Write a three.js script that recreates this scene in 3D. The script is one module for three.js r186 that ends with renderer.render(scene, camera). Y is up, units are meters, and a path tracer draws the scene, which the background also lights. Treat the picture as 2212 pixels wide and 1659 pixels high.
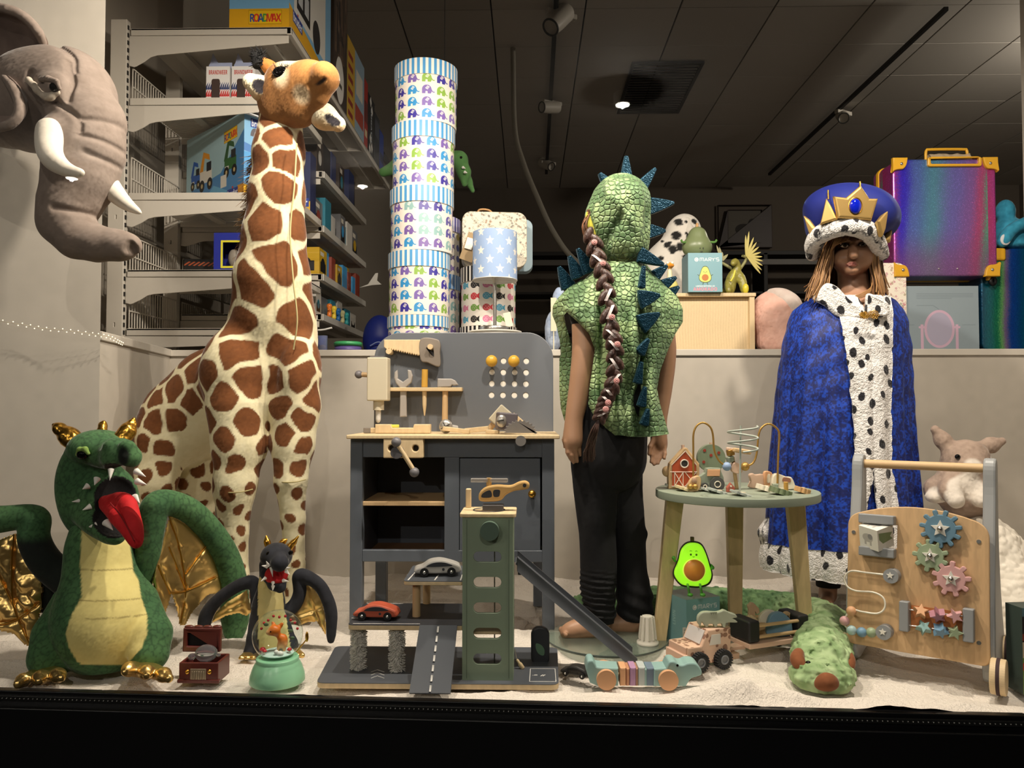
import * as THREE from 'three';
import { RoundedBoxGeometry } from 'three/addons/geometries/RoundedBoxGeometry.js';
import { mergeGeometries } from 'three/addons/utils/BufferGeometryUtils.js';

// ---------- camera, light, exposure ----------
const scene = new THREE.Scene();
scene.background = new THREE.Color(0x010101);
const FOC = 1661, CX = 1106, CY = 829.5, EYE = 0.62;
const camera = new THREE.PerspectiveCamera(2 * Math.atan(CY / FOC) * 180 / Math.PI, 4 / 3, 0.05, 60);
camera.position.set(0, EYE, 0);
camera.rotation.set(1.74 * Math.PI / 180, 1.17 * Math.PI / 180, 0, 'YXZ');
camera.updateMatrixWorld(true);
const renderer = new THREE.WebGLRenderer();
renderer.toneMapping = THREE.LinearToneMapping;
renderer.toneMappingExposure = 0.78;
renderer.shadowMap.enabled = true;
// warm spotlights along the top of the window, just inside the glass: [x, y, z, target x, target y, target z, candela]
const SPOTS = [
[-0.42, 1.93, -1.69, -0.95, 0.45, -2.4, 7.0],
[0.2, 1.93, -1.66, -0.05, 0.35, -2.5, 7.2],
[1.0, 1.93, -1.63, 0.85, 0.35, -2.5, 7.6],
];
const WARM = new THREE.Color(1.0, 0.89, 0.745);
// downlights of the arcade behind the viewer; the glass mirrors them at these picture places: [px, py, candela]
const ARCADE = [[1345, 226, 12], [783, 402, 15], [155, 385, 15]];

// ---------- helpers ----------
const V = (x, y, z) => new THREE.Vector3(x, y, z);
const P = (px, py, d) => {            // a point of the photograph at depth d metres
const v = V((px - CX) / FOC, (CY - py) / FOC, -1).applyEuler(camera.rotation);
return v.multiplyScalar(-d / v.z).add(V(0, EYE, 0));
};
const U = (px, d) => px * d / FOC;    // pixels at depth d in metres
const floorD = (py) => { const v = V(0, (CY - py) / FOC, -1).applyEuler(camera.rotation); return EYE * v.z / v.y; };
let seed = 7;
const rnd = () => { seed |= 0; seed = seed + 0x6D2B79F5 | 0; let t = Math.imul(seed ^ seed >>> 15, 1 | seed); t = t + Math.imul(t ^ t >>> 7, 61 | t) ^ t; return ((t ^ t >>> 14) >>> 0) / 4294967296; };
const rr = (a, b) => a + (b - a) * rnd();
const clamp = (x, a, b) => x < a ? a : x > b ? b : x;
const sstep = (a, b, x) => { const t = clamp((x - a) / (b - a), 0, 1); return t * t * (3 - 2 * t); };
const C = (hex) => { const c = new THREE.Color(hex); return [c.r, c.g, c.b]; };
const mix = (a, b, t) => [a[0] + (b[0] - a[0]) * t, a[1] + (b[1] - a[1]) * t, a[2] + (b[2] - a[2]) * t];
const h3 = (i, j, k) => { let h = Math.imul(i, 374761393) ^ Math.imul(j, 668265263) ^ Math.imul(k, 2147483647 ^ 0x5bd1e995); h = Math.imul(h ^ h >>> 13, 1274126177); return ((h ^ h >>> 16) >>> 0) / 4294967296; };
function noise(x, y, z = 0) {
const i = Math.floor(x), j = Math.floor(y), k = Math.floor(z), u = x - i, v = y - j, w = z - k;
const a = u * u * (3 - 2 * u), b = v * v * (3 - 2 * v), c = w * w * (3 - 2 * w);
const l = (p, q, t) => p + (q - p) * t;
return l(l(l(h3(i, j, k), h3(i + 1, j, k), a), l(h3(i, j + 1, k), h3(i + 1, j + 1, k), a), b), l(l(h3(i, j, k + 1), h3(i + 1, j, k + 1), a), l(h3(i, j + 1, k + 1), h3(i + 1, j + 1, k + 1), a), b), c);
}
const fbm = (x, y, z = 0) => 0.5 * noise(x, y, z) + 0.27 * noise(x * 2.1, y * 2.1, z * 2.1) + 0.15 * noise(x * 4.3, y * 4.3, z * 4.3) + 0.08 * noise(x * 9, y * 9, z * 9);
function worley(x, y, z, out) {       // two nearest feature distances
const i = Math.floor(x), j = Math.floor(y), k = Math.floor(z); let f1 = 9, f2 = 9;
for (let a = -1; a < 2; a++) for (let b = -1; b < 2; b++) for (let c = -1; c < 2; c++) {
const X = i + a, Y = j + b, Z = k + c;
const dx = X + h3(X, Y, Z) - x, dy = Y + h3(X + 71, Y, Z) - y, dz = Z + h3(X, Y + 53, Z) - z, d = dx * dx + dy * dy + dz * dz;
if (d < f1) { f2 = f1; f1 = d; } else if (d < f2) f2 = d;
}
out[0] = Math.sqrt(f1); out[1] = Math.sqrt(f2);
}
// materials
const mcache = new Map();
function M(color, roughness = 0.6, extra = {}) {
const key = Object.keys(extra).length ? null : color + '|' + roughness;
if (key && mcache.has(key)) return mcache.get(key);
const phys = ['sheen', 'clearcoat', 'transmission', 'ior'].some((k) => k in extra);
const m = new (phys ? THREE.MeshPhysicalMaterial : THREE.MeshStandardMaterial)({ color, roughness, ...extra });
if (key) mcache.set(key, m);
return m;
}
const plushMat = (rough = 0.95, sheen = 0.5, sc = 0xffffff) => new THREE.MeshPhysicalMaterial({ vertexColors: true, roughness: rough, sheen, sheenColor: new THREE.Color(sc), sheenRoughness: 0.5 });
function canvasTex(w, h, draw, rep) {
const c = document.createElement('canvas'); c.width = w; c.height = h; draw(c.getContext('2d'), w, h);
const t = new THREE.CanvasTexture(c); t.colorSpace = THREE.SRGBColorSpace; t.magFilter = THREE.LinearFilter;
t.wrapS = t.wrapT = THREE.RepeatWrapping; if (rep) t.repeat.set(rep[0], rep[1]);
return t;
}
function dataTex(n, fn, srgb = true) { // fn(u,v) -> [r,g,b] 0..1
const a = new Uint8Array(n * n * 4);
for (let j = 0; j < n; j++) for (let i = 0; i < n; i++) { const c = fn(i / n, j / n), o = 4 * (j * n + i); a[o] = clamp(c[0], 0, 1) * 255; a[o + 1] = clamp(c[1], 0, 1) * 255; a[o + 2] = clamp(c[2], 0, 1) * 255; a[o + 3] = 255; }
const t = new THREE.DataTexture(a, n, n); if (srgb) t.colorSpace = THREE.SRGBColorSpace;
t.wrapS = t.wrapT = THREE.RepeatWrapping; t.magFilter = THREE.LinearFilter; t.minFilter = THREE.LinearMipmapLinearFilter; t.generateMipmaps = true; t.needsUpdate = true;
return t;
}
const tileNoise = (u, v, n, s = 0) => { // seamless value noise with n cells per tile
const x = u * n, y = v * n, i = Math.floor(x), j = Math.floor(y), a0 = x - i, b0 = y - j, a = a0 * a0 * (3 - 2 * a0), b = b0 * b0 * (3 - 2 * b0), w = (q) => ((q % n) + n) % n;
const g = (p, q) => h3(w(p), w(q), s); return (g(i, j) * (1 - a) + g(i + 1, j) * a) * (1 - b) + (g(i, j + 1) * (1 - a) + g(i + 1, j + 1) * a) * b;
};
// geometry
const G = (g) => { if (g.index) g = g.toNonIndexed(); for (const k of Object.keys(g.attributes)) if (!['position', 'normal', 'uv'].includes(k)) g.deleteAttribute(k); if (!g.attributes.uv) g.setAttribute('uv', new THREE.BufferAttribute(new Float32Array(g.attributes.position.count * 2), 2)); return g; };
const merge = (list) => { const a = list.flat(Infinity).filter(Boolean).map(G); return a.length === 1 ? a[0] : mergeGeometries(a); };
const mv = (g, x = 0, y = 0, z = 0) => { g.translate(x, y, z); return g; };
const rot = (g, x = 0, y = 0, z = 0) => { g.applyMatrix4(new THREE.Matrix4().makeRotationFromEuler(new THREE.Euler(x, y, z))); return g; };
const box = (w, h, d, r = 0.002) => r > 0 ? new RoundedBoxGeometry(w, h, d, 2, Math.min(r, w / 2.01, h / 2.01, d / 2.01)) : new THREE.BoxGeometry(w, h, d);
const cyl = (r1, r2, h, n = 32, open = false) => new THREE.CylinderGeometry(r1, r2, h, n, 1, open);
const sph = (r, n = 24) => new THREE.SphereGeometry(r, n, Math.max(8, n * 0.66 | 0));
const ell = (x, y, z, n = 24) => { const g = sph(1, n); g.scale(x, y, z); return g; };
const lathe = (pts, n = 48) => new THREE.LatheGeometry(pts.map(([x, y]) => new THREE.Vector2(x, y)), n);
const tube = (pts, r, seg = 0, closed = false, rs = 10) => {
const c = pts.length === 2 ? new THREE.LineCurve3(pts[0], pts[1]) : new THREE.CatmullRomCurve3(pts, closed, 'catmullrom', 0.5);
return new THREE.TubeGeometry(c, seg || Math.max(2, pts.length * 8), r, rs, closed);
};
const between = (a, b, r1, r2, n = 16) => { // cylinder from a to b
const d = b.clone().sub(a), g = cyl(r2, r1, d.length(), n);
g.applyQuaternion(new THREE.Quaternion().setFromUnitVectors(V(0, 1, 0), d.clone().normalize())); g.translate((a.x + b.x) / 2, (a.y + b.y) / 2, (a.z + b.z) / 2); return g;
};
const cone = (a, b, r, n = 16) => between(a, b, r, r * 0.06, n);
const shp = (pts) => { const s = new THREE.Shape(); pts.forEach((p, i) => i ? s.lineTo(p[0], p[1]) : s.moveTo(p[0], p[1])); s.closePath(); return s; };
const smooth = (pts, closed = true, n = 6) => new THREE.CatmullRomCurve3(pts.map((p) => V(p[0], p[1], 0)), closed, 'catmullrom', 0.5).getPoints(pts.length * n).slice(0, closed ? -1 : undefined).map((p) => [p.x, p.y]);
const ext = (s, depth, bev = 0.002, seg = 2, cs = 12) => { // extrude along z, centred
const g = new THREE.ExtrudeGeometry(s, { depth: Math.max(depth - 2 * bev, 1e-4), bevelEnabled: bev > 0, bevelThickness: bev, bevelSize: bev, bevelOffset: -bev, bevelSegments: seg, curveSegments: cs });
g.translate(0, 0, -depth / 2 + bev); return g;
};
const rrect = (w, h, r, x = 0, y = 0) => { const s = new THREE.Shape(), a = x - w / 2, b = y - h / 2; r = Math.min(r, w / 2, h / 2); s.moveTo(a + r, b); s.lineTo(a + w - r, b); s.absarc(a + w - r, b + r, r, -Math.PI / 2, 0); s.lineTo(a + w, b + h - r); s.absarc(a + w - r, b + h - r, r, 0, Math.PI / 2); s.lineTo(a + r, b + h); s.absarc(a + r, b + h - r, r, Math.PI / 2, Math.PI); s.lineTo(a, b + r); s.absarc(a + r, b + r, r, Math.PI, 1.5 * Math.PI); return s; };
const holeRect = (w, h, r, x, y) => { const p = new THREE.Path(); p.setFromPoints(rrect(w, h, r, x, y).getPoints(6)); return p; };
const holeCirc = (r, x, y) => { const p = new THREE.Path(); p.absarc(x, y, r, 0, Math.PI * 2); return p; };
const starShape = (R, r, n = 5, a0 = Math.PI / 2) => shp(Array.from({ length: 2 * n }, (_, i) => { const a = a0 + i * Math.PI / n, q = i % 2 ? r : R; return [q * Math.cos(a), q * Math.sin(a)]; }));
function boxUV(g, s = 1) {            // uv in metres by dominant face direction
g = G(g); const p = g.attributes.position, n = g.attributes.normal, uv = new Float32Array(p.count * 2);
for (let i = 0; i < p.count; i++) { const a = Math.abs(n.getX(i)), b = Math.abs(n.getY(i)), c = Math.abs(n.getZ(i)); const [u, v] = b >= a && b >= c ? [p.getX(i), p.getZ(i)] : a >= c ? [p.getZ(i), p.getY(i)] : [p.getX(i), p.getY(i)]; uv[2 * i] = u * s; uv[2 * i + 1] = v * s; }
g.setAttribute('uv', new THREE.BufferAttribute(uv, 2)); return g;
}
// a parametric sheet; f(u,v) -> Vector3; thickness makes it a closed shell
function sheet(f, nu, nv, th = 0, uvs = [1, 1]) {
const pos = [], uv = [], idx = [];
for (let j = 0; j <= nv; j++) for (let i = 0; i <= nu; i++) { const p = f(i / nu, j / nv); pos.push(p.x, p.y, p.z); uv.push(i / nu * uvs[0], j / nv * uvs[1]); }
const q = (i, j) => j * (nu + 1) + i;
for (let j = 0; j < nv; j++) for (let i = 0; i < nu; i++) idx.push(q(i, j), q(i + 1, j), q(i + 1, j + 1), q(i, j), q(i + 1, j + 1), q(i, j + 1));
const g = new THREE.BufferGeometry(); g.setAttribute('position', new THREE.Float32BufferAttribute(pos, 3)); g.setAttribute('uv', new THREE.Float32BufferAttribute(uv, 2)); g.setIndex(idx); g.computeVertexNormals();
if (!th) return g;
const n = g.attributes.normal, N = (nu + 1) * (nv + 1), p2 = pos.slice(), uv2 = uv.concat(uv), id2 = idx.slice();
for (let i = 0; i < N; i++) p2.push(pos[3 * i] - n.getX(i) * th, pos[3 * i + 1] - n.getY(i) * th, pos[3 * i + 2] - n.getZ(i) * th);
for (let t = 0; t < idx.length; t += 3) id2.push(idx[t] + N, idx[t + 2] + N, idx[t + 1] + N);
const rim = (a, b) => id2.push(a, a + N, b + N, a, b + N, b);
for (let i = 0; i < nu; i++) { rim(q(i + 1, 0), q(i, 0)); rim(q(i, nv), q(i + 1, nv)); }
for (let j = 0; j < nv; j++) { rim(q(0, j), q(0, j + 1)); rim(q(nu, j + 1), q(nu, j)); }
const s = new THREE.BufferGeometry(); s.setAttribute('position', new THREE.Float32BufferAttribute(p2, 3)); s.setAttribute('uv', new THREE.Float32BufferAttribute(uv2, 2)); s.setIndex(id2); s.computeVertexNormals(); return s;
}
function paint(g, f) { const p = g.attributes.position, n = g.attributes.normal, c = new Float32Array(p.count * 3); for (let i = 0; i < p.count; i++) { const k = f(p.getX(i), p.getY(i), p.getZ(i), n.getX(i), n.getY(i), n.getZ(i), i); c[3 * i] = k[0]; c[3 * i + 1] = k[1]; c[3 * i + 2] = k[2]; } g.setAttribute('color', new THREE.BufferAttribute(c, 3)); return g; }

// ---------- soft bodies: smooth unions of tapered capsules and ellipsoids, meshed with surface nets ----------
class Soft {
constructor(k = 0.02) { this.k = k; this.p = []; this.n = []; this.min = V(9, 9, 9); this.max = V(-9, -9, -9); this.post = null; }
_b(c, r) { this.min.min(V(c.x - r, c.y - r, c.z - r)); this.max.max(V(c.x + r, c.y + r, c.z + r)); }
cap(a, b, ra, rb, k = this.k, tag = 0) {
this._b(a, ra); this._b(b, rb);
const ax = a.x, ay = a.y, az = a.z, bx = b.x - ax, by = b.y - ay, bz = b.z - az, q = bx * bx + by * by + bz * bz || 1e-9, dr = rb - ra;
const f = (x, y, z) => { const X = x - ax, Y = y - ay, Z = z - az; let h = (X * bx + Y * by + Z * bz) / q; h = h < 0 ? 0 : h > 1 ? 1 : h; const u = X - bx * h, v = Y - by * h, w = Z - bz * h; return Math.sqrt(u * u + v * v + w * w) - ra - dr * h; };
f.k = k; f.tag = tag; this.p.push(f); return this;
}
ball(c, r, k, tag) { return this.cap(c, c, r, r, k, tag); }
_ell(c, r, e) {
const m = new THREE.Matrix3().setFromMatrix4(new THREE.Matrix4().makeRotationFromEuler(new THREE.Euler(...(e || [0, 0, 0])))).transpose().elements, [rx, ry, rz] = r;
return (x, y, z) => { x -= c.x; y -= c.y; z -= c.z; const X = (m[0] * x + m[3] * y + m[6] * z) / rx, Y = (m[1] * x + m[4] * y + m[7] * z) / ry, Z = (m[2] * x + m[5] * y + m[8] * z) / rz; const k0 = Math.sqrt(X * X + Y * Y + Z * Z), k1 = Math.sqrt(X * X / rx / rx + Y * Y / ry / ry + Z * Z / rz / rz); return k1 < 1e-9 ? -Math.min(rx, ry, rz) : k0 * (k0 - 1) / k1; };
}
ell(c, r, e, k = this.k, tag = 0) { this._b(c, Math.max(...r)); const f = this._ell(c, r, e); f.k = k; f.tag = tag; this.p.push(f); return this; }
cut(c, r, e, k = 0.005) { const f = this._ell(c, r, e); f.k = k; this.n.push(f); return this; }
// pixel versions: [px, py, depth, radius px]
chain(list, k = this.k, tag = 0) { for (let i = 0; i + 1 < list.length; i++) { const a = list[i], b = list[i + 1]; this.cap(P(a[0], a[1], a[2]), P(b[0], b[1], b[2]), U(a[3], a[2]), U(b[3], b[2]), k, tag); } return this; }
curve(list, k = this.k, tag = 0, n = 5) { // smooth chain through the same kind of list
const c = new THREE.CatmullRomCurve3(list.map((p) => V(p[0], p[1], 0)), false, 'catmullrom', 0.5), m = (list.length - 1) * n, out = [];
for (let i = 0; i <= m; i++) { const u = i / n, a = Math.min(Math.floor(u), list.length - 2), t = u - a, q = c.getPoint(i / m), A = list[a], B = list[a + 1]; out.push([q.x, q.y, A[2] + (B[2] - A[2]) * t, A[3] + (B[3] - A[3]) * t]); }
return this.chain(out, k, tag);
}
onFloor(y0 = 0.002) { const q = this.post; this.post = (d, x, y, z) => Math.max(q ? q(d, x, y, z) : d, y0 - y); return this; }
eval(x, y, z, ps = this.p, ns = this.n) {
let d = 9;
for (let i = 0; i < ps.length; i++) { const f = ps[i], v = f(x, y, z), k = f.k; if (v >= d + k) continue; if (v <= d - k) { d = v; continue; } const h = (k - Math.abs(d - v)) / k; d = Math.min(d, v) - h * h * k * 0.25; }
for (let i = 0; i < ns.length; i++) { const f = ns[i], v = -f(x, y, z), k = f.k; const h = Math.max(k - Math.abs(d - v), 0) / k; d = Math.max(d, v) + h * h * k * 0.25; }
return this.post ? this.post(d, x, y, z) : d;
}
tagAt(x, y, z) { let b = 9, t = 0; for (const f of this.p) { const v = f(x, y, z); if (v < b) { b = v; t = f.tag; } } return t; }
mesh(h, color, fuzz = 0) {
const pad = 3 * h + 0.004, o = this.min.clone().addScalar(-pad), s = this.max.clone().addScalar(pad).sub(o), B = 8;
const nb = [s.x, s.y, s.z].map((v) => Math.ceil(v / h / B)), nx = nb[0] * B + 1, ny = nb[1] * B + 1, nz = nb[2] * B + 1, sx = 1, sy = nx, sz = nx * ny;
const F = new Float32Array(nx * ny * nz).fill(1), R = B * h * 0.87, kk = Math.max(...this.p.map((f) => f.k)), lists = new Map();
for (let bz = 0; bz < nb[2]; bz++) for (let by = 0; by < nb[1]; by++) for (let bx = 0; bx < nb[0]; bx++) {
const x = o.x + (bx + 0.5) * B * h, y = o.y + (by + 0.5) * B * h, z = o.z + (bz + 0.5) * B * h;
const ds = this.p.map((f) => f(x, y, z)), dm = Math.min(...ds), d = this.eval(x, y, z), slack = R * 1.6 + kk * 0.6 + (this.pad || 0);
if (Math.abs(d) > slack && dm > -slack * 4 && d > 0) continue;
if (d < -slack) { for (let k = 0; k <= B; k++) for (let j = 0; j <= B; j++) for (let i = 0; i <= B; i++) { const q = (bx * B + i) + (by * B + j) * sy + (bz * B + k) * sz; if (F[q] === 1) F[q] = -1; } continue; }
const ps = this.p.filter((f, i) => ds[i] < dm + 2.6 * R + kk), ns = this.n;
for (let k = 0; k <= B; k++) for (let j = 0; j <= B; j++) for (let i = 0; i <= B; i++) { const q = (bx * B + i) + (by * B + j) * sy + (bz * B + k) * sz; if (Math.abs(F[q]) < 1) continue; F[q] = clamp(this.eval(o.x + (bx * B + i) * h, o.y + (by * B + j) * h, o.z + (bz * B + k) * h, ps, ns), -0.999, 0.999); }
lists.set(bx + nb[0] * (by + nb[1] * bz), ps);
}
const id = new Int32Array(nx * ny * nz).fill(-1), pos = [], nor = [], col = [], idx = [];
const near = (x, y, z) => lists.get(((x - o.x) / h / B | 0) + nb[0] * (((y - o.y) / h / B | 0) + nb[1] * ((z - o.z) / h / B | 0))) || this.p;
for (let k = 0; k < nz - 1; k++) for (let j = 0; j < ny - 1; j++) for (let i = 0; i < nx - 1; i++) {
const q = i + j * sy + k * sz; let m = 0; const g = [];
for (let c = 0; c < 8; c++) { const v = F[q + (c & 1) + (c >> 1 & 1) * sy + (c >> 2) * sz]; g.push(v); if (v < 0) m |= 1 << c; }
if (m === 0 || m === 255) continue;
let X = 0, Y = 0, Z = 0, n = 0;
for (let a = 0; a < 8; a++) for (let e = 0; e < 3; e++) { const b = a | 1 << e; if (b === a) continue; if ((g[a] < 0) === (g[b] < 0)) continue; const t = g[a] / (g[a] - g[b]); X += (a & 1) + (e === 0 ? t : 0); Y += (a >> 1 & 1) + (e === 1 ? t : 0); Z += (a >> 2) + (e === 2 ? t : 0); n++; }
let x = o.x + (i + X / n) * h, y = o.y + (j + Y / n) * h, z = o.z + (k + Z / n) * h;
const ps = near(x, y, z), e = h * 0.5, E = (a, b, c) => this.eval(a, b, c, ps, this.n);
let a = E(x + e, y, z) - E(x - e, y, z), b = E(x, y + e, z) - E(x, y - e, z), c = E(x, y, z + e) - E(x, y, z - e); const L = Math.hypot(a, b, c) || 1; a /= L; b /= L; c /= L;
id[q] = pos.length / 3; pos.push(x, y, z);
const cc = color ? color(x, y, z, a, b, c) : [1, 1, 1]; col.push(cc[0], cc[1], cc[2]);
if (fuzz) { const s = 1 / h; a += fuzz * (noise(x * s, y * s, z * s) - 0.5); b += fuzz * (noise(x * s + 40, y * s, z * s) - 0.5); c += fuzz * (noise(x * s, y * s + 40, z * s) - 0.5); const l = Math.hypot(a, b, c); a /= l; b /= l; c /= l; }
nor.push(a, b, c);
}
const quad = (a, b, c, d, fl) => { if (a < 0 || b < 0 || c < 0 || d < 0) return; if (!fl) idx.push(a, c, b, a, d, c); else idx.push(a, b, c, a, c, d); };
for (let k = 1; k < nz - 1; k++) for (let j = 1; j < ny - 1; j++) for (let i = 1; i < nx - 1; i++) {
const q = i + j * sy + k * sz, s = F[q] < 0;
if (s !== F[q + 1] < 0) quad(id[q], id[q - sy], id[q - sy - sz], id[q - sz], s);
if (s !== F[q + sy] < 0) quad(id[q], id[q - sz], id[q - sz - 1], id[q - 1], s);
if (s !== F[q + sz] < 0) quad(id[q], id[q - 1], id[q - 1 - sy], id[q - sy], s);
}
const ge = new THREE.BufferGeometry(); ge.setAttribute('position', new THREE.Float32BufferAttribute(pos, 3)); ge.setAttribute('normal', new THREE.Float32BufferAttribute(nor, 3)); ge.setAttribute('color', new THREE.Float32BufferAttribute(col, 3)); ge.setIndex(idx);
return ge;
}
}
// ---------- scene bookkeeping ----------
const used = {};
const numbered = (n) => { if (!(n in used)) { used[n] = 0; return n; } return n + '_' + String(++used[n]).padStart(3, '0'); };
function put(o, parent) { o.castShadow = o.receiveShadow = true; parent.add(o); return o; }
function part(name, geo, mat, parent, label) { const siblings = parent.children.filter((c) => c.userData.base === name).length; const m = new THREE.Mesh(geo, mat); m.name = siblings ? name + '_' + String(siblings).padStart(3, '0') : name; m.userData.base = name; if (label) m.userData.label = label; return put(m, parent); }
function tag(o, label, category, group) { o.userData.label = label; o.userData.category = category; if (group) o.userData.group = group; return o; }
function thing(name, label, category, pos, turn = 0, group) { const g = new THREE.Group(); g.name = numbered(name); if (pos) g.position.copy(pos); g.rotation.y = turn; tag(g, label, category, group); scene.add(g); return g; }
function solo(name, geo, mat, label, category, group) { const m = new THREE.Mesh(geo, mat); m.name = numbered(name); tag(m, label, category, group); put(m, scene); return fin(m); }
function struct(name, geo, mat) { const m = geo ? new THREE.Mesh(geo, mat) : new THREE.Group(); m.name = name; m.userData.kind = 'structure'; return put(m, scene); }
function fin(t) {                     // move a thing built in world coordinates onto its base point
t.updateMatrixWorld(true); const b = new THREE.Box3().setFromObject(t), o = V((b.min.x + b.max.x) / 2, b.min.y, (b.min.z + b.max.z) / 2);
if (t.isMesh) { t.geometry.translate(-o.x, -o.y, -o.z); t.children.forEach((c) => c.position.sub(o)); t.position.copy(o); } else { t.children.forEach((c) => c.position.sub(o)); t.position.copy(o); }
return t;
}
function dup(src, label, pos, turn, group) { const r = src.clone(); r.name = numbered(src.name.replace(/_\d{3}$/, '')); r.userData = { ...src.userData, label }; if (group) r.userData.group = group; if (pos) r.position.copy(pos); if (turn !== undefined) r.rotation.y = turn; scene.add(r); return r; }
// shared surfaces
const woodTex = dataTex(256, (u, v) => { const g = tileNoise(u, v * 0.99, 3, 5) * 0.5; const s = 0.5 + 0.5 * Math.sin((u * 9 + tileNoise(u, v, 2, 3) * 0.55) * Math.PI * 2), f = tileNoise(u, v, 64, 1); const k = 0.93 + 0.05 * s * (0.5 + g) + 0.05 * f - 0.03; return [k, k * 0.985, k * 0.955]; });
woodTex.repeat.set(5, 1.2);
const WOOD = new THREE.MeshStandardMaterial({ color: C2('#d9b98d'), map: woodTex, roughness: 0.55 });
const PALEWOOD = new THREE.MeshStandardMaterial({ color: C2('#e6cfa8'), map: woodTex, roughness: 0.55 });
const PINE = new THREE.MeshStandardMaterial({ color: C2('#dcc496'), map: woodTex, roughness: 0.5 });
function C2(h) { return new THREE.Color(h); }
const GOLD = new THREE.MeshStandardMaterial({ color: C2('#d9a648'), metalness: 1, roughness: 0.28 });
const STEEL = new THREE.MeshStandardMaterial({ color: C2('#c9c7c2'), metalness: 1, roughness: 0.28 });
const BLACK = M(0x0b0b0d, 0.55), EYE_BLACK = M(0x060505, 0.08);
// ---------- the setting ----------
const WHITE_WALL = new THREE.MeshStandardMaterial({ color: C2('#bcb4a9'), roughness: 0.75, map: dataTex(256, (u, v) => { const k = 0.955 + 0.015 * tileNoise(u, v, 8, 2) + 0.03 * tileNoise(u, v, 40, 3); return [k, k, k * 0.99]; }) });
const SHELF_WHITE = M(0xc9c2b6, 0.45);
const D_WALL = 2.86, TOP = 0.835, GX0 = -1.9, GX1 = 1.9, GA = Math.atan2(0.1, 2.2); // the glass turns a little against the back wall
const glassZ = (x) => -1.64 + x * Math.tan(GA);
{
// display platform under the fur
const s = shp([[GX0, -glassZ(GX0)], [GX1, -glassZ(GX1)], [GX1, 2.9], [GX0, 2.9]]);
const g = new THREE.ExtrudeGeometry(s, { depth: 0.56, bevelEnabled: false }); g.rotateX(-Math.PI / 2); g.translate(0, -0.6, 0);
// ExtrudeGeometry: shape y becomes -z after the turn
struct('floor_display', g, M(0x8d8578, 0.8));
struct('floor_shop', mv(box(9, 0.1, 10, 0), 2.6, -0.68, -7.2), M(0x9c958c, 0.5));
// left wall of the display: tall panel, then the low partition
const lw = new THREE.ExtrudeGeometry(shp([[-1.95, 2.045], [-1.217, 2.16], [-1.262, 2.24], [-1.95, 2.13]]), { depth: 3.2, bevelEnabled: false }); lw.rotateX(-Math.PI / 2); lw.translate(0, -0.6, 0);
struct('wall_left', boxUV(lw), WHITE_WALL);
const pl = new THREE.ExtrudeGeometry(shp([[-1.219, 2.16], [-1.345, D_WALL], [-1.40, D_WALL + 0.04], [-1.262, 2.16]]), { depth: 0.6 + TOP - 0.022, bevelEnabled: false }); pl.rotateX(-Math.PI / 2); pl.translate(0, -0.6, 0);
struct('partition_left', boxUV(pl), WHITE_WALL);
const cl = new THREE.ExtrudeGeometry(shp([[-1.214, 2.162], [-1.338, D_WALL - 0.004], [-1.42, D_WALL + 0.04], [-1.28, 2.162]]), { depth: 0.022, bevelEnabled: true, bevelSize: 0.002, bevelThickness: 0.002, bevelSegments: 1 }); cl.rotateX(-Math.PI / 2); cl.translate(0, TOP - 0.022, 0);
struct('trim_1', cl, SHELF_WHITE);
struct('wall_partition', boxUV(mv(box(3.5, 0.6 + TOP - 0.024, 0.04, 0), 0.402, (TOP - 0.6 - 0.024) / 2, -D_WALL - 0.02)), WHITE_WALL);
struct('trim_2', mv(box(3.52, 0.024, 0.062, 0.003), 0.418, TOP - 0.012, -D_WALL - 0.021), SHELF_WHITE);
// counter behind the partition that carries the goods
struct('floor_counter', mv(box(2.9, 0.04, 1.3, 0), 0.56, TOP - 0.024, -D_WALL - 0.69), M(0x9b948a, 0.6));
struct('wall_right', mv(box(0.08, 3.2, 1.4, 0), GX1, 1.0, -2.2), WHITE_WALL);
// shop shell
const dark = M(0x5f564c, 0.9);
struct('wall_shop_left', mv(box(0.08, 4.4, 9, 0), -1.78, 1.5, -6.6), M(0xa39a8d, 0.9));
struct('wall_back', mv(box(9, 4.4, 0.1, 0), 2.6, 1.5, -10.35), dark);
struct('wall_shop_right', mv(box(0.1, 4.4, 10, 0), 6.6, 1.5, -6.2), dark);
struct('wall_front', merge([mv(box(9, 1.6, 0.1, 0), 2.6, 2.95, -1.62), mv(box(4.7, 2.9, 0.1, 0), 4.25, 0.7, -1.62)]), dark);
// ceiling with its tiles in a grid
const CY0 = EYE + 2.96, ce = struct('ceiling', mv(box(9, 0.08, 9.2, 0), 2.6, CY0 + 0.07, -6.1), M(0x3a3733, 0.9));
const tm = [M(0xb3ada4, 0.95), M(0xada79e, 0.95), M(0xb8b2a9, 0.95)], tw = 0.70, td = 0.6;
const tg = box(tw - 0.012, 0.02, td - 0.006, 0.002);
for (let j = 0; j < 15; j++) for (let i = 0; i < 12; i++) {
const x = -1.32 + i * tw, z = -(2.04 + td / 2 + j * td) ; if (x > 6.4) continue;
if (i === 3 && (j === 8 || j === 9) && false) continue;
const t = part('tile', tg, tm[(i * 7 + j * 3) % 3], ce); t.position.set(x, CY0 + 0.012 - ((i * 5 + j * 11) % 4) * 0.0002, z);
}
// window: glass, frame below, header above
const gl = mv(box(3.3, 2.75, 0.006, 0), 0, 0, 0); rot(gl, 0, -GA, 0); gl.translate(0.22, 1.33, glassZ(0.22));
struct('window_1', gl, new THREE.MeshPhysicalMaterial({ color: 0xffffff, transmission: 1, thickness: 0, roughness: 0.0, ior: 1.5 }));
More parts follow.
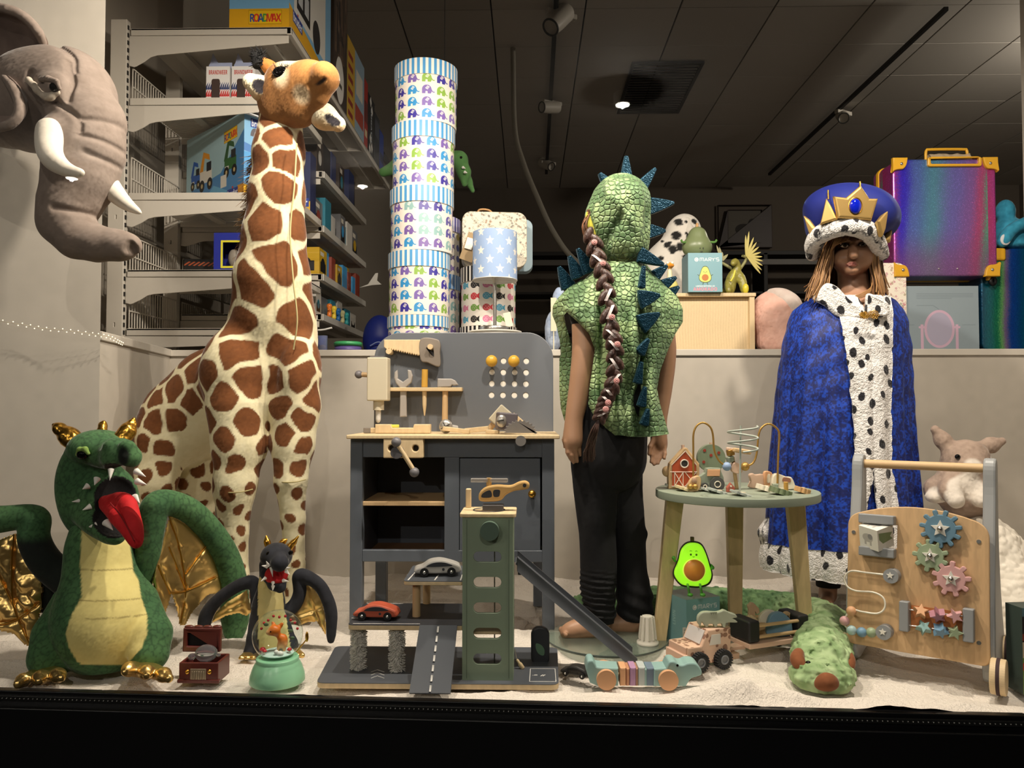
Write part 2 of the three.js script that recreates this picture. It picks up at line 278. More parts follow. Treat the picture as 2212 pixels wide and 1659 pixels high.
const fr = (y0, y1, z0, z1, r = 0.003) => { const b = box(3.6, y1 - y0, z1 - z0, r); mv(b, 0, (y0 + y1) / 2, -(z0 + z1) / 2); rot(b, 0, -GA, 0); b.translate(0.22, 0, glassZ(0.22)); return b; };
const fm = M(0x08080a, 0.35);
const sill = struct('trim_3', merge([fr(-0.05, -0.001, -0.008, 0.012, 0.002), fr(-0.62, -0.03, -0.030, 0.012)]), fm);
part('gasket', fr(-0.022, -0.010, -0.013, -0.006, 0.002), M(0x2b2b2a, 0.35, { metalness: 0.6 }), sill);
{ // beaded metal strip along the gasket
const n = 330, l = []; for (let i = 0; i < n; i++) { const b = new THREE.OctahedronGeometry(0.0022, 1); b.translate(-1.65 + i * 0.01, -0.016, 0.0135); rot(b, 0, -GA, 0); b.translate(0.22, 0, glassZ(0.22)); l.push(b); }
const b = part('bead_strip', merge(l), M(0x9a9a96, 0.3, { metalness: 0.9 }), sill); b.userData.kind = 'stuff';
}
struct('trim_4', merge([fr(2.16, 2.3, -0.03, 0.06)]), fm);
struct('pavement', mv(box(6, 0.1, 1.9, 0), 0, -0.75, -0.75), M(0x2a2a2a, 0.9));
}
// spotlights over the display
{
const body = lathe([[0.0, 0.10], [0.030, 0.098], [0.034, 0.09], [0.036, 0], [0.032, 0], [0.030, 0.012], [0.0, 0.012]], 28);
SPOTS.forEach(([x, y, z, tx, ty, tz, cd], i) => {
const t = thing('track_spotlight', ['white track spotlight above the glass at the elephant end', 'white track spotlight above the glass over the workbench', 'white track spotlight above the glass over the bead table'][i], 'spotlight');
t.position.set(x, y, z); const dir = V(tx - x, ty - y, tz - z).normalize(); const q = new THREE.Quaternion().setFromUnitVectors(V(0, -1, 0), dir);
const h = part('lamp_head', body.clone().applyQuaternion(q), M(0xded9cf, 0.5), t);
const lens = cyl(0.029, 0.029, 0.004, 24); lens.translate(0, 0.010, 0); lens.applyQuaternion(q);
part('lens', lens, new THREE.MeshStandardMaterial({ color: 0x222222, emissive: new THREE.Color(1, 0.85, 0.62), emissiveIntensity: 6 }), t);
part('stem', between(V(0, 0.05, 0).applyQuaternion(q), V(0, 0.19, 0), 0.006, 0.006), M(0xded9cf, 0.5), t);
const s = new THREE.SpotLight(WARM, cd, 0, 1.45, 0.4, 2); s.position.copy(V(x, y, z).addScaledVector(dir, 0.012)); s.target.position.set(tx, ty, tz); s.castShadow = true; s.shadow.radius = 1.6; scene.add(s, s.target);
});
solo('spotlight_track', mv(box(2.3, 0.03, 0.035, 0.003), 0.25, 2.13, -1.68), M(0xded9cf, 0.5), 'white lighting track above the window carrying the display spotlights', 'track');
}

// downlights in the arcade ceiling behind the viewer
ARCADE.forEach(([px, py, cd], i) => {
const n = V(-Math.tan(GA), 0, 1).normalize(), cam = V(0, EYE, 0), dir = P(px, py, 1).sub(cam), hit = cam.clone().addScaledVector(dir, n.dot(V(0, EYE, glassZ(0)).sub(cam)) / n.dot(dir)), r = dir.clone().addScaledVector(n, -2 * n.dot(dir)), p = hit.clone().addScaledVector(r, (2.75 - hit.y) / r.y);
const t = thing('arcade_downlight', 'lit recessed arcade downlight whose reflection shows in the glass ' + ['beside the ceiling grille', 'left of the hat box tower', 'under the elephant tusk'][i], 'ceiling light', p);
part('housing', lathe([[0.05, 0], [0.062, 0], [0.064, 0.08], [0, 0.085]], 28), M('#b9b4aa', 0.4), t);
part('lens', mv(cyl(0.049, 0.049, 0.004, 32), 0, -0.003, 0), new THREE.MeshStandardMaterial({ color: 0x222222, emissive: new THREE.Color(1, 0.95, 0.85), emissiveIntensity: 22 }), t);
const s = new THREE.PointLight(new THREE.Color(1, 0.92, 0.8), cd); s.position.set(p.x, p.y - 0.012, p.z); s.castShadow = true; s.shadow.radius = 0.7; scene.add(s);
});
struct('ceiling_arcade', mv(box(9, 0.1, 7, 0), -0.5, 2.89, 2.6), M(0x55504a, 0.9));

{ // unseen lamp added right of the picture to brighten the dark shop
const t = thing('added_fill_lamp', 'added unseen fill lamp on the shop ceiling beyond the right edge', 'ceiling light', V(4.7, 3.50, -5.6));
part('shade', lathe([[0, 0.07], [0.12, 0.07], [0.14, 0.04], [0.14, 0.0], [0.13, 0.0], [0.13, 0.02], [0, 0.02]], 32), M('#cfcac0', 0.5), t);
part('lens', mv(cyl(0.125, 0.125, 0.006, 32), 0, 0.014, 0), new THREE.MeshStandardMaterial({ color: 0x333333, emissive: new THREE.Color(1, 0.9, 0.75), emissiveIntensity: 4 }), t);
const s = new THREE.PointLight(new THREE.Color(1, 0.9, 0.76), 15); s.position.set(4.7, 3.42, -5.6); s.castShadow = true; s.shadow.radius = 5; scene.add(s);
}
// ---------- shop shelving on the left, seen end-on ----------
const XB=-1.60,XF=-0.924,Z0=2.95,Z1=3.41,Z2=4.34;
function printBox(w,h,d,faces,base='#888888'){// faces: {px,nx,py,ny,pz,nz: texture or colour}
const g=new THREE.BoxGeometry(w,h,d);g.translate(0,h / 2,0);
const m=['px','nx','py','ny','pz','nz'].map((k)=>{const f=faces[k]??base;return typeof f==='string'?M(f,0.4):new THREE.MeshStandardMaterial({map:f,roughness:0.38});});
return[g,m];
}
const shelfY={a:1.49,b:1.213,c:0.838,d:0.536,e:0.307};
{
const t=thing('shelving_unit','white slotted metal shop shelving unit seen end-on with wire backs','shelving');
const H=1.49 + 0.03;
// uprights with slots
const up=(z)=>{const s=rrect(0.064,3.0,0.002,0,0);for(let i=0;i<3;i++)s.holes.push(holeRect(0.004,0.016,0.001,0.0,0.3 + i*0.42));const g=ext(s,0.03,0.0015,1,4);g.translate(XB + 0.0,EYE + H - 1.5,-z);return g;};
part('upright',merge([up(Z0)]),SHELF_WHITE,t);part('upright',up(Z1),SHELF_WHITE,t);part('upright',up(Z2 + 0.02),SHELF_WHITE,t);part('upright',up(5.1),SHELF_WHITE,t);
{const l=[];for(let i=0;i<56;i++)l.push(mv(box(0.004,0.016,0.008,0),XB + 0.0335,EYE + H - 0.03 - i*0.030,-Z0 + 0.006));part('slot_row',merge(l),M(0x1c1a18,0.9),t).userData.kind='stuff';}
const bracket=(y,z,hl,hr)=>{const L=XF - XB - 0.045,s=shp([[0,0],[L,-0.004],[L,-hr],[0.11,-hl*0.66],...[[0.085,-hl*0.72],[0.06,-hl*0.88],[0.03,-hl*1.02],[0.02,-hl*1.05]],[0,-hl]]);const g=ext(s,0.004,0.001,1);g.translate(XB + 0.034,y,-z - 0.002);return g;};
const board=(y,z0,z1,kind,x0=XB + 0.04,x1=XF)=>{
const w=x1 - x0,d=z1 - z0,sh=part('shelf',merge([mv(box(0.02,0.03,d,0.003),x1 - 0.01,y - 0.015,-(z0 + z1)/ 2),mv(box(w,0.028,0.012,0.002),(x0 + x1)/ 2,y - 0.014,-z0 - 0.006),mv(box(w,0.028,0.012,0.002),(x0 + x1)/ 2,y - 0.014,-z1 + 0.006),kind?null:mv(box(w,0.006,d,0),(x0 + x1)/ 2,y - 0.004,-(z0 + z1)/ 2)]),SHELF_WHITE,t);
if(kind){const l=[],n=Math.floor(d / 0.016);for(let i=1;i<n;i++)l.push(mv(box(w - 0.02,0.005,0.006,0),(x0 + x1)/ 2,y - 0.004,-z0 - i*0.016));for(const f of[0.3,0.62])l.push(mv(box(0.035,0.012,d - 0.02,0),x0 + w*f,y - 0.012,-(z0 + z1)/ 2));const q=part('wire_deck',merge(l),SHELF_WHITE,sh);q.userData.kind='stuff';}
else for(const f of[0.18,0.8])part('stiffener',mv(box(0.05,0.022,d - 0.03,0.002),x0 + w*f,y - 0.016,-(z0 + z1)/ 2),SHELF_WHITE,sh);
return sh;
};
const Y=(k)=>EYE + shelfY[k];
board(Y('a'),Z0,Z2,0);board(Y('a'),Z2,5.1,0);board(Y('b'),Z0,Z1,1);board(Y('c'),Z0,Z1,1);board(Y('d'),Z0,Z1,0);board(Y('e'),Z0,Z1,0);
for(const[k,hl,hr]of[['a',0.118,0.034],['b',0.10,0.02],['c',0.10,0.03],['d',0.10,0.03],['e',0.07,0.03]])part('bracket',bracket(Y(k)- 0.030,Z0,hl,hr),SHELF_WHITE,t);
for(const y of[1.066,0.82,0.60,0.42]){board(EYE + y,Z1 + 0.01,Z2,y>1?1:0);part('bracket',bracket(EYE + y - 0.03,Z1 + 0.012,0.06,0.03),SHELF_WHITE,t);part('price_rail',merge([mv(box(0.006,0.03,Z2 - Z1 - 0.03,0.001),XF + 0.004,EYE + y - 0.015,-(Z1 + Z2)/ 2)]),M(0xc9c5bc,0.3),t);}
// wire backs
const wires=(y0,y1,z0,z1)=>{const l=[];for(let z=z0;z<z1;z +=0.021)l.push(mv(box(0.0035,y1 - y0,0.0035,0),XB + 0.035,(y0 + y1)/ 2,-z));for(const f of[0.02,0.42,0.98])l.push(mv(box(0.0045,0.005,z1 - z0,0),XB + 0.038,y0 +(y1 - y0)*f,-(z0 + z1)/ 2));return merge(l);};
for(const[k,h]of[['b',0.13],['c',0.15],['d',0.14],['e',0.17]]){const q=part('wire_back',wires(Y(k),Y(k)+ h,Z0 + 0.03,Z1 - 0.02),SHELF_WHITE,t);q.userData.kind='stuff';const q2=part('wire_back',wires(Y(k),Y(k)+ h,Z1 + 0.03,Z2 - 0.02),SHELF_WHITE,t);q2.userData.kind='stuff';}
}
// printed toy boxes
const road=(g,x,y,w,h,rotA=0)=>{g.save();g.translate(x,y);g.rotate(rotA);g.fillStyle='#f3c21c';g.fillRect(-w / 2,-h / 2,w,h);g.strokeStyle='#b98a10';g.lineWidth=2;g.strokeRect(-w / 2,-h / 2,w,h);g.font='bold ' + h*0.82 + 'px sans-serif';g.textAlign='center';g.textBaseline='middle';const s='ROADMAX',cs=['#2b4fa5','#d8342a','#2b4fa5','#3f9b45','#d8342a','#d8342a','#d8342a'];for(let i=0;i<7;i++){g.fillStyle=cs[i];g.fillText(s[i],-w / 2 + w*(i + 0.72)/ 7.4,h*0.05);}g.restore();};
const brud=(g,x,y,w,h)=>{g.fillStyle='#2a3f95';g.fillRect(x - w / 2,y - h / 2,w,h);g.fillStyle='#ffffff';g.font='bold ' + h*1.0 + 'px sans-serif';g.textAlign='center';g.textBaseline='middle';g.fillText('bruder',x,y + h*0.04,w*0.92);g.fillStyle='#d23a2e';g.fillRect(x - w*0.05,y - h*0.72,w*0.12,h*0.2);};
function digger(g,x,y,s,body,arm){// a small printed toy vehicle
g.fillStyle=arm;g.beginPath();g.moveTo(x - 0.5*s,y - 0.2*s);g.lineTo(x - 0.2*s,y - 0.9*s);g.lineTo(x + 0.25*s,y - 0.75*s);g.lineTo(x + 0.3*s,y - 0.55*s);g.lineTo(x - 0.1*s,y - 0.68*s);g.lineTo(x - 0.25*s,y - 0.1*s);g.fill();
g.fillStyle=body;g.fillRect(x - 0.45*s,y - 0.25*s,s*0.9,s*0.42);g.fillStyle='#23262c';g.fillRect(x + 0.05*s,y - 0.5*s,s*0.35,s*0.3);g.fillStyle='#e8e4da';g.fillRect(x - 0.42*s,y + 0.02*s,s*0.3,s*0.16);
g.fillStyle='#191919';for(const k of[-0.3,0.3]){g.beginPath();g.arc(x + k*s,y + 0.24*s,0.2*s,0,7);g.fill();}g.fillStyle='#c9b27c';for(const k of[-0.3,0.3]){g.beginPath();g.arc(x + k*s,y + 0.24*s,0.08*s,0,7);g.fill();}
}
const bigFront=canvasTex(512,320,(g,w,h)=>{g.fillStyle='#a9cbd4';g.fillRect(0,0,w,h);g.fillStyle='#4f8cc4';g.beginPath();g.moveTo(w,0.2*h);g.lineTo(w*0.62,0.62*h);g.lineTo(0.1*w,0.7*h);g.lineTo(0,h);g.lineTo(w,h);g.fill();g.fillStyle='#6db4dc';g.beginPath();g.moveTo(w*0.2,h);g.lineTo(w*0.5,0.74*h);g.lineTo(w*0.95,h*0.98);g.fill();g.fillStyle='#e09a2a';g.fillRect(0,h*0.72,w*0.14,h*0.28);g.fillRect(w*0.9,h*0.85,w*0.1,h*0.15);digger(g,w*0.17,h*0.58,90,'#2f62b5','#2f62b5');digger(g,w*0.36,h*0.6,120,'#e9e4d8','#e79b2c');digger(g,w*0.78,h*0.56,110,'#356b36','#2f5a32');g.fillStyle='#e8e2d6';g.fillRect(w*0.62,h*0.66,w*0.1,h*0.15);road(g,w*0.78,h*0.2,110,44,-0.05);brud(g,w*0.82,h*0.92,90,36);});
const bigSide=canvasTex(192,320,(g,w,h)=>{g.fillStyle='#8ec3ea';g.fillRect(0,0,w,h);g.fillStyle='#f2f6fa';g.fillRect(0,0,w,h*0.03);g.fillStyle='#5f8fd0';g.beginPath();g.moveTo(0,h*0.36);g.lineTo(w*0.5,h*0.4);g.lineTo(w,h*0.34);g.lineTo(w,h*0.5);g.lineTo(0,h*0.46);g.fill();g.fillStyle='#65aee8';g.fillRect(0,h*0.47,w,h*0.42);g.fillStyle='#f0b32c';g.fillRect(0,h*0.86,w,h*0.14);brud(g,w*0.55,h*0.11,120,34);g.fillStyle='#6d6a70';g.beginPath();g.arc(w*0.4,h*0.27,32,Math.PI,0);g.fill();g.fillStyle='#f0c24c';g.fillRect(w*0.56,h*0.22,60,14);});
function carton(name,label,cat,w,h,d,faces,pos,turn=0,group,base){const[g,m]=printBox(w,h,d,faces,base);const o=new THREE.Mesh(g,m);o.name=numbered(name);tag(o,label,cat,group);o.position.copy(pos);o.rotation.y=turn;return put(o,scene);}
const YS=(k)=>EYE + shelfY[k]+ 0.001;
{// large pale blue box standing obliquely on the third shelf: its local -x face looks left-forward
const L=0.5,Wd=0.115;
const ux=-0.754,uz=-0.657,vx=0.657,vz=-0.754;// long direction, short direction (x, z)
const c=V(-1.125 + ux*L / 2 + vx*Wd / 2,YS('c'),-3.0 + uz*L / 2 + vz*Wd / 2);
// local x axis along -u (towards the near corner): front face is local -z?? choose turn so that local +z faces left-forward
carton('toy_box','large pale blue vehicle toy box with printed tractors on the third shelf','box',L,0.338,Wd,{pz:bigFront,px:bigSide,py:'#dfeaf2'},c,Math.atan2(-vx,-vz),undefined,'#5f9fd0');
}
const roadFront=canvasTex(256,512,(g,w,h)=>{g.fillStyle='#7fb8e2';g.fillRect(0,0,w,h*0.86);g.fillStyle='#eab022';g.fillRect(0,h*0.84,w,h*0.16);road(g,w*0.6,h*0.895,140,46);digger(g,w*0.5,h*0.5,150,'#e9b52c','#e9b52c');});
const roadSide=canvasTex(640,512,(g,w,h)=>{g.fillStyle='#86bde4';g.fillRect(0,0,w,h);g.fillStyle='#e9e6de';g.fillRect(w*0.1,0,w*0.75,h*0.8);g.fillStyle='#1d1d1f';g.fillRect(w*0.16,h*0.3,w*0.3,h*0.45);g.fillStyle='#cfd3d6';for(let i=0;i<2;i++)for(let j=0;j<2;j++)g.fillRect(w*(0.19 + i*0.14),h*(0.36 + j*0.2),w*0.1,h*0.14);g.fillStyle='#e7ad22';g.beginPath();g.moveTo(0,h*0.8);g.lineTo(w,h*0.88);g.lineTo(w,h);g.lineTo(0,h);g.fill();brud(g,w*0.18,h*0.84,130,40);g.fillStyle='#2c2a2a';g.beginPath();g.arc(w*0.62,h*0.72,60,0,7);g.fill();road(g,w*0.8,h*0.93,150,50);});
carton('toy_box','yellow and blue vehicle toy box at the near end of the top shelf','box',0.24,0.62,0.64,{pz:roadFront,px:roadSide},V(-1.07,YS('a'),-3.0 - 0.32),0,undefined,'#eab022');
const T=(fn,w=128,h=192)=>canvasTex(w,h,fn);
const ovalT=T((g,w,h)=>{g.fillStyle='#40342c';g.fillRect(0,0,w,h);for(let i=0;i<40;i++){g.fillStyle=['#5c4838','#2b2522','#6f5a4a'][i % 3];g.fillRect(rnd()*w,rnd()*h*0.5,14,30);}g.fillStyle='#e7e4dd';g.beginPath();g.ellipse(w*0.45,h*0.78,40,34,0,0,7);g.fill();g.fillStyle='#55504a';g.fillRect(w*0.3,h*0.8,40,6);});
const yelT=T((g,w,h)=>{g.fillStyle='#8fa9bd';g.fillRect(0,0,w,h);g.fillStyle='#c9a233';g.fillRect(0,0,w*0.42,h);g.fillStyle='#8e2f22';for(let i=0;i<6;i++)g.fillRect(6,30 + i*26,34,12);g.fillStyle='#d9d4c6';g.fillRect(w*0.5,h*0.2,w*0.4,h*0.3);g.fillStyle='#a8402c';g.fillRect(w*0.45,h*0.62,w*0.5,h*0.2);});
const redT=T((g,w,h)=>{g.fillStyle='#a8281f';g.fillRect(0,0,w,h);g.fillStyle='#6b2119';g.fillRect(0,h*0.3,w,h*0.3);g.fillStyle='#d9c9a0';g.fillRect(20,h*0.7,w - 40,20);});
const bugT=T((g,w,h)=>{g.fillStyle='#17171b';g.fillRect(0,0,w,h);g.fillStyle='#e5e2dc';for(const[x,y]of[[0.4,0.08],[0.6,0.2],[0.4,0.68],[0.6,0.8],[0.3,0.86]]){g.save();g.translate(x*w,y*h);g.rotate(0.78);g.fillRect(-13,-13,26,26);g.restore();}g.save();g.translate(w*0.5,h*0.45);g.rotate(Math.PI / 2);g.fillStyle='#d8e2ea';g.font='bold 26px sans-serif';g.textAlign='center';g.fillText('BUGATTI',0,8);g.restore();});
let zc=3.66;
for(const[d,h,f,b,l]of[[0.28,0.66,ovalT,'#3a302a','dark toy box with a white oval on the top shelf'],[0.42,0.46,yelT,'#a98d3a','yellow and grey game box on the top shelf'],[0.1,0.41,redT,'#9a261e','narrow red box beside the chequered box on the top shelf'],[0.2,0.37,bugT,'#141418','black box with white chequers on the top shelf'],[0.16,0.33,T((g,w,h)=>{g.fillStyle='#22252e';g.fillRect(0,0,w,h);g.fillStyle='#4a4f5c';g.fillRect(10,20,w - 20,60);}),'#1d2028','dark grey box behind the chequered box on the top shelf'],[0.14,0.28,T((g,w,h)=>{g.fillStyle='#1f3f9a';g.fillRect(0,0,w,h);g.fillStyle='#0f1d4c';g.fillRect(0,h*0.5,w,h*0.2);}),'#1d3a8c','bright blue box at the far end of the top shelf']]){carton('toy_box',l,'box',0.3,h,d - 0.01,{px:f},V(-1.09,YS('a'),-zc - d / 2),0,undefined,b);zc +=d;}
// two white boxes with coloured zigzags on the second shelf
{
const fr=canvasTex(160,170,(g,w,h)=>{g.fillStyle='#eeebe8';g.fillRect(0,0,w,h);g.fillStyle='#c9453c';g.font='bold 24px sans-serif';g.textAlign='center';g.fillText('BRANDWEER',w / 2,32,w*0.8);const zig=(y,c)=>{g.fillStyle=c;for(let i=0;i<12;i++){g.beginPath();g.moveTo(i*14 - 6,y + 26);g.lineTo(i*14 + 4,y + 10);g.lineTo(i*14 + 16,y - 2);g.lineTo(i*14 + 10,y + 14);g.lineTo(i*14 + 8,y + 30);g.fill();}};zig(64,'#33406e');zig(92,'#cf3a3a');g.fillStyle='#e9a2a8';g.fillRect(0,h - 26,w,20);g.fillStyle='#4b3d38';g.beginPath();g.roundRect?g.roundRect(36,50,58,82,12):g.rect(36,50,58,82);g.fill();});
[[481,'left'],[535,'right']].forEach(([px,s])=>{
const p=P(px,200,3.12);p.y=YS('b');const t=thing('card_box',s==='left'?'white card box with zigzag print fully visible on the second shelf':'white card box with zigzag print half hidden behind the giraffe ear','box',p);
const[g,m]=printBox(0.096,0.176,0.1,{pz:fr},'#e6e1dd');const o=new THREE.Mesh(g,m);o.name='carton';put(o,t);
const b=ext(shp([[-0.05,0],[0.046,0],[0.046,0.03],[-0.012,0.03],[-0.034,0.07],[-0.044,0.03],[-0.05,0.02]]),0.002,0);b.translate(0,0.174,0.02);
part('pointed_flap',b,new THREE.MeshStandardMaterial({color:C2('#aab4d4'),roughness:0.5}),t);
});
}
// blue window box on the fourth shelf, and a striped one deeper in
{
const p=P(512,560,3.1);p.y=YS('d');const t=thing('window_box','blue toy box with a yellow framed window on the fourth shelf','box',p);
const s=rrect(0.15,0.165,0.002,0,0.0825);s.holes.push(holeRect(0.076,0.096,0.002,0.0,0.078));
part('front',mv(ext(s,0.003,0),0,0,0.05),M('#26308f',0.4),t);
const f=rrect(0.092,0.112,0.002,0,0.078);f.holes.push(holeRect(0.076,0.096,0.001,0,0.078));part('window_border',mv(ext(f,0.002,0),0,0,0.0525),M('#d8cf3a',0.4),t);
part('carton',merge([mv(box(0.15,0.165,0.003,0),0,0.0825,-0.05),mv(box(0.003,0.165,0.1,0),-0.0735,0.0825,0),mv(box(0.003,0.165,0.1,0),0.0735,0.0825,0),mv(box(0.15,0.003,0.1,0),0,0.1635,0),mv(box(0.15,0.003,0.1,0),0,0.002,0)]),M('#252c86',0.4),t);
part('contents',merge([mv(ell(0.024,0.04,0.02),-0.012,0.07,0),mv(ell(0.016,0.02,0.016),0.012,0.06,0.01)]),M('#8d8478',0.6),t);
const p2=P(440,535,3.3);p2.y=YS('d');
carton('toy_box','black box with orange stripes on the fourth shelf','box',0.14,0.1,0.08,{pz:T((g,w,h)=>{g.fillStyle='#191613';g.fillRect(0,0,w,h);g.fillStyle='#b8552c';for(let i=0;i<7;i++){g.save();g.translate(10 + i*18,40);g.rotate(0.6);g.fillRect(-4,-20,8,40);g.restore();}})},p2,0.2,undefined,'#141210');
}
// navy box right of the giraffe neck
{const p=V(-1.05,YS('c'),-3.36);carton('toy_box','tall navy box with a yellow foot right beside the giraffe neck','box',0.2,0.28,0.09,{pz:T((g,w,h)=>{g.fillStyle='#232c52';g.fillRect(0,0,w,h);g.fillStyle='#d8a928';g.fillRect(0,h*0.78,w,h*0.22);g.fillStyle='#e8e4dc';g.fillRect(w*0.66,h*0.3,w*0.16,h*0.12);brud(g,w*0.62,h*0.8,90,26);})},p,0,undefined,'#2a3156');}
// goods on the four shelves of the second bay
{
const cols=[['dark brown','#3d332c'],['grey','#6a6a6c'],['yellow','#c9a227'],['dark blue','#27335e'],['white','#c9c5bd'],['rust red','#8a3a28'],['black','#1f1e20'],['teal','#2f7d92'],['light blue','#3f96cf']];
const names=['top','second','third','lowest'];let ci=0;
[1.066,0.82,0.60,0.42].forEach((y,r)=>{
let z=Z1 + 0.06,k=0;const pos=['first','second','third','fourth','fifth','sixth','seventh','eighth','ninth'];
while(z<Z2 - 0.1&&k<9){
const d=rr(0.07,0.14),h=[0.22,0.19,0.16,0.12][r]*rr(0.65,1),c=cols[(ci*5 + r*2 + k)% 9];ci++;
const dark='#1a1817';
const tx=k % 3===0||(r===1&&k===0)?undefined:c[1];
const face=tx??T((g,w,hh)=>{g.fillStyle=c[1];g.fillRect(0,0,w,hh);g.fillStyle='#d8d2c4';g.fillRect(12,14,w - 50,18);g.fillStyle=dark;g.fillRect(14,60,w - 28,hh*0.35);g.fillStyle=cols[(k + 4 + r)% 9][1];g.beginPath();g.arc(w*0.5,hh*0.5,24,0,7);g.fill();},96,128);
carton('toy_box',c[0]+ ' toy box, ' + pos[k]+ ' from the giraffe on the ' + names[r]+ ' shelf of the far bay','box',0.16,h,d - 0.008,{px:face,pz:face},V(XF - 0.1 - rr(0,0.03),EYE + y + 0.001,-z - d / 2),0,'toy boxes in the far shelf bay',c[1]);z +=d;k++;
}
});
// little bright figures on the lowest shelf front
const fc=[['orange','#e07a2c'],['yellow','#e6c73a'],['blue','#2b78c4'],['pale yellow','#dcd7a0'],['teal','#35b0b4']];
for(let i=0;i<5;i++){const f=new Soft(0.01),x=XF - 0.012,y=EYE + 0.422,z=-3.6 - i*0.085;f.cap(V(x,y + 0.012,z),V(x,y + 0.035,z),0.012,0.009);f.ball(V(x,y + 0.055,z),0.014);f.cap(V(x,y + 0.036,z - 0.02),V(x,y + 0.036,z + 0.02),0.005,0.005);solo('toy_figure',f.mesh(0.004),M(fc[i][1],0.4),'small ' + fc[i][0]+ ' figure standing along the lowest far shelf','figure','bright figures on the lowest far shelf');}
}
// blue rounded backpack, white glider and small goods in the dark behind
{
let f=new Soft(0.04);f.ell(P(820,690,3.9),[0.085,0.13,0.07]);f.ell(P(818,712,3.84),[0.062,0.05,0.05]);const t=thing('backpack','dark blue rounded backpack standing in the gap left of the hat boxes','backpack');
part('bag',f.mesh(0.008),M('#1b2c86',0.5),t);part('pocket_seam',tube([P(800,700,3.78),P(818,692,3.77),P(838,700,3.78)],0.003),M('#9fb0e6',0.3),t);fin(t);t.position.y=TOP - 0.003;
const wing=ext(shp([[-0.07,-0.03],[-0.02,-0.01],[0.02,0.05],[0.035,0.052],[0.03,0.01],[0.055,-0.012],[0.0,-0.016]]),0.006,0.001);const p=P(803,610,4.2);wing.translate(p.x,p.y,p.z);solo('paper_glider',wing,M('#d8d4ca',0.6),'small white glider hanging in the dark beside the far shelves','glider');
const b=P(697,745,2.93);b.y=TOP;const t2=thing('clear_tube','small clear plastic tube with amber contents beside the giraffe','tube',b);
part('tube_wall',lathe([[0.018,0.001],[0.0185,0.06],[0.016,0.06],[0.0155,0.004],[0,0.004]],20),new THREE.MeshPhysicalMaterial({color:'#c9d2f0',transmission:0.85,roughness:0.1,thickness:0}),t2);part('amber_bead',mv(ell(0.012,0.01,0.012),0,0.016,0),M('#c98a3a',0.4),t2);
const s=thing('white_rod','thin white plastic rod sticking out over the ledge beside the giraffe','rod');part('rod',tube([P(640,711,2.99),P(690,713,2.99),P(717,708,2.985)],0.0035),M('#e8e6e0',0.3),s);part('rest',mv(box(0.03,0.06,0.03,0.004),P(652,711,3.0).x,TOP + 0.03,-3.0),M('#403c3a',0.5),s);fin(s);
const tp=P(752,745,3.05);tp.y=TOP;const tb=thing('tub','round plastic tub with a green lid on the partition ledge','tub',tp);
part('tub_wall',lathe([[0,0],[0.05,0],[0.054,0.03],[0,0.03]],32),M('#5a4c86',0.4),tb);part('lid',lathe([[0,0.046],[0.05,0.046],[0.056,0.042],[0.056,0.028],[0,0.028]],32),M('#3f9c62',0.35),tb);
}
// fallen little things hung up beyond: green plush peeping round the hat box tower
{
const f=new Soft(0.02);f.chain([[828,372,3.5,10],[860,360,3.5,16],[960,345,3.5,22],[992,345,3.46,17],[1002,372,3.45,14],[1003,398,3.45,6]]);f.chain([[996,360,3.48,9],[1012,392,3.48,7],[1021,412,3.48,5]]);
const t=thing('green_plush','green plush crocodile hanging behind the hat box tower','plush toy');part('body',f.mesh(0.006,(x,y,z)=>mix(C('#3f6a38'),C('#5d8f4e'),fbm(x*40,y*40,z*40))),plushMat(),t);
part('tooth',merge([[1000,362],[1004,372]].map(([x,y])=>cone(P(x,y,3.41),P(x + 6,y + 2,3.4),0.007))),M('#eeeae0',0.5),t);part('eye',mv(sph(0.006),...P(996,340,3.42).toArray()),EYE_BLACK,t);
part('cord',tube([P(960,330,3.5),V(P(960,330,3.5).x,3.55,-3.5)],0.0015),BLACK,t);fin(t);
}
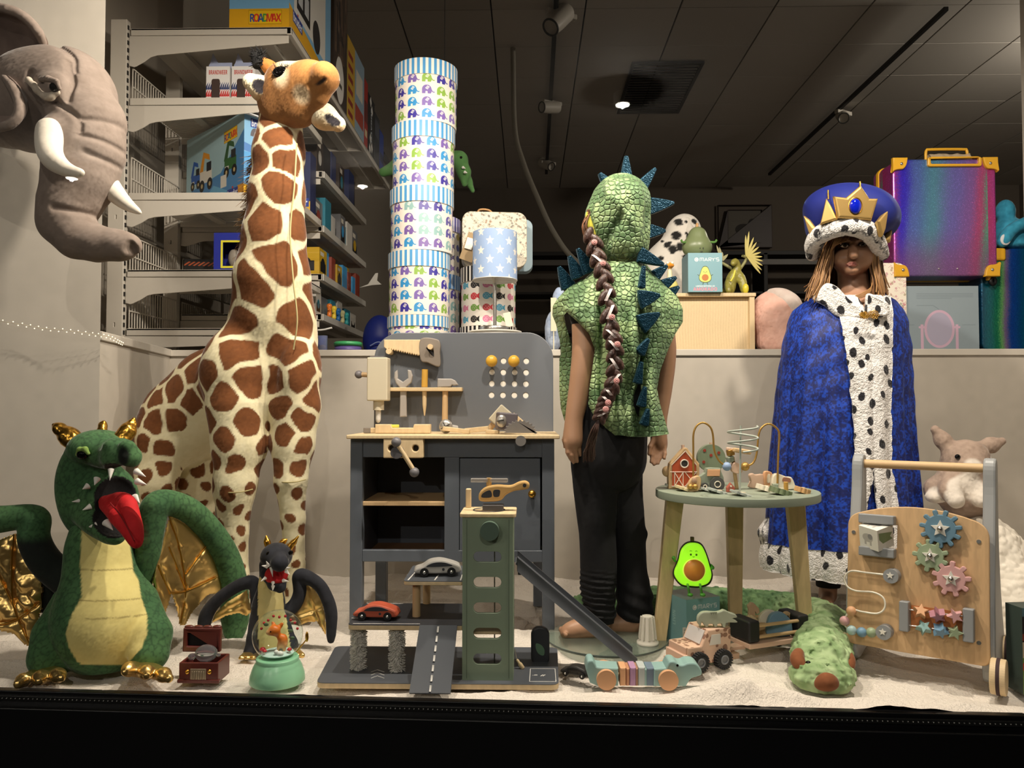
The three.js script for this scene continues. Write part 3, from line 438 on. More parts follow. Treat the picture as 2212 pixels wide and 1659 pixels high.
// ---------- tall plush giraffe ----------
{
const t=thing('plush_giraffe','tall plush giraffe standing by the shelves with its head tipped up','plush giraffe');
const f=new Soft(0.05),cream=C('#efe6c4'),brown=C('#7f4b23'),tan=C('#a9713a');
// neck
f.chain([[607,250,2.24,46],[602,330,2.24,50],[598,420,2.25,55],[592,510,2.26,62],[588,600,2.28,76],[590,680,2.31,82],[582,770,2.36,88]],0.04,1);
// chest and shoulders
f.chain([[588,740,2.36,92],[575,850,2.38,96]],0.05,2);
f.ell(P(508,800,2.27),[U(72,2.27),U(96,2.27),0.10],[0,0,-0.05],0.03,2);
f.ell(P(648,810,2.27),[U(44,2.27),U(90,2.27),0.09],[0,0,-0.08],0.03,2);
// barrel running back to the rump
f.chain([[560,815,2.38,104],[470,850,2.44,90],[398,905,2.46,80],[374,935,2.46,74]],0.06,3);
// front legs
f.chain([[514,880,2.26,67],[518,960,2.25,56],[509,1040,2.24,43],[506,1066,2.24,41]],0.025,4);f.chain([[506,1066,2.24,41],[506,1150,2.25,29],[514,1240,2.26,22],[518,1300,2.27,24],[518,1322,2.26,34]],0.012,4);
f.chain([[638,880,2.27,55],[633,960,2.26,43],[628,1040,2.25,35]],0.025,4);f.chain([[628,1040,2.25,34],[633,1120,2.25,25],[636,1210,2.26,22],[638,1295,2.27,24],[638,1322,2.26,34]],0.012,4);
// hind legs
f.chain([[354,960,2.41,56],[336,1040,2.39,40],[324,1110,2.40,27],[320,1215,2.41,20],[320,1278,2.40,27]],0.035,5);
f.chain([[440,985,2.56,46],[424,1050,2.56,44],[432,1110,2.57,25],[436,1215,2.58,19],[436,1256,2.57,24]],0.035,5);
const seamX=0.0;
// patches: sites thrown over the hide, spaced by how big the patches are there
const g0=f.mesh(0.012);const gp=g0.attributes.position,sites=[],spacing=(x,y,z)=>y>0.95?0.100 - 0.036*sstep(1.05,1.36,y):y>0.55?0.064 + 0.036*sstep(0.58,0.95,y):y>0.28?0.043 + 0.021*sstep(0.28,0.55,y):0.027 + 0.016*sstep(0.05,0.28,y);
seed=101;const order=Array.from({length:gp.count},(_,i)=>i);for(let i=order.length - 1;i>0;i--){const j=rnd()*(i + 1)|0;[order[i],order[j]]=[order[j],order[i]];}
for(const i of order){const x=gp.getX(i),y=gp.getY(i),z=gp.getZ(i),s=spacing(x,y,z);let ok=true;for(const q of sites){const dx=q[0]- x,dy=q[1]- y,dz=q[2]- z;if(dx*dx + dy*dy + dz*dz<s*s){ok=false;break;}}if(ok)sites.push([x,y,z,s]);}
const gr=new Map(),ck=(x,y,z)=>(Math.floor(x / 0.14)+ 50)*40000 +(Math.floor(y / 0.14)+ 50)*200 + Math.floor(z / 0.14)+ 60;
for(const s of sites){const k=ck(...s);(gr.get(k)||gr.set(k,[]).get(k)).push(s);}
const hide=(x0,y0,z0,nx,ny,nz)=>{
const w=0.017,x=x0 + w*(noise(x0*28,y0*28,z0*28)- 0.5),y=y0 + w*(noise(x0*28 + 9,y0*28,z0*28)- 0.5),z=z0 + w*(noise(x0*28,y0*28 + 9,z0*28)- 0.5);
let f1=9,f2=9,s1=0.1;
for(let a=-1;a<2;a++)for(let b=-1;b<2;b++)for(let c=-1;c<2;c++){const l=gr.get(ck(x + a*0.14,y + b*0.14,z + c*0.14));if(l)for(const q of l){const d=(q[0]- x)**2 +(q[1]- y)**2 +(q[2]- z)**2;if(d<f1){f2=f1;f1=d;s1=q[3];}else if(d<f2)f2=d;}}
f1=Math.sqrt(f1);f2=Math.sqrt(f2);
const leg=1 - sstep(0.28,0.75,y),gap=(f2 - f1)/ s1 -(0.165 + 0.14*leg);
let k=sstep(-0.02,0.05,gap)*sstep(0.02,-0.02,f1 / s1 -(0.74 - 0.34*leg));
if(ny<-0.45&&y>0.38&&y<0.75)k=0;
const n=fbm(x0*90,y0*140,z0*90);
return mix(mix(cream,C('#d9cb98'),n*0.6),mix(brown,C('#643a19'),n),k);
};
f.pad=0.01;f.onFloor();
part('body',f.mesh(0.0042,hide,0.22),plushMat(),t);
// seams along the neck front and at the knees
part('seam',tube([[641,310,2.155],[636,400,2.152],[627,500,2.15],[633,600,2.155],[642,690,2.168],[634,755,2.185]].map((p)=>P(...p)),0.0022,60),M('#c9bb86',0.9),t);
part('knee_seam',tube([[468,1060,2.215],[490,1064,2.182],[520,1063,2.182],[546,1057,2.21]].map((p)=>P(...p)),0.0018),M('#a99c6c',0.9),t);
part('knee_seam',tube([[596,1038,2.215],[615,1042,2.2],[640,1041,2.2],[660,1036,2.22]].map((p)=>P(...p)),0.0018),M('#a99c6c',0.9),t);
// head: looking up to the right
const h=new Soft(0.03);
h.chain([[604,215,2.22,48],[640,205,2.19,54]],0.03);h.chain([[628,190,2.2,56],[672,178,2.15,42],[700,170,2.11,31]],0.03);h.ell(P(702,166,2.10),[U(26,2.1),U(29,2.1),0.05],[0,0,0],0.02);h.chain([[612,240,2.21,44],[648,240,2.18,30]],0.03);h.chain([[650,250,2.18,20],[690,212,2.13,17]],0.03);
h.ell(P(610,158,2.17),[U(30,2.17),U(18,2.17),0.03],[0,0,0.15],0.015);
// mouth line and nostril pressed in
h.post=(d,x,y,z)=>{let m=0;for(const q of mouth){const a=(x - q.x)**2 +(y - q.y)**2 +(z - q.z)**2;m=Math.max(m,Math.exp(-a / 0.000035));}return d + 0.006*m;};
const mouth=[];for(let i=0;i<=14;i++){const u=i / 14;mouth.push(P(668 + 32*u,187 - 15*u*u,2.09 - 0.025*u));}for(let i=0;i<6;i++)mouth.push(P(713 + i,178 + i*3,2.06));
const face=(x,y,z,nx,ny,nz)=>{
const n=fbm(x*70,y*70,z*70),q=V(x,y,z),p1=P(690,160,2.1),dTip=q.distanceTo(p1);
let c=mix(C('#84572e'),C('#9c6b38'),n);c=mix(C('#a4713a'),c,sstep(0.0,0.11,dTip));
const w=(px,py,d,r)=>1 - sstep(r*0.4,r,q.distanceTo(P(px,py,d)));c=mix(c,C('#e2d5b4'),0.8*Math.max(w(628,138,2.15,0.05),w(650,205,2.11,0.035)*0.7,w(616,172,2.13,0.04)*0.8));
let m=9;for(const k of mouth)m=Math.min(m,q.distanceTo(k));return mix(C('#20120a'),c,sstep(0.003,0.007,m));
};
const head=part('head',h.mesh(0.0036,face,0.25),plushMat(),t);
const eye=part('eye',mv(ell(0.024,0.018,0.012),...P(607,157,2.125).toArray()),EYE_BLACK,head);
{const l=[];seed=5;for(let i=0;i<120;i++){const a=P(592 + rnd()*36,146 + rnd()*20,2.125),b=a.clone().add(V(rr(-0.012,0.012),rr(-0.004,0.016),rr(0.006,0.016)));l.push(between(a,b,0.0009,0.0003,4));}part('eyelashes',merge(l),BLACK,head).userData.kind='stuff';}
const ear=(pts,inner,name)=>{
const e=new Soft(0.02);e.chain(pts,0.02);const[ic,ir,ie]=inner;e.cut(ic,ir,ie,0.006);
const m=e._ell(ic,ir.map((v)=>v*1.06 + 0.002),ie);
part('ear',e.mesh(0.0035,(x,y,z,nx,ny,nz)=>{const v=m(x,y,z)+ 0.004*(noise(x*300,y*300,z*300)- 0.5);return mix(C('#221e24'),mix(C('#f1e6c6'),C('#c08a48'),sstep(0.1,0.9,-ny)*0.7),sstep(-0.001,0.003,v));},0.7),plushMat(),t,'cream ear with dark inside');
};
ear([[590,205,2.2,20],[566,192,2.18,25],[542,177,2.17,18]],[P(560,183,2.125),[0.034,0.030,0.028],[0,0,-0.75]]);
ear([[668,238,2.2,16],[700,252,2.18,26],[730,268,2.17,17]],[P(716,256,2.122),[0.034,0.028,0.030],[0,0,-0.5]]);
const horn=(pts,tuft)=>{const q=new Soft(0.01);q.chain(pts,0.01);const o=part('horn',q.mesh(0.004,()=>C('#a3662c'),0.5),plushMat(),t);const l=[];seed=9;const[cx,cy,d]=tuft;for(let i=0;i<600;i++){const a=P(cx + rr(-9,11),cy + rr(-12,18),d + rr(-0.015,0.012)),b=a.clone().add(V(rr(-0.018,0.012),rr(-0.008,0.018),rr(-0.012,0.014)));l.push(between(a,b,0.0016,0.0005,4));}part('tuft',merge([l,between(P(cx - 4,cy - 8,d),P(cx + 4,cy + 18,d),0.017,0.021)]),M('#090808',0.95),o).userData.kind='stuff';};
horn([[598,160,2.19,19],[582,146,2.185,15],[568,134,2.18,11]],[558,124,2.18]);
// mane: soft hair down the back of the neck
{const l=[];seed=12;for(let i=0;i<900;i++){const u=rnd(),py=330 + 270*u,px=556 - 0.13*(py - 330),a=P(px + rr(-3,8),py,2.27 + rr(-0.02,0.05)),L=rr(0.015,0.05)*(1.1 - 0.5*u),b=a.clone().add(V(-L*rr(0.4,1),-L*rr(0.2,1.2),rr(-0.01,0.02)));l.push(between(a,b,0.0011,0.0003,4));}part('mane',merge(l),M('#8a6233',0.9),t).userData.kind='stuff';}
fin(t);
}
// ---------- plush elephant head on the left wall ----------
{
const t=thing('plush_elephant_head','grey plush elephant head with white tusks mounted on the left wall','plush elephant'),D=1.86;
const f=new Soft(0.03);f.pad=0.01;
f.ell(P(108,215,D + 0.05),[U(112,D),U(112,D),0.13],[0,0,0.2],0.04);
f.ell(P(165,200,D + 0.02),[U(80,D),U(94,D),0.10],[0,0,0.45],0.05);
f.chain([[60,230,1.93,95],[15,230,1.98,90]],0.05);
f.chain([[186,265,D,82],[182,330,D - 0.01,79],[172,385,D - 0.02,72],[150,440,D - 0.03,60],[142,478,D - 0.035,54],[168,512,D - 0.04,45],[210,526,D - 0.04,37],[255,530,D - 0.04,31],[278,532,D - 0.04,28]],0.02);
f.ell(P(120,285,D - 0.075),[U(32,D),U(30,D),0.04],[0,0,-0.3],0.02);// tusk sheath
f.ell(P(112,190,D - 0.085),[U(34,D),U(26,D),0.018],[0,0,0.2],0.03);// brow
f.cut(P(280,537,D - 0.075),[U(17,D),U(14,D),0.03],[0,0,0.3],0.008);// trunk tip hollow
// wrinkle creases
const cr=[];const crease=(pts)=>{const c=new THREE.CatmullRomCurve3(pts.map((p)=>P(...p)));cr.push(c.getPoints(26));};
crease([[150,242,D - 0.13],[195,238,D - 0.12],[235,246,D - 0.08]]);crease([[155,282,D - 0.12],[190,286,D - 0.12],[235,308,D - 0.07]]);crease([[165,318,D - 0.12],[200,330,D - 0.11],[245,350,D - 0.06]]);crease([[104,442,D - 0.12],[135,444,D - 0.13],[175,450,D - 0.1]]);crease([[128,118,D - 0.1],[132,160,D - 0.115],[130,205,D - 0.12]]);crease([[100,205,D - 0.12],[140,240,D - 0.14],[150,270,D - 0.13]]);crease([[55,150,D - 0.1],[52,175,D - 0.1],[75,205,D - 0.11]]);crease([[112,92,D],[150,120,D - 0.06],[140,140,D - 0.1]]);crease([[258,555,D - 0.09],[262,540,D - 0.1],[268,520,D - 0.09]]);
f.post=(d,x,y,z)=>{if(d>0.03||d<-0.03)return d;let m=0;for(const c of cr)for(const q of c){const a=(x - q.x)**2 +(y - q.y)**2 +(z - q.z)**2*0.004;if(a<0.0004)m=Math.max(m,Math.exp(-a / 0.00005));}return d + 0.009*m;};
const fur=(x,y,z)=>{const n=fbm(x*60,y*60,z*60);return mix(C('#75675d'),C('#8f8177'),n);};
part('head',f.mesh(0.0038,fur,0.25),plushMat(0.95,0.35),t);
// ear, a thick cupped flap reaching out of the picture
const eo=[[95,100,0.0],[82,68,-0.03],[52,36,-0.05],[15,20,-0.06],[-40,16,-0.05],[-110,50,-0.03],[-150,130,-0.02],[-140,210,-0.04],[-90,262,-0.07],[-30,275,-0.10],[14,272,-0.115],[38,252,-0.115],[42,225,-0.112],[28,190,-0.10],[8,166,-0.07],[30,140,0.02]],ec=new THREE.CatmullRomCurve3(eo.map(([x,y,z])=>P(x,y,D + z)),true),e0=P(10,140,D + 0.05);
const es=sheet((u,v)=>{const q=ec.getPoint(u),k=1 - v,a=e0.clone().lerp(q,k);a.z +=(q.z - e0.z)*(k*k - k)*0.9;return a;},90,20,0.012),ear=part('ear',paint(G(es),(x,y,z)=>mix(C('#8d7c72'),C('#6f5d55'),fbm(x*50,y*50,z*50))),plushMat(0.95,0.6),t);
{const q=new Soft(0.006);q.curve(eo.slice(0,15).map(([x,y,z],i)=>[x,y,D + z,i===0||i===14?6:9]),0.006,0,5);part('ear_rim',q.mesh(0.0035,fur,0.3),plushMat(0.95,0.35),ear);}
for(const pts of[[[108,283,D - 0.10,28],[106,320,D - 0.125,25],[116,345,D - 0.14,22],[140,364,D - 0.15,15],[162,372,D - 0.155,10],[176,373,D - 0.158,6]],[[206,368,D + 0.01,27],[238,406,D,22],[270,438,D - 0.01,14],[302,459,D - 0.01,4.5]]]){const k=new Soft(0.008);k.curve(pts,0.006);part('tusk',k.mesh(0.0035,()=>C('#d6cec0'),0.15),plushMat(0.8,0.3),t);}
const ey=part('eye',mv(sph(0.0115),...P(118,189,D - 0.108).toArray()),EYE_BLACK,t);
{const k=new Soft(0.004);k.chain([[88,172,D - 0.108,6],[104,170,D - 0.113,7],[122,176,D - 0.114,6],[129,192,D - 0.11,4]],0.004);part('eyelid',k.mesh(0.003,fur,0.5),plushMat(0.95,0.35),ey);}
{const k=new Soft(0.006);seed=31;for(let i=0;i<16;i++){const u=i / 15;k.ball(P(62 + 62*u,172 + 40*Math.sin(u*2.2)- 6*u + rr(-3,3),D - 0.098 - 0.004*u),U(rr(5,8),D),0.006);}part('eye_bag',k.mesh(0.003,(x,y,z)=>mix(C('#9c8f82'),C('#c4b8a6'),fbm(x*120,y*120,z*120)),0.6),plushMat(),t);}
fin(t);
}
// ---------- plush dragons ----------
const goldFoil=new THREE.MeshStandardMaterial({color:C2('#f0cb80'),metalness:0.95,roughness:0.32});
// crumpled gold membrane between traced outline points: [px, py, d] list, wrinkled and padded
function membrane(pts,ribs,D,amp){
const c=new THREE.Shape(pts.map((p)=>new THREE.Vector2(p[0],-p[1]))),xs=pts.map((p)=>p[0]),ys=pts.map((p)=>-p[1]);
const x0=Math.min(...xs),x1=Math.max(...xs),y0=Math.min(...ys),y1=Math.max(...ys),poly=c.getPoints(4),inside=(x,y)=>{let r=false;for(let i=0,j=poly.length - 1;i<poly.length;j=i++){const a=poly[i],b=poly[j];if((a.y>y)!==(b.y>y)&&x<(b.x - a.x)*(y - a.y)/(b.y - a.y)+ a.x)r=!r;}return r;};
const edge=(x,y)=>{let m=1e9;for(let i=0,j=poly.length - 1;i<poly.length;j=i++){const a=poly[i],b=poly[j],dx=b.x - a.x,dy=b.y - a.y,t=clamp(((x - a.x)*dx +(y - a.y)*dy)/(dx*dx + dy*dy||1),0,1);m=Math.min(m,Math.hypot(x - a.x - dx*t,y - a.y - dy*t));}return m;};
const rib=(x,y)=>{let m=1e9;for(const r of ribs)for(let i=0;i + 1<r.length;i++){const[ax,ay]=[r[i][0],-r[i][1]],dx=r[i + 1][0]- ax,dy=-r[i + 1][1]- ay,t=clamp(((x - ax)*dx +(y - ay)*dy)/(dx*dx + dy*dy||1),0,1);m=Math.min(m,Math.hypot(x - ax - dx*t,y - ay - dy*t));}return m;};
const st=(x1 - x0)>150?2.6:1.8,nx=Math.ceil((x1 - x0)/ st),ny=Math.ceil((y1 - y0)/ st),pos=[],id=new Map(),idx=[];
const vert=(i,j,s)=>{const k=(j*(nx + 1)+ i)*2 + s;if(id.has(k))return id.get(k);const x=x0 + i*st,y=y0 + j*st,e=edge(x,y),pad=Math.min(1,e / 14),rb=1 - Math.exp(-((rib(x,y)/ 5)**2)),w=fbm(x*0.06,y*0.06,3)- 0.5,fold=Math.abs(noise(x*0.034 + y*0.03,y*0.026 - x*0.02,7)- 0.5)*2;
const dz=(Math.sqrt(pad)*(0.45 + 0.55*rb)+ w*0.55*pad +(fold - 0.5)*0.8*pad)*amp;const p=P(x,-y,D(x,-y));pos.push(p.x,p.y,p.z +(s?-dz*0.8:dz));id.set(k,pos.length / 3 - 1);return pos.length / 3 - 1;};
for(let j=0;j<ny;j++)for(let i=0;i<nx;i++){if(!inside(x0 +(i + 0.5)*st,y0 +(j + 0.5)*st))continue;for(const s of[0,1]){const a=vert(i,j,s),b=vert(i + 1,j,s),d=vert(i,j + 1,s),e=vert(i + 1,j + 1,s);if(s)idx.push(a,e,b,a,d,e);else idx.push(a,b,e,a,e,d);}}
const g=new THREE.BufferGeometry();g.setAttribute('position',new THREE.Float32BufferAttribute(pos,3));g.setIndex(idx);g.computeVertexNormals();return g;
}
const ribTube=(pts,D,r,dz)=>tube(pts.map((p)=>P(p[0],p[1],D(p[0],p[1])).add(V(0,0,dz))),r,pts.length*5,false,6);
{
const t=thing('plush_dragon','big green plush dragon with yellow belly, gold wings and red tongue','plush dragon'),w=[0,0];
const scaleC=(x,y,z)=>{worley(x*62,y*62,z*62,w);const e=sstep(0.02,0.16,w[1]- w[0]),n=fbm(x*18,y*18,z*18);return mix(C('#15301b'),mix(C('#2b5233'),C('#557d4d'),n),0.45 + 0.55*e);};
const D=1.86;
const f=new Soft(0.03);f.pad=0.006;f.onFloor();
f.chain([[212,1150,D + 0.01,50],[214,1190,D,57],[224,1270,D,72],[230,1330,D - 0.01,84],[234,1378,D - 0.01,82]],0.05);
f.ell(P(222,1345,D - 0.04),[U(92,D),U(90,D),0.10],[0,0,0],0.05);
f.chain([[150,1300,D + 0.01,36],[122,1370,D - 0.05,46],[112,1418,D - 0.07,48]],0.012);
f.chain([[306,1296,D + 0.01,34],[328,1370,D - 0.05,40],[322,1410,D - 0.07,42]],0.012);
const seam=[1233,1299,1337];
const edgeX=[[1060,171,262],[1120,171,266],[1216,167,282],[1235,168,284],[1254,170,296],[1290,172,302],[1330,150,316],[1370,138,316],[1400,146,304],[1432,166,276]];
const bodyC=(x,y,z,nx,ny,nz)=>{
// picture position of the point, used here only to follow the sewn outline of the belly panel on this body
const a=z===0?0:-z,u=x / a*1700,px=1139 + u*0.977 + 0,py=880 -(y - EYE)/ a*FOC;
let l=171,r=270;for(let i=0;i + 1<edgeX.length;i++)if(py>=edgeX[i][0]&&py<=edgeX[i + 1][0]){const k=(py - edgeX[i][0])/(edgeX[i + 1][0]- edgeX[i][0]);l=edgeX[i][1]+(edgeX[i + 1][1]- edgeX[i][1])*k;r=edgeX[i][2]+(edgeX[i + 1][2]- edgeX[i][2])*k;}
const inn=Math.min(px - l,r - px,1436 - py),belly=nz>-0.1&&py>1060?sstep(-1.5,1.5,inn):0;
let k=1;for(const s of seam)k=Math.min(k,sstep(0.6,2.2,Math.abs(py - s - 0.05*(px - 222)*(s>1300?-1:-0.6)- 0.0006*(px - 225)**2*-1)));
const n=fbm(x*50,y*50,z*50);return mix(scaleC(x,y,z),mix(C('#a3945a'),mix(C('#e3d58c'),C('#d6c67c'),n),k),belly);
};
part('body',f.mesh(0.0040,bodyC,0.2),plushMat(),t,'green body with a pale yellow belly panel');
// head with open mouth
const h=new Soft(0.02);h.pad=0.006;
h.ell(P(214,968,D - 0.02),[U(60,D),U(40,D),0.075],[0,0,0],0.03);h.curve([[190,1000,D,46],[182,1060,D + 0.01,42],[196,1120,D + 0.02,40]],0.03);
h.chain([[236,980,D - 0.06,34],[260,984,D - 0.11,32],[280,987,D - 0.14,25]],0.025);h.ell(P(238,1078,D + 0.0),[U(54,D),U(74,D),0.075],[0,0,0.15],0.02);
h.ell(P(243,962,D - 0.13),[U(15,D),U(11,D),0.016],[0,0,0],0.015);h.ell(P(274,962,D - 0.15),[U(14,D),U(11,D),0.016],[0,0,0],0.015);
h.curve([[172,1092,D - 0.0,26],[206,1128,D - 0.07,24],[250,1156,D - 0.13,21]],0.015);// lower jaw
h.chain([[164,965,D - 0.03,8],[176,955,D - 0.06,9],[196,962,D - 0.085,7]],0.01);
const mc=P(252,1080,D - 0.135),mr=[U(70,D),U(72,D),0.15],me=[0,0.25,0.3];h.cut(mc,mr,me,0.008);
const mf=h._ell(mc,mr.map((v)=>v + 0.0035),me),nost=[P(247,988,D - 0.20),P(287,975,D - 0.19)];
part('head',h.mesh(0.0038,(x,y,z,nx,ny,nz)=>{const m=mf(x,y,z);if(m<0)return C('#0a090c');const q=V(x,y,z);let k=1;k=Math.min(k,sstep(0.011,0.02,Math.hypot((q.x - nost[0].x)*1.1,(q.y - nost[0].y)*0.7)));return mix(C('#0d140e'),scaleC(x,y,z),k);},0.2),plushMat(),t);
part('eye',mv(ell(0.013,0.012,0.009),...P(178,982,D - 0.095).toArray()),EYE_BLACK,t);{const k=new Soft(0.004);k.chain([[166,982,D - 0.09,4],[172,971,D - 0.096,5.5],[184,970,D - 0.1,5.5],[191,980,D - 0.1,4]],0.004);part('eyelid',k.mesh(0.003,()=>C('#7d9a4c'),0.3),plushMat(),t);}
{const k=new Soft(0.012);k.curve([[228,1084,D - 0.06,14],[256,1112,D - 0.15,17],[284,1150,D - 0.185,12],[295,1176,D - 0.195,4]],0.015);k.curve([[250,1080,D - 0.07,14],[275,1086,D - 0.15,13],[291,1136,D - 0.185,10],[296,1174,D - 0.195,4]],0.015);const g=k.mesh(0.0035,(x,y,z)=>mix(C('#b00d14'),C('#d4161c'),fbm(x*60,y*60,z*60)),0.2);part('tongue',g,plushMat(0.8,0.4,0xff8080),t);part('tongue_seam',tube([P(238,1086,D - 0.165),P(262,1116,D - 0.19),P(290,1168,D - 0.218)],0.0014),M('#7d0a10',0.9),t);}
for(const[bx,by,tx,ty,d0,r]of[[240,1014,237,1038,0.165,6],[210,1034,204,1048,0.11,7],[190,1050,178,1057,0.08,7],[294,1018,315,1030,0.14,7],[296,1040,317,1047,0.13,7],[160,1080,138,1090,0.03,7],[182,1080,155,1084,0.05,7],[196,1094,178,1102,0.08,7],[206,1136,192,1138,0.11,8],[229,1128,244,1145,0.155,8],[290,1074,302,1087,0.12,8],[288,1090,300,1104,0.12,8],[292,1136,299,1132,0.11,5]])part('tooth',cone(P(bx,by,D - d0),P(tx,ty,D - d0 - 0.012),U(r,D)),M('#e6e2da',0.6),t);
const hornMat=GOLD;for(const pts of[[[178,968,D - 0.01,20],[150,944,D,21],[128,926,D,13],[116,917,D,4]],[[220,934,D + 0.0,12],[222,918,D + 0.01,8],[224,910,D + 0.01,2]],[[264,948,D - 0.02,19],[276,930,D - 0.01,17],[285,915,D,9],[289,904,D,3]]]){const k=new Soft(0.008);k.chain(pts,0.008);k.post=(d,x,y,z)=>d + 0.0022*(noise(x*140,y*140,z*140)- 0.5);part('horn',k.mesh(0.0035,null,0.2),hornMat,t);}
// feet of padded gold foil with three toes
for(const[cx,cy,s]of[[92,1458,1],[312,1446,-1]]){const k=new Soft(0.012);for(const q of[-1,0,1])k.chain([[cx + 8*q + s*10,cy - 4,D - 0.07,18],[cx + q*38 - s*4,cy + 6 - s*q*6,D - 0.16,14],[cx + q*47 - s*6,cy + 12 - s*q*7,D - 0.175,9]],0.01);k.post=(d,x,y,z)=>d + 0.004*(fbm(x*60,y*60,z*60)- 0.5);k.onFloor();part('foot',k.mesh(0.0035,null,0.1),goldFoil,t);}
// wings: padded green arm and foil membrane
const DR=(x,y)=>D + 0.03 + 0.0013*Math.max(0,x - 340),DL=(x,y)=>D + 0.02;
const arm=new Soft(0.02);arm.pad=0.004;arm.curve([[300,1262,D + 0.04,24],[318,1200,DR(318),22],[328,1130,DR(328),24],[336,1092,DR(336),23],[366,1086,DR(366),22],[410,1104,DR(410),23],[452,1146,DR(452),24],[486,1200,DR(486),25],[504,1262,DR(504),26],[508,1330,DR(508),26],[506,1372,DR(506),16]],0.014);
const wr=part('wing',arm.mesh(0.004,scaleC,0.2),plushMat(),t);
const mR=[[330,1250],[345,1200],[357,1150],[368,1114],[398,1130],[440,1166],[466,1206],[484,1262],[480,1276],[468,1282],[449,1284],[416,1320],[400,1350],[389,1349],[382,1312],[371,1280],[363,1306],[353,1334],[346,1322],[334,1278]],ribsR=[[[368,1114],[390,1180],[404,1270],[394,1344]],[[368,1180],[404,1270]],[[470,1246],[404,1276],[371,1280]],[[450,1176],[404,1240]],[[345,1220],[371,1282]]];
part('membrane',membrane(mR,ribsR,DR,0.012),goldFoil,wr);for(const r of ribsR)part('rib_seam',ribTube(r,DR,0.0018,0.007),GOLD,wr);
const arL=new Soft(0.02);arL.pad=0.004;arL.curve([[-120,1180,DL(),26],[-60,1130,DL(),26],[0,1122,DL(),25],[76,1118,DL(),22],[72,1160,DL(),26],[92,1205,DL(),27],[122,1236,D + 0.03,27],[160,1262,D + 0.03,30]],0.014);arL.chain([[122,1240,D + 0.06,30],[100,1300,D + 0.06,24]],0.014);
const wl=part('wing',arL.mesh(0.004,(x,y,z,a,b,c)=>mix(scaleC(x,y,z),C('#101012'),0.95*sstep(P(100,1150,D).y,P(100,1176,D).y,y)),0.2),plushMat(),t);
const mL=[[-110,1330],[-60,1190],[0,1166],[34,1153],[60,1190],[86,1240],[92,1270],[90,1312],[82,1340],[72,1400],[52,1390],[30,1368],[4,1362],[-40,1350]],ribsL=[[[34,1153],[30,1220],[34,1310],[70,1396]],[[-20,1200],[34,1310]],[[90,1300],[34,1340],[-30,1350]]];
part('membrane',membrane(mL,ribsL,DL,0.012),goldFoil,wl);for(const r of ribsL)part('rib_seam',ribTube(r,DL,0.0018,0.007),GOLD,wl);
fin(t);
}
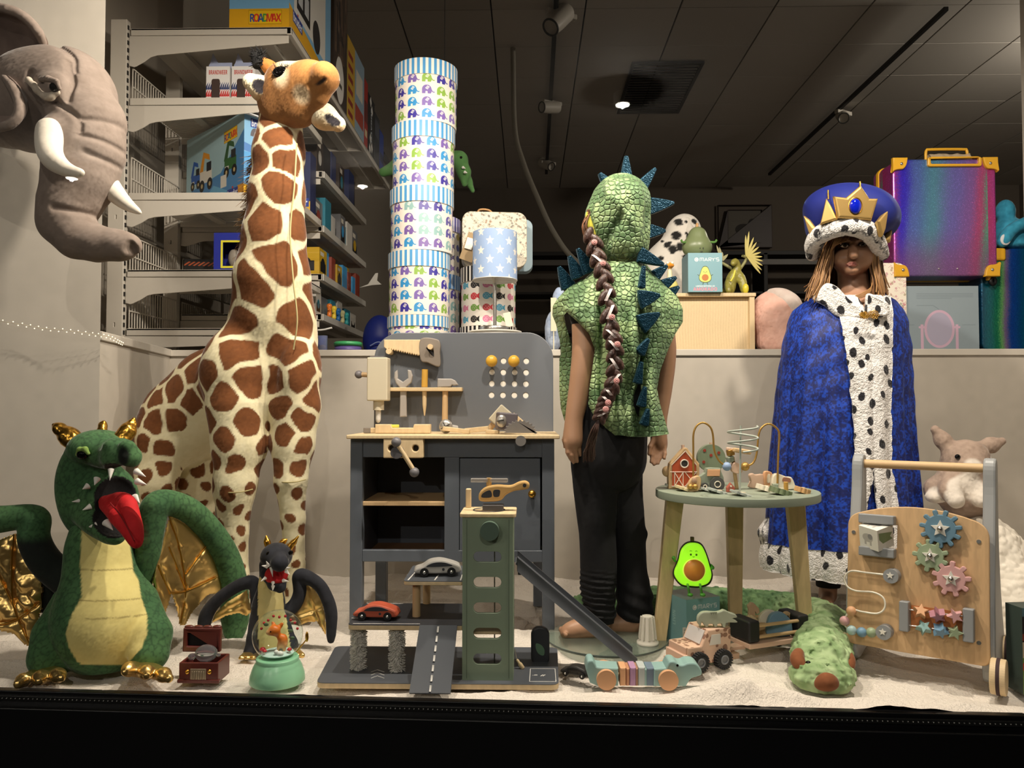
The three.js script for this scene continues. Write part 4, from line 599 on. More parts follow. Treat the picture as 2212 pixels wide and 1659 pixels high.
{// small black dragon
const t=thing('plush_dragon','small black plush dragon with gold wings and red mouth behind the snow globe','plush dragon'),D=1.985;
const blk=(x,y,z)=>mix(C('#17181d'),C('#2b2d35'),fbm(x*70,y*70,z*70));
const f=new Soft(0.012);f.pad=0.004;f.onFloor();
f.chain([[585,1255,D,25],[580,1310,D,29],[580,1360,D,34],[584,1400,D - 0.01,32]],0.03);
f.chain([[556,1330,D,13],[548,1380,D - 0.03,13],[538,1412,D - 0.05,13]],0.012);f.chain([[612,1340,D,13],[628,1390,D - 0.03,13],[634,1412,D - 0.05,13]],0.012);
const pr=(x,y,z)=>[1139 + x / -z*1661,880 -(y - EYE)/ -z*FOC];
part('body',f.mesh(0.0036,(x,y,z,nx,ny,nz)=>{const[px,py]=pr(x,y,z);return nz>0.1&&px>556 +(py - 1255)*0.02&&px<606 +(py - 1255)*0.16&&py<1400?mix(C('#d9cb8f'),C('#c8b878'),fbm(x*60,y*60,z*60)):blk(x,y,z);},0.2),plushMat(),t,'black body with a cream chest panel');
const h=new Soft(0.012);h.ell(P(597,1202,D - 0.02),[U(33,D),U(29,D),0.045],[0,0,0],0.02);h.chain([[600,1205,D - 0.04,22],[604,1216,D - 0.075,19]],0.015);h.chain([[572,1220,D,12],[574,1250,D,13]],0.02);h.chain([[574,1240,D - 0.03,12],[592,1262,D - 0.05,12],[604,1272,D - 0.06,9]],0.01);h.chain([[612,1250,D - 0.045,8],[610,1268,D - 0.055,8]],0.01);
part('head',h.mesh(0.0034,blk,0.2),plushMat(),t);
{const k=new Soft(0.008);k.ell(P(597,1242,D - 0.055),[U(25,D),U(21,D),0.014],[0,0,0.2]);k.cut(P(598,1245,D - 0.075),[U(11,D),U(12,D),0.02],[0,0,0.3],0.004);part('mouth',k.mesh(0.003,()=>C('#b3141a'),0.2),plushMat(0.8,0.3,0xff9090),t);}
for(const[bx,by,tx,ty]of[[586,1226,589,1246],[577,1224,565,1222],[580,1222,575,1212],[616,1228,628,1226],[618,1234,626,1242],[574,1248,563,1256],[590,1258,588,1266],[590,1266,589,1276],[612,1254,624,1256]])part('tooth',cone(P(bx,by,D - 0.075),P(tx,ty,D - 0.085),U(4,D),10),M('#e6e2da',0.6),t);
for(const pts of[[[581,1186,D,8],[577,1170,D,6.5],[575,1158,D,2.5]],[[604,1180,D + 0.01,8],[612,1170,D + 0.01,6],[620,1165,D + 0.01,2]],[[624,1184,D,9],[634,1172,D,6],[645,1158,D,2]]]){const k=new Soft(0.005);k.chain(pts,0.005);part('horn',k.mesh(0.0028,null,0.1),GOLD,t);}
for(const[x,y]of[[580,1196],[628,1194]])part('eye',mv(sph(0.006),...P(x,y,D - 0.058).toArray()),EYE_BLACK,t);
for(const[cx,cy]of[[534,1420],[640,1414]]){const k=new Soft(0.006);for(const q of[-1,0,1])k.chain([[cx + 3*q,cy - 6,D - 0.05,7],[cx + q*13,cy + 2,D - 0.09,6]],0.006);k.onFloor();part('foot',k.mesh(0.003,null,0.1),goldFoil,t);}
const DD=()=>D + 0.02;
const a1=new Soft(0.01);a1.curve([[556,1320,D + 0.01,12],[550,1262,DD(),11],[528,1260,DD(),11],[496,1276,DD(),11],[464,1302,DD(),11],[446,1328,DD(),12],[440,1354,DD(),11]],0.008);const w1=part('wing',a1.mesh(0.0034,blk,0.2),plushMat(),t);
part('membrane',membrane([[457,1346],[466,1324],[492,1300],[534,1274],[538,1300],[546,1320],[532,1330],[516,1324],[488,1330]],[[[534,1274],[524,1300],[470,1330]],[[524,1300],[530,1326]]],DD,0.005),goldFoil,w1);
const a2=new Soft(0.01);a2.curve([[606,1326,D + 0.01,11],[634,1310,DD(),12],[648,1280,DD(),12],[646,1246,DD(),12],[662,1246,DD(),12],[690,1264,DD(),11],[708,1296,DD(),11],[716,1330,DD(),11],[715,1382,DD(),8]],0.008);const w2=part('wing',a2.mesh(0.0034,blk,0.2),plushMat(),t);
part('membrane',membrane([[634,1328],[652,1300],[658,1256],[676,1268],[694,1296],[703,1330],[704,1372],[694,1356],[684,1342],[664,1344],[645,1352]],[[[660,1260],[672,1300],[688,1340]],[[700,1310],[672,1320],[640,1330]]],DD,0.005),goldFoil,w2);
fin(t);
}
// ---------- hat box towers, floral cases and table lamp on the ledge ----------
const LED=TOP + 0.0;
function elephantPrint(cols,fish=false){// rows of printed shapes; uv runs once round the drum
return canvasTex(1200,384,(g,w,h)=>{
g.fillStyle='#eee6da';g.fillRect(0,0,w,h);const nx=13,ny=fish?4:4,sx=w / nx,sy=h*0.77 / ny;
for(let j=0;j<ny;j++)for(let i=0;i<nx;i++){
const c=cols[(i + 3*j +(j>>1))% cols.length];g.save();g.translate((i + 0.46 +(j % 2)*0.0)*sx,h*0.22 +(j + 0.5)*sy);g.scale(1,0.85);g.fillStyle=g.strokeStyle=c;const s=fish?42:44;
if(fish){g.beginPath();g.ellipse(-5,0,s*0.62,s*0.62,0,0,7);g.fill();g.beginPath();g.moveTo(s*0.3,-4);g.lineTo(s*0.95,-s*0.55);g.lineTo(s*0.85,0);g.lineTo(s*0.95,s*0.55);g.lineTo(s*0.3,6);g.fill();g.fillStyle='#eee6da';for(let a=0;a<14;a++){g.beginPath();g.arc(-18 +(a % 5)*9,-16 +(a / 5|0)*13 +(a % 2)*4,2.2,0,7);g.fill();}}
else{g.beginPath();g.ellipse(0,-4,s*0.66,s*0.72,0,Math.PI,0);g.lineTo(s*0.66,s*0.5);g.lineTo(-s*0.66,s*0.62);g.fill();g.fillRect(-s*0.66,-6,s*0.46,s*0.8);g.fillRect(s*0.12,-6,s*0.46,s*0.8);g.fillStyle='#eee6da';g.fillRect(-s*0.18,s*0.28,s*0.28,s*0.5);g.fillRect(-s*0.7,s*0.72,s*1.4,12);g.lineWidth=7;g.lineCap='round';g.beginPath();g.moveTo(s*0.62,-2);g.quadraticCurveTo(s*0.78,s*0.46,s*1.04,s*0.34);g.stroke();g.fillStyle='#f0eadf';g.save();g.translate(4,-s*0.34);g.rotate(0.6);g.fillRect(-9,-12,18,24);g.fillStyle=c;g.fillRect(-9,-6,18,3);g.fillRect(-9,2,18,3);g.restore();}
g.restore();
}
});
}
const stripes=(a,b,n=36)=>canvasTex(1056,32,(g,w,h)=>{g.fillStyle=b;g.fillRect(0,0,w,h);g.fillStyle=a;for(let i=0;i<n;i++)g.fillRect(i*w / n,0,w / n*0.5,h);});
const elA=elephantPrint(['#40379a','#3a93cf','#7a62ad','#8cb34c']),elB=elephantPrint(['#4a3f96','#3a92cc','#7a5fa6','#8fb6b4']),elC=elephantPrint(['#4c3c78','#2f3f9c','#c9b64a','#7a62ad'],true),fishT=elephantPrint(['#c9323c','#4aa0c0','#151313','#d87a9c','#6d9a3e'],true);
const blueS=stripes('#4d9ad2','#f2ece2'),purpS=stripes('#3d3590','#d8d2ea'),blackS=stripes('#161418','#ece5da'),blue2S=stripes('#3d7fc4','#bcd2ea');
function hatBox(label,pos,r,h,body,lidTex,turn,group){
const t=thing('hat_box',label,'hat box',pos,turn,group),lh=Math.min(0.062,h*0.3);
part('drum',mv(new THREE.CylinderGeometry(r*0.962,r*0.962,h - 0.002,72,1,true),0,h / 2,0),new THREE.MeshStandardMaterial({map:body,roughness:0.42}),t);
part('bottom',mv(cyl(r*0.96,r*0.96,0.003,64),0,0.002,0),M('#e8e0d4',0.6),t);
const l=part('lid',mv(new THREE.CylinderGeometry(r,r,lh,72,1,true),0,h - lh / 2,0),new THREE.MeshStandardMaterial({map:lidTex,roughness:0.4}),t);
part('lid_top',merge([lathe([[0,h],[r - 0.002,h],[r,h - 0.002]],72),lathe([[r,h - lh],[r*0.962,h - lh]],72)]),M('#efe8dd',0.45),l);
return t;
}
{
// front tower: five drums, each a touch wider and further left than the one above
const D=3.06,ys=[[715,845 + 66,134],[685,838 + 67.5,135],[548,840 + 70,140],[413,847 + 69.5,139],[275,849 + 69,138],[142,0,0]];
const hts=[[763,686,904,134,elA],[686,550,906,135,elA],[550,414,911,139,elB],[414,277,914,138,elA],[277,143,919,138,elA]];
const who=['lowest','second lowest','middle','second highest','topmost'];let y=LED;
hts.forEach(([b,tp,cx,w,tex],i)=>{const h=(b - tp)*D / FOC*(i===4?0.985:1.0),r=U(w,D)/ 2,p=P(cx,600,D);hatBox('elephant print hat box with blue striped lid, ' + who[i]+ ' in the front tower',V(p.x,y,-D),r,h,tex,blueS,[0.4,2.6,0.25,1.9,0.7][i]+ 0.2,'elephant print hat boxes in the front tower');y +=h + 0.0008;});
// second tower behind it on the right
let y2=LED;const D2=3.345,p2=P(928,600,D2);
[[0.084,elA,purpS,'lowest dark striped'],[0.268,elB,blue2S,'middle'],[0.248,elC,purpS,'topmost']].forEach(([h,bt,lt,n],i)=>{hatBox(n + ' hat box of the rear tower peeping out behind the front tower',V(p2.x,y2,-D2),U(134,D2)/ 2,h,bt,lt,i*1.3,'hat boxes of the rear tower');y2 +=h + 0.0008;});
// fish print pair under the floral case
const D3=3.2,p3=P(1055,650,D3);let y3=LED;
hatBox('low hat box with black striped lid under the fish print box',V(p3.x,y3,-D3),U(124,D3)/ 2,0.115,fishT,blackS,0.4);y3 +=0.116;
hatBox('fish print hat box with black striped lid under the floral case',V(p3.x,y3,-D3),U(122,D3)/ 2,U(704 - 577,D3),fishT,blackS,2.2);y3 +=U(127,D3)+ 0.001;
// floral case and a blue-grey one behind it, lying on the drum
const floral=(bg,cs)=>canvasTex(512,512,(g,w,h)=>{g.fillStyle=bg;g.fillRect(0,0,w,h);seed=77;for(let i=0;i<420;i++){g.save();g.translate(rnd()*w,rnd()*h);g.rotate(rnd()*7);g.fillStyle=cs[i % cs.length];const k=i % 3;if(k===0)for(let a=0;a<5;a++){g.rotate(1.2566);g.beginPath();g.ellipse(6,0,5,3,0,0,7);g.fill();}else if(k===1)for(let a=0;a<4;a++){g.beginPath();g.ellipse(a*6,(a % 2?4:-4),4.5,2,a % 2?0.7:-0.7,0,7);g.fill();}else{g.fillRect(0,-1,20,2);g.beginPath();g.arc(20,0,3,0,7);g.fill();}g.restore();}});
const flA=floral('#d8cdb8',['#6d665c','#877c6a','#94745c','#746f66']),flB=floral('#efe6d6',['#c9868a','#b9a58c','#9aa088','#cf9aa0']);
const cs=thing('toy_suitcase','floral toy suitcase with a paper tag standing behind the star lamp','suitcase');
const bx=(w,h,d,r)=>{const g=new THREE.ExtrudeGeometry(rrect(w,h,r),{depth:d,bevelEnabled:true,bevelSize:0.003,bevelThickness:0.003,bevelSegments:2,curveSegments:10});g.translate(0,0,-d / 2);return boxUV(g,4);};
const c1=P(1067,520,3.18);const g1=bx(U(136,3.18),U(116,3.18),0.075,0.035);rot(g1,0,0.12,0);g1.translate(c1.x,y3 + U(58,3.18)+ 0.003,-3.18);part('case',g1,new THREE.MeshStandardMaterial({map:flA,roughness:0.5}),cs);
const th=y3 + U(116,3.18);part('handle',tube([V(c1.x - 0.07,th,-3.18),V(c1.x - 0.06,th + 0.022,-3.17),V(c1.x - 0.02,th + 0.02,-3.17),V(c1.x,th,-3.18)],0.004),M('#b98d5c',0.7),cs);
const tg1=P(1016,534,3.1);part('paper_tag',rot(box(0.055,0.115,0.001,0),0,0,-0.35).translate(tg1.x,tg1.y,tg1.z),M('#a98f6a',0.8),cs);part('price_label',rot(box(0.03,0.046,0.001,0),0,0,-0.3).translate(P(1014,526,3.09).x,P(1014,526,3.09).y,-3.09),M('#e6e2d8',0.7),cs);fin(cs);
const c2=P(1122,524,3.3),g2=bx(U(54,3.3),U(110,3.3),0.06,0.03);g2.translate(c2.x,y3 + U(55,3.3)+ 0.004,-3.29);const cs2=thing('toy_suitcase','pale blue-grey toy suitcase edge showing right of the floral suitcase','suitcase');part('case',g2,M('#93a9b4',0.5),cs2);fin(cs2);
// third little floral case beside the king
const c3=P(1928,635,2.98),g3=bx(0.12,0.33,0.06,0.03);g3.translate(c3.x - 0.02,LED + 0.17,-2.99);const cs3=thing('toy_suitcase','cream toy suitcase with pink flowers behind the long brown hair','suitcase');part('case',g3,new THREE.MeshStandardMaterial({map:flB,roughness:0.5}),cs3);fin(cs3);
// star lamp on a low white drum
const D4=2.98,p4=P(1069,700,D4),base=U(880 - 716,D4)+ EYE;
const wb=thing('round_box','low plain white round box under the star lamp','round box',V(p4.x,LED,-D4));part('drum',lathe([[0,0.001],[0.098,0.001],[0.098,base - LED - 0.006],[0.104,base - LED - 0.006],[0.104,base - LED],[0,base - LED]],56),M('#e6e1d6',0.4),wb);
const lp=thing('table_lamp','table lamp with pale blue star shade and brushed steel stem','lamp',V(p4.x,base,-D4));
part('base',lathe([[0,0],[0.058,0],[0.06,0.003],[0.06,0.016],[0.057,0.019],[0.008,0.020],[0,0.02]],56),STEEL,lp);part('stem',mv(cyl(0.0068,0.0068,0.19,20),0,0.113,0),STEEL,lp);part('socket',mv(cyl(0.013,0.010,0.03,20),0,0.205,0),M('#d9d5cb',0.4),lp);
const starT=canvasTex(1024,320,(g,w,h)=>{g.fillStyle='#9db5da';g.fillRect(0,0,w,h);g.fillStyle='#efe9e0';for(let j=0;j<6;j++)for(let i=0;i<7;i++){const x=(i + 0.3 +(j % 2)*0.5)*w / 7,y=(j + 0.3)*h / 5.2;g.save();g.translate(x,y);g.beginPath();for(let k=0;k<10;k++){const a=-Math.PI / 2 + k*Math.PI / 5,r=k % 2?14:33;k?g.lineTo(r*Math.cos(a),r*Math.sin(a)):g.moveTo(r*Math.cos(a),r*Math.sin(a));}g.fill();g.restore();}});
const sr=U(48.5,D4),sh=U(104,D4),so=new THREE.CylinderGeometry(sr*0.985,sr*1.0,sh,64,1,true);so.translate(0,0.2 + sh / 2,0);
const s1=part('shade',so,new THREE.MeshStandardMaterial({map:starT,roughness:0.7}),lp);part('shade_lining',merge([mv(new THREE.CylinderGeometry(sr*0.98,sr*0.995,sh,64,1,true),0,0.2 + sh / 2,0)]),M('#efece6',0.8),s1);part('shade_ring',merge([rot(new THREE.TorusGeometry(sr*0.998,0.0014,8,64),Math.PI / 2,0,0).translate(0,0.2,0),between(V(-sr,0.2,0),V(sr,0.2,0),0.0012,0.0012,8)]),M('#e6e2d8',0.4),s1);
part('price_tag',rot(box(0.028,0.055,0.001,0),0,0.2,0.25).translate(0.052,0.045,0.02),M('#e2dac4',0.8),lp);
}
// ---------- toy workbench with tools ----------
{
const gm=M('#5e646c',0.42),gd=M('#4a4f58',0.45),grey=M('#77736f',0.5),lgrey=M('#a9a39d',0.45),cream=M('#c9c0a8',0.5);
const DF=2.15,DB=2.43,t=thing('toy_workbench','slate grey toy workbench with pale wood top and hanging tools','workbench');
const xl=P(757,940,DF).x,xr=P(1195,940,DF).x,w=xr - xl,xc=(xl + xr)/ 2,topY=EYE - U(937 - 880,DF)- 0.002;const yAt=(py,d)=>EYE - U(py - 880,d);
const bar=(x0,x1,y0,y1,z0,z1,r=0.002)=>mv(box(Math.abs(x1 - x0),Math.abs(y1 - y0),Math.abs(z1 - z0),r),(x0 + x1)/ 2,(y0 + y1)/ 2,-(z0 + z1)/ 2);
for(const[x,d]of[[xl + 0.017,DF + 0.017],[xr - 0.014,DF + 0.017],[xl + 0.037,DB],[xr - 0.037,DB]])part('leg',bar(x - 0.017,x + 0.017,0.0,topY - 0.012,d - 0.017,d + 0.017),gm,t);
const px=(p)=>P(p,900,DF).x,yb=yAt(1213,DF),ym=yAt(988,DF);
part('apron',bar(xl + 0.034,xr - 0.03,ym,topY - 0.014,DF + 0.004,DF + 0.02),gm,t);
part('rail',bar(xl + 0.034,xr - 0.03,yb,yAt(1188,DF),DF + 0.004,DF + 0.022),gm,t);
part('divider',bar(px(960),px(992),yAt(1190,DF),ym,DF + 0.004,DF + 0.03),gm,t);
part('cabinet_back',bar(xl + 0.02,xr - 0.02,yb,topY - 0.014,DB - 0.03,DB - 0.02),gd,t);
part('side_panel',bar(xl + 0.022,xl + 0.030,yb,topY - 0.014,DF + 0.03,DB - 0.02),gd,t);part('side_panel',bar(xr - 0.028,xr - 0.020,yb,topY - 0.014,DF + 0.03,DB - 0.02),gd,t);
part('cabinet_floor',bar(xl + 0.03,xr - 0.03,yb,yb + 0.010,DF + 0.022,DB - 0.03),M('#7a5a3c',0.6),t);part('shelf',bar(xl + 0.03,px(962),yAt(1093,DF)- 0.001,yAt(1087,DF)+ 0.003,DF + 0.012,DB - 0.03),WOOD,t);
const dr=part('door',bar(px(993),xr - 0.036,yAt(1196,DF),ym - 0.003,DF + 0.006,DF + 0.018),gm,t);part('knob',mv(ell(0.011,0.011,0.009),px(1149),yAt(1066,DF),-DF + 0.004),GOLD,dr);
part('worktop',mv(box(U(1208 - 752,DF),0.011,DB + 0.02 - DF + 0.03,0.003),P(980,940,DF).x,topY - 0.006,-(DF - 0.03 + DB + 0.02)/ 2),PALEWOOD,t);
// panel with rounded top corners and a grid of white holes
const Z=2.44,W=P(1195,800,Z).x - P(809,800,Z).x,H=yAt(718,Z)- topY,X=(P(1195,800,Z).x + P(809,800,Z).x)/ 2,ps=rrect(W,H + 0.08,0.085,0,0);ps.holes=[];
const holes=[];const P2=(a,b)=>{const p=P(a,b,Z - 0.006);return[p.x - X,p.y -(topY +(H - 0.08)/ 2)];};
for(let j=0;j<4;j++)for(let i=0;i<4;i++){const[hx,hy]=P2(1063 + i*24.6 - j*0.4,779.5 + j*24.7 + i*0.2);holes.push([hx,hy]);ps.holes.push(holeCirc(0.0088,hx,hy));}
const pan=ext(ps,0.011,0.002,2,16);pan.translate(X,topY +(H - 0.08)/ 2,-Z);part('tool_panel',pan,M('#686c72',0.38),t);
const plug=rot(cyl(0.0087,0.0087,0.008,24),Math.PI / 2,0,0);holes.forEach(([hx,hy])=>{const q=part('hole_plug',plug,M('#eee9de',0.5),t);q.position.set(X + hx,topY +(H - 0.08)/ 2 + hy,-Z - 0.0005);});
part('tool_rail',bar(P(840,840,Z).x,P(1001,840,Z).x,yAt(845,2.40),yAt(837,2.40),Z - 0.05,Z - 0.006),PALEWOOD,t);
for(const[a,b]of[[842,760],[931,750]]){const p=P(a,b,Z - 0.03);part('peg',rot(cyl(0.0085,0.0085,0.05,20),Math.PI / 2,0,0).translate(p.x,p.y,-Z + 0.028),PALEWOOD,t);}
{const p=P(1125,952,DF - 0.02);part('end_disc',rot(cyl(0.0145,0.0145,0.03,28),Math.PI / 2,0,0).translate(p.x,p.y,-DF + 0.02),grey,t);}
{// vice below the worktop
const q=(a,b,d)=>P(a,b,d),c=q(872,968,DF - 0.02),s=rrect(U(86,DF),U(42,DF),0.004);s.holes.push(holeCirc(0.009,-U(26,DF),0),holeCirc(0.009,U(26,DF),0));const v=part('vice_plate',ext(s,0.03,0.003).translate(c.x,c.y,-DF + 0.013),PALEWOOD,t);
part('vice_hub',rot(cyl(0.0165,0.0165,0.04,28),Math.PI / 2,0,0).translate(q(865,975,DF).x,q(865,975,DF).y,-DF + 0.045),M('#5c5a5d',0.4),v);
part('vice_handle',between(q(857,957,DF - 0.065),q(895,1018,DF - 0.05),0.0062,0.0062),PALEWOOD,v);
for(const[a,b,d]of[[856,955,DF - 0.066],[895,1020,DF - 0.05]])part('handle_ball',sph(0.0135).translate(...q(a,b,d).toArray()),M('#6f6d70',0.4),v);
}
fin(t);
const tool=(n,l,c='toy tool')=>thing(n,l,c);
const at=(pts,d)=>{const c=P(pts[0][0],pts[0][1],d),o=pts.map(([a,b])=>{const p=P(a,b,d);return[p.x - c.x,p.y - c.y];});return[shp(o),c];};
const place=(pts,d,th,bev=0.002)=>{const[s,c]=at(pts,d);return ext(s,th,bev).translate(c.x,c.y,c.z);};
{// saw on its pegs
const o=tool('toy_saw','wooden toy saw with grey handle hanging high on the panel');const teeth=[];for(let i=0;i<=14;i++){const u=i / 14;teeth.push([830 + 78*(1 - u),769 - 17*(1 -(1 - u))- 0 + 0],[830 + 78*(1 - u)- 2.4,766 - 17*u + 0]);}
part('blade',place([[909,734],[830,734],[830,750],[836,755],...Array.from({length:14},(_,i)=>[[838 + i*5,755.5 + i*1.05],[841 + i*5,752.5 + i*1.1]]).flat(),[909,769]],Z - 0.028,0.013),PALEWOOD,o);
const hp=smooth([[909,733],[944,733],[952,745],[951,762],[952,788],[944,792],[925,784],[909,777]],true,5);const[s,c]=at(hp,Z - 0.028);const hole=[[918,752],[926,745],[938,745],[940,760],[939,774],[930,768]].map(([a,b])=>{const p=P(a,b,Z - 0.028);return new THREE.Vector2(p.x - c.x,p.y - c.y);});s.holes.push(new THREE.Path(hole));part('handle',ext(s,0.017,0.003).translate(c.x,c.y,c.z),M('#857b70',0.5),o);fin(o);
}
{const o=tool('toy_spanner','pale grey wooden toy spanner in the first rail slot');part('spanner_body',place([...[[852,817],[853,804],[859,799],[860,818],[871,825],[882,817],[881,799],[888,800],[892,812],[889,826],[878,836]],[879,900],[864,901],[865,838],[856,828]],Z - 0.035,0.014,0.003),lgrey,o);fin(o);}
{const o=tool('toy_screwdriver','wooden toy screwdriver with yellow handle in the middle rail slot');const a=P(918,798,Z - 0.034),b=P(917,836,Z - 0.034),c=P(917,898,Z - 0.034),mid=P(917,876,Z - 0.034);part('handle',between(a,b,0.0098,0.0098,24),M('#d3a344',0.5),o);part('shaft',merge([between(b,mid,0.0075,0.0065,20),between(mid,c,0.0065,0.0018,20)]),PALEWOOD,o);fin(o);}
{const o=tool('toy_hammer','toy hammer with grey head and wooden shaft in the last rail slot');part('head',place([[946,818],[975,818],[984,822],[990,831],[984,833],[977,832],[974,836],[946,837]],Z - 0.034,0.03,0.003),lgrey,o);part('shaft',between(P(962,836,Z - 0.034),P(961,908,Z - 0.034),0.0088,0.0095,24),WOOD,o);fin(o);}
{// drill standing at the left edge
const d=2.36,o=tool('toy_drill','cream toy pillar drill at the left edge of the worktop');const a=P(796.5,773,d),b=P(840,866,d);part('motor_block',mv(box(b.x - a.x,a.y - b.y,0.055,0.004),(a.x + b.x)/ 2,(a.y + b.y)/ 2,-d),cream,o);part('top_plate',mv(box(0.042,0.004,0.04,0.001),(a.x + b.x)/ 2 - 0.003,a.y + 0.002,-d),M('#6d6a6a',0.5),o);
part('chuck',between(P(818,865,d),P(818,886,d),0.0165,0.0165,28),cream,o);part('bit',merge([between(P(817,885,d),P(817,905,d),0.0085,0.008,20),ell(0.008,0.012,0.008,18).translate(...P(817,905,d).toArray())]),M('#d2cfc8',0.35),o);
const hn=part('lever',between(P(797,810,d),P(778,809,d),0.0075,0.0075,18),WOOD,o);part('lever_ball',sph(0.0125).translate(...P(775,809,d).toArray()),M('#716e72',0.4),hn);const bm=part('mount',mv(box(0.03,0.05,0.05,0.002),(a.x + b.x)/ 2,(a.y + b.y)/ 2,-d - 0.045),cream,o);fin(o);
}
for(const[a,n]of[[1062,'left'],[1110,'right']]){const o=thing('yellow_peg','yellow wooden peg ball in the ' + n + ' upper hole of the panel','peg'),p=P(a,780,Z - 0.03);part('ball',ell(0.0185,0.0185,0.016).translate(p.x,p.y,-Z + 0.034),M('#d9a93c',0.35),o);part('shank',rot(cyl(0.007,0.007,0.03,16),Math.PI / 2,0,0).translate(p.x,p.y,-Z + 0.012),PALEWOOD,o);fin(o);}
const wt=topY;// things on the worktop
const onTop=(o)=>{fin(o);o.position.y=wt + 0.0005;};
{const d=2.24,o=thing('wooden_block','notched pale wooden tray block with a green chip inside on the worktop left','block');part('block',ext(shp([[-0.078,0],[0.082,0],[0.082,0.026],[0.035,0.026],[0.032,0.016],[-0.03,0.016],[-0.034,0.026],[-0.078,0.026]]),0.03,0.002).translate(P(870,930,d).x,0.4,-d),PALEWOOD,o);part('spirit_level',mv(box(0.026,0.009,0.012,0.002),P(852,921,d).x,0.4205,-d - 0.004),M('#d8d65a',0.4),o);onTop(o);
const o2=thing('wooden_block','short grey and wood block at the far left of the worktop','block');part('wood_end',mv(box(0.034,0.015,0.02,0.002),P(808,922,d).x,0,-d - 0.01),PALEWOOD,o2);part('grey_end',mv(box(0.022,0.016,0.021,0.002),P(793,922,d).x,0,-d - 0.01),M('#7d756c',0.5),o2);onTop(o2);}
{const d=2.22,o=thing('toy_screw','big silver toy screw head lying in the middle of the worktop','toy screw'),p=P(963,914,d);const c=p.clone();part('screw_head',ell(0.0195,0.0205,0.014).translate(c.x,c.y,c.z),M('#b9b5ae',0.3,{metalness:0.6}),o);part('cross_slot',merge([rot(box(0.03,0.002,0.002,0),0,0,0.5).translate(c.x,c.y,c.z + 0.0135),rot(box(0.002,0.026,0.002,0),0,0,0.5).translate(c.x,c.y,c.z + 0.0135)]),BLACK,o);part('threaded_shank',between(c,c.clone().add(V(0.03,-0.006,-0.02)),0.008,0.008,20),M('#b9b5ae',0.4),o);onTop(o);}
[['lower',968,2.2,0.012,0.06,0.12],['upper',1012,2.25,0.014,0.055,-0.1],['short',1046,2.2,0.010,0.03,0.05]].forEach(([n,a,d,h,l,r])=>{const o=thing('wooden_strip',n + ' pale perforated wooden strip lying beside the silver screw','wooden strip'),p=P(a + 18,930,d),s=rrect(l*1.3,0.022,0.004);s.holes.push(holeCirc(0.004,-l*0.35,0),holeCirc(0.004,l*0.35,0));part('strip',rot(ext(s,h,0.0015),-Math.PI / 2,r,0).translate(p.x,0,-d),PALEWOOD,o);onTop(o);});
{const d=2.28,o=thing('wooden_mallet','cream wooden mallet leaning at the right of the worktop','toy tool');part('head',rot(box(0.05,0.058,0.035,0.004),0,0,-0.72).translate(P(1083,890,d).x,P(1083,890,d).y,-d),cream,o);part('arm',rot(box(0.07,0.018,0.02,0.003),0,0,-0.72).translate(P(1125,902,d).x,P(1125,902,d).y,-d - 0.01),PALEWOOD,o);part('grip',between(P(1054,920,d),P(1066,905,d),0.009,0.009,18),WOOD,o);onTop(o);}
{const d=2.2,o=thing('toy_circular_saw','grey toy circular saw with toothed half blade on the worktop right','toy tool');part('motor_block',rot(box(0.055,0.05,0.05,0.005),0,0.25,-0.08).translate(P(1094,915,d).x,P(1094,915,d).y + 0.002,-d),M('#6b6468',0.5),o);part('bolt_head',ell(0.0145,0.018,0.009).translate(P(1084,912,d).x,P(1084,912,d).y,-d + 0.03),M('#b9b5ae',0.3,{metalness:0.6}),o);part('bolt_slot',rot(box(0.02,0.002,0.002,0),0,0,0.2).translate(P(1082,911,d).x,P(1082,911,d).y,-d + 0.0385),BLACK,o);
const pts=[[-0.047,0]];for(let i=0;i<=12;i++){const a=Math.PI*(1 - i / 12),r=0.047;pts.push([r*Math.cos(a),0.038*Math.sin(a)],[(r - 0.006)*Math.cos(a - 0.12),0.032*Math.sin(a - 0.12)]);}pts.push([0.047,0]);part('blade',ext(shp(pts),0.008,0.001).translate(P(1124,937,d - 0.04).x,P(1094,937,d).y,-d + 0.045),M('#77736f',0.5),o);onTop(o);}
}
// ---------- child mannequins in costumes ----------
const SKIN=C('#b48a6c');
function handFingers(f,list){for(const l of list)f.chain(l,0.004);}
const dinoCol=dataTex(512,(u,v)=>{const w=dinoW(u,v),n=0.55*tileNoise(u,v,5,3)+ 0.3*tileNoise(u,v,11,4)+ 0.15*tileNoise(u,v,40,8),e=sstep(0.02,0.22,w[1]- w[0]);const c=mix([0.24,0.33,0.2],mix([0.36,0.48,0.31],[0.66,0.76,0.54],sstep(0.3,0.72,n)),0.6 + 0.4*e);return c;});
const dinoBump=dataTex(512,(u,v)=>{const w=dinoW(u,v),e=sstep(0.0,0.35,w[1]- w[0]);return[e,e,e];},false);
function dinoW(u,v){const N=16,x=u*N,y=v*N,i=Math.floor(x),j=Math.floor(y),m=(q)=>((q % N)+ N)% N;let f1=9,f2=9;for(let a=-1;a<2;a++)for(let b=-1;b<2;b++){const X=i + a,Y=j + b,dx=X + 0.15 + 0.7*h3(m(X),m(Y),1)- x,dy=Y + 0.15 + 0.7*h3(m(X),m(Y),2)- y,d=dx*dx + dy*dy;if(d<f1){f2=f1;f1=d;}else if(d<f2)f2=d;}return[Math.sqrt(f1),Math.sqrt(f2)];}
const DINO=new THREE.MeshPhysicalMaterial({map:dinoCol,bumpMap:dinoBump,bumpScale:0.0035,roughness:0.5,metalness:0.15,sheen:0.3,sheenColor:new THREE.Color(0.8,1,0.7)});
for(const k of[dinoCol,dinoBump])k.repeat.set(4.6,4.6);
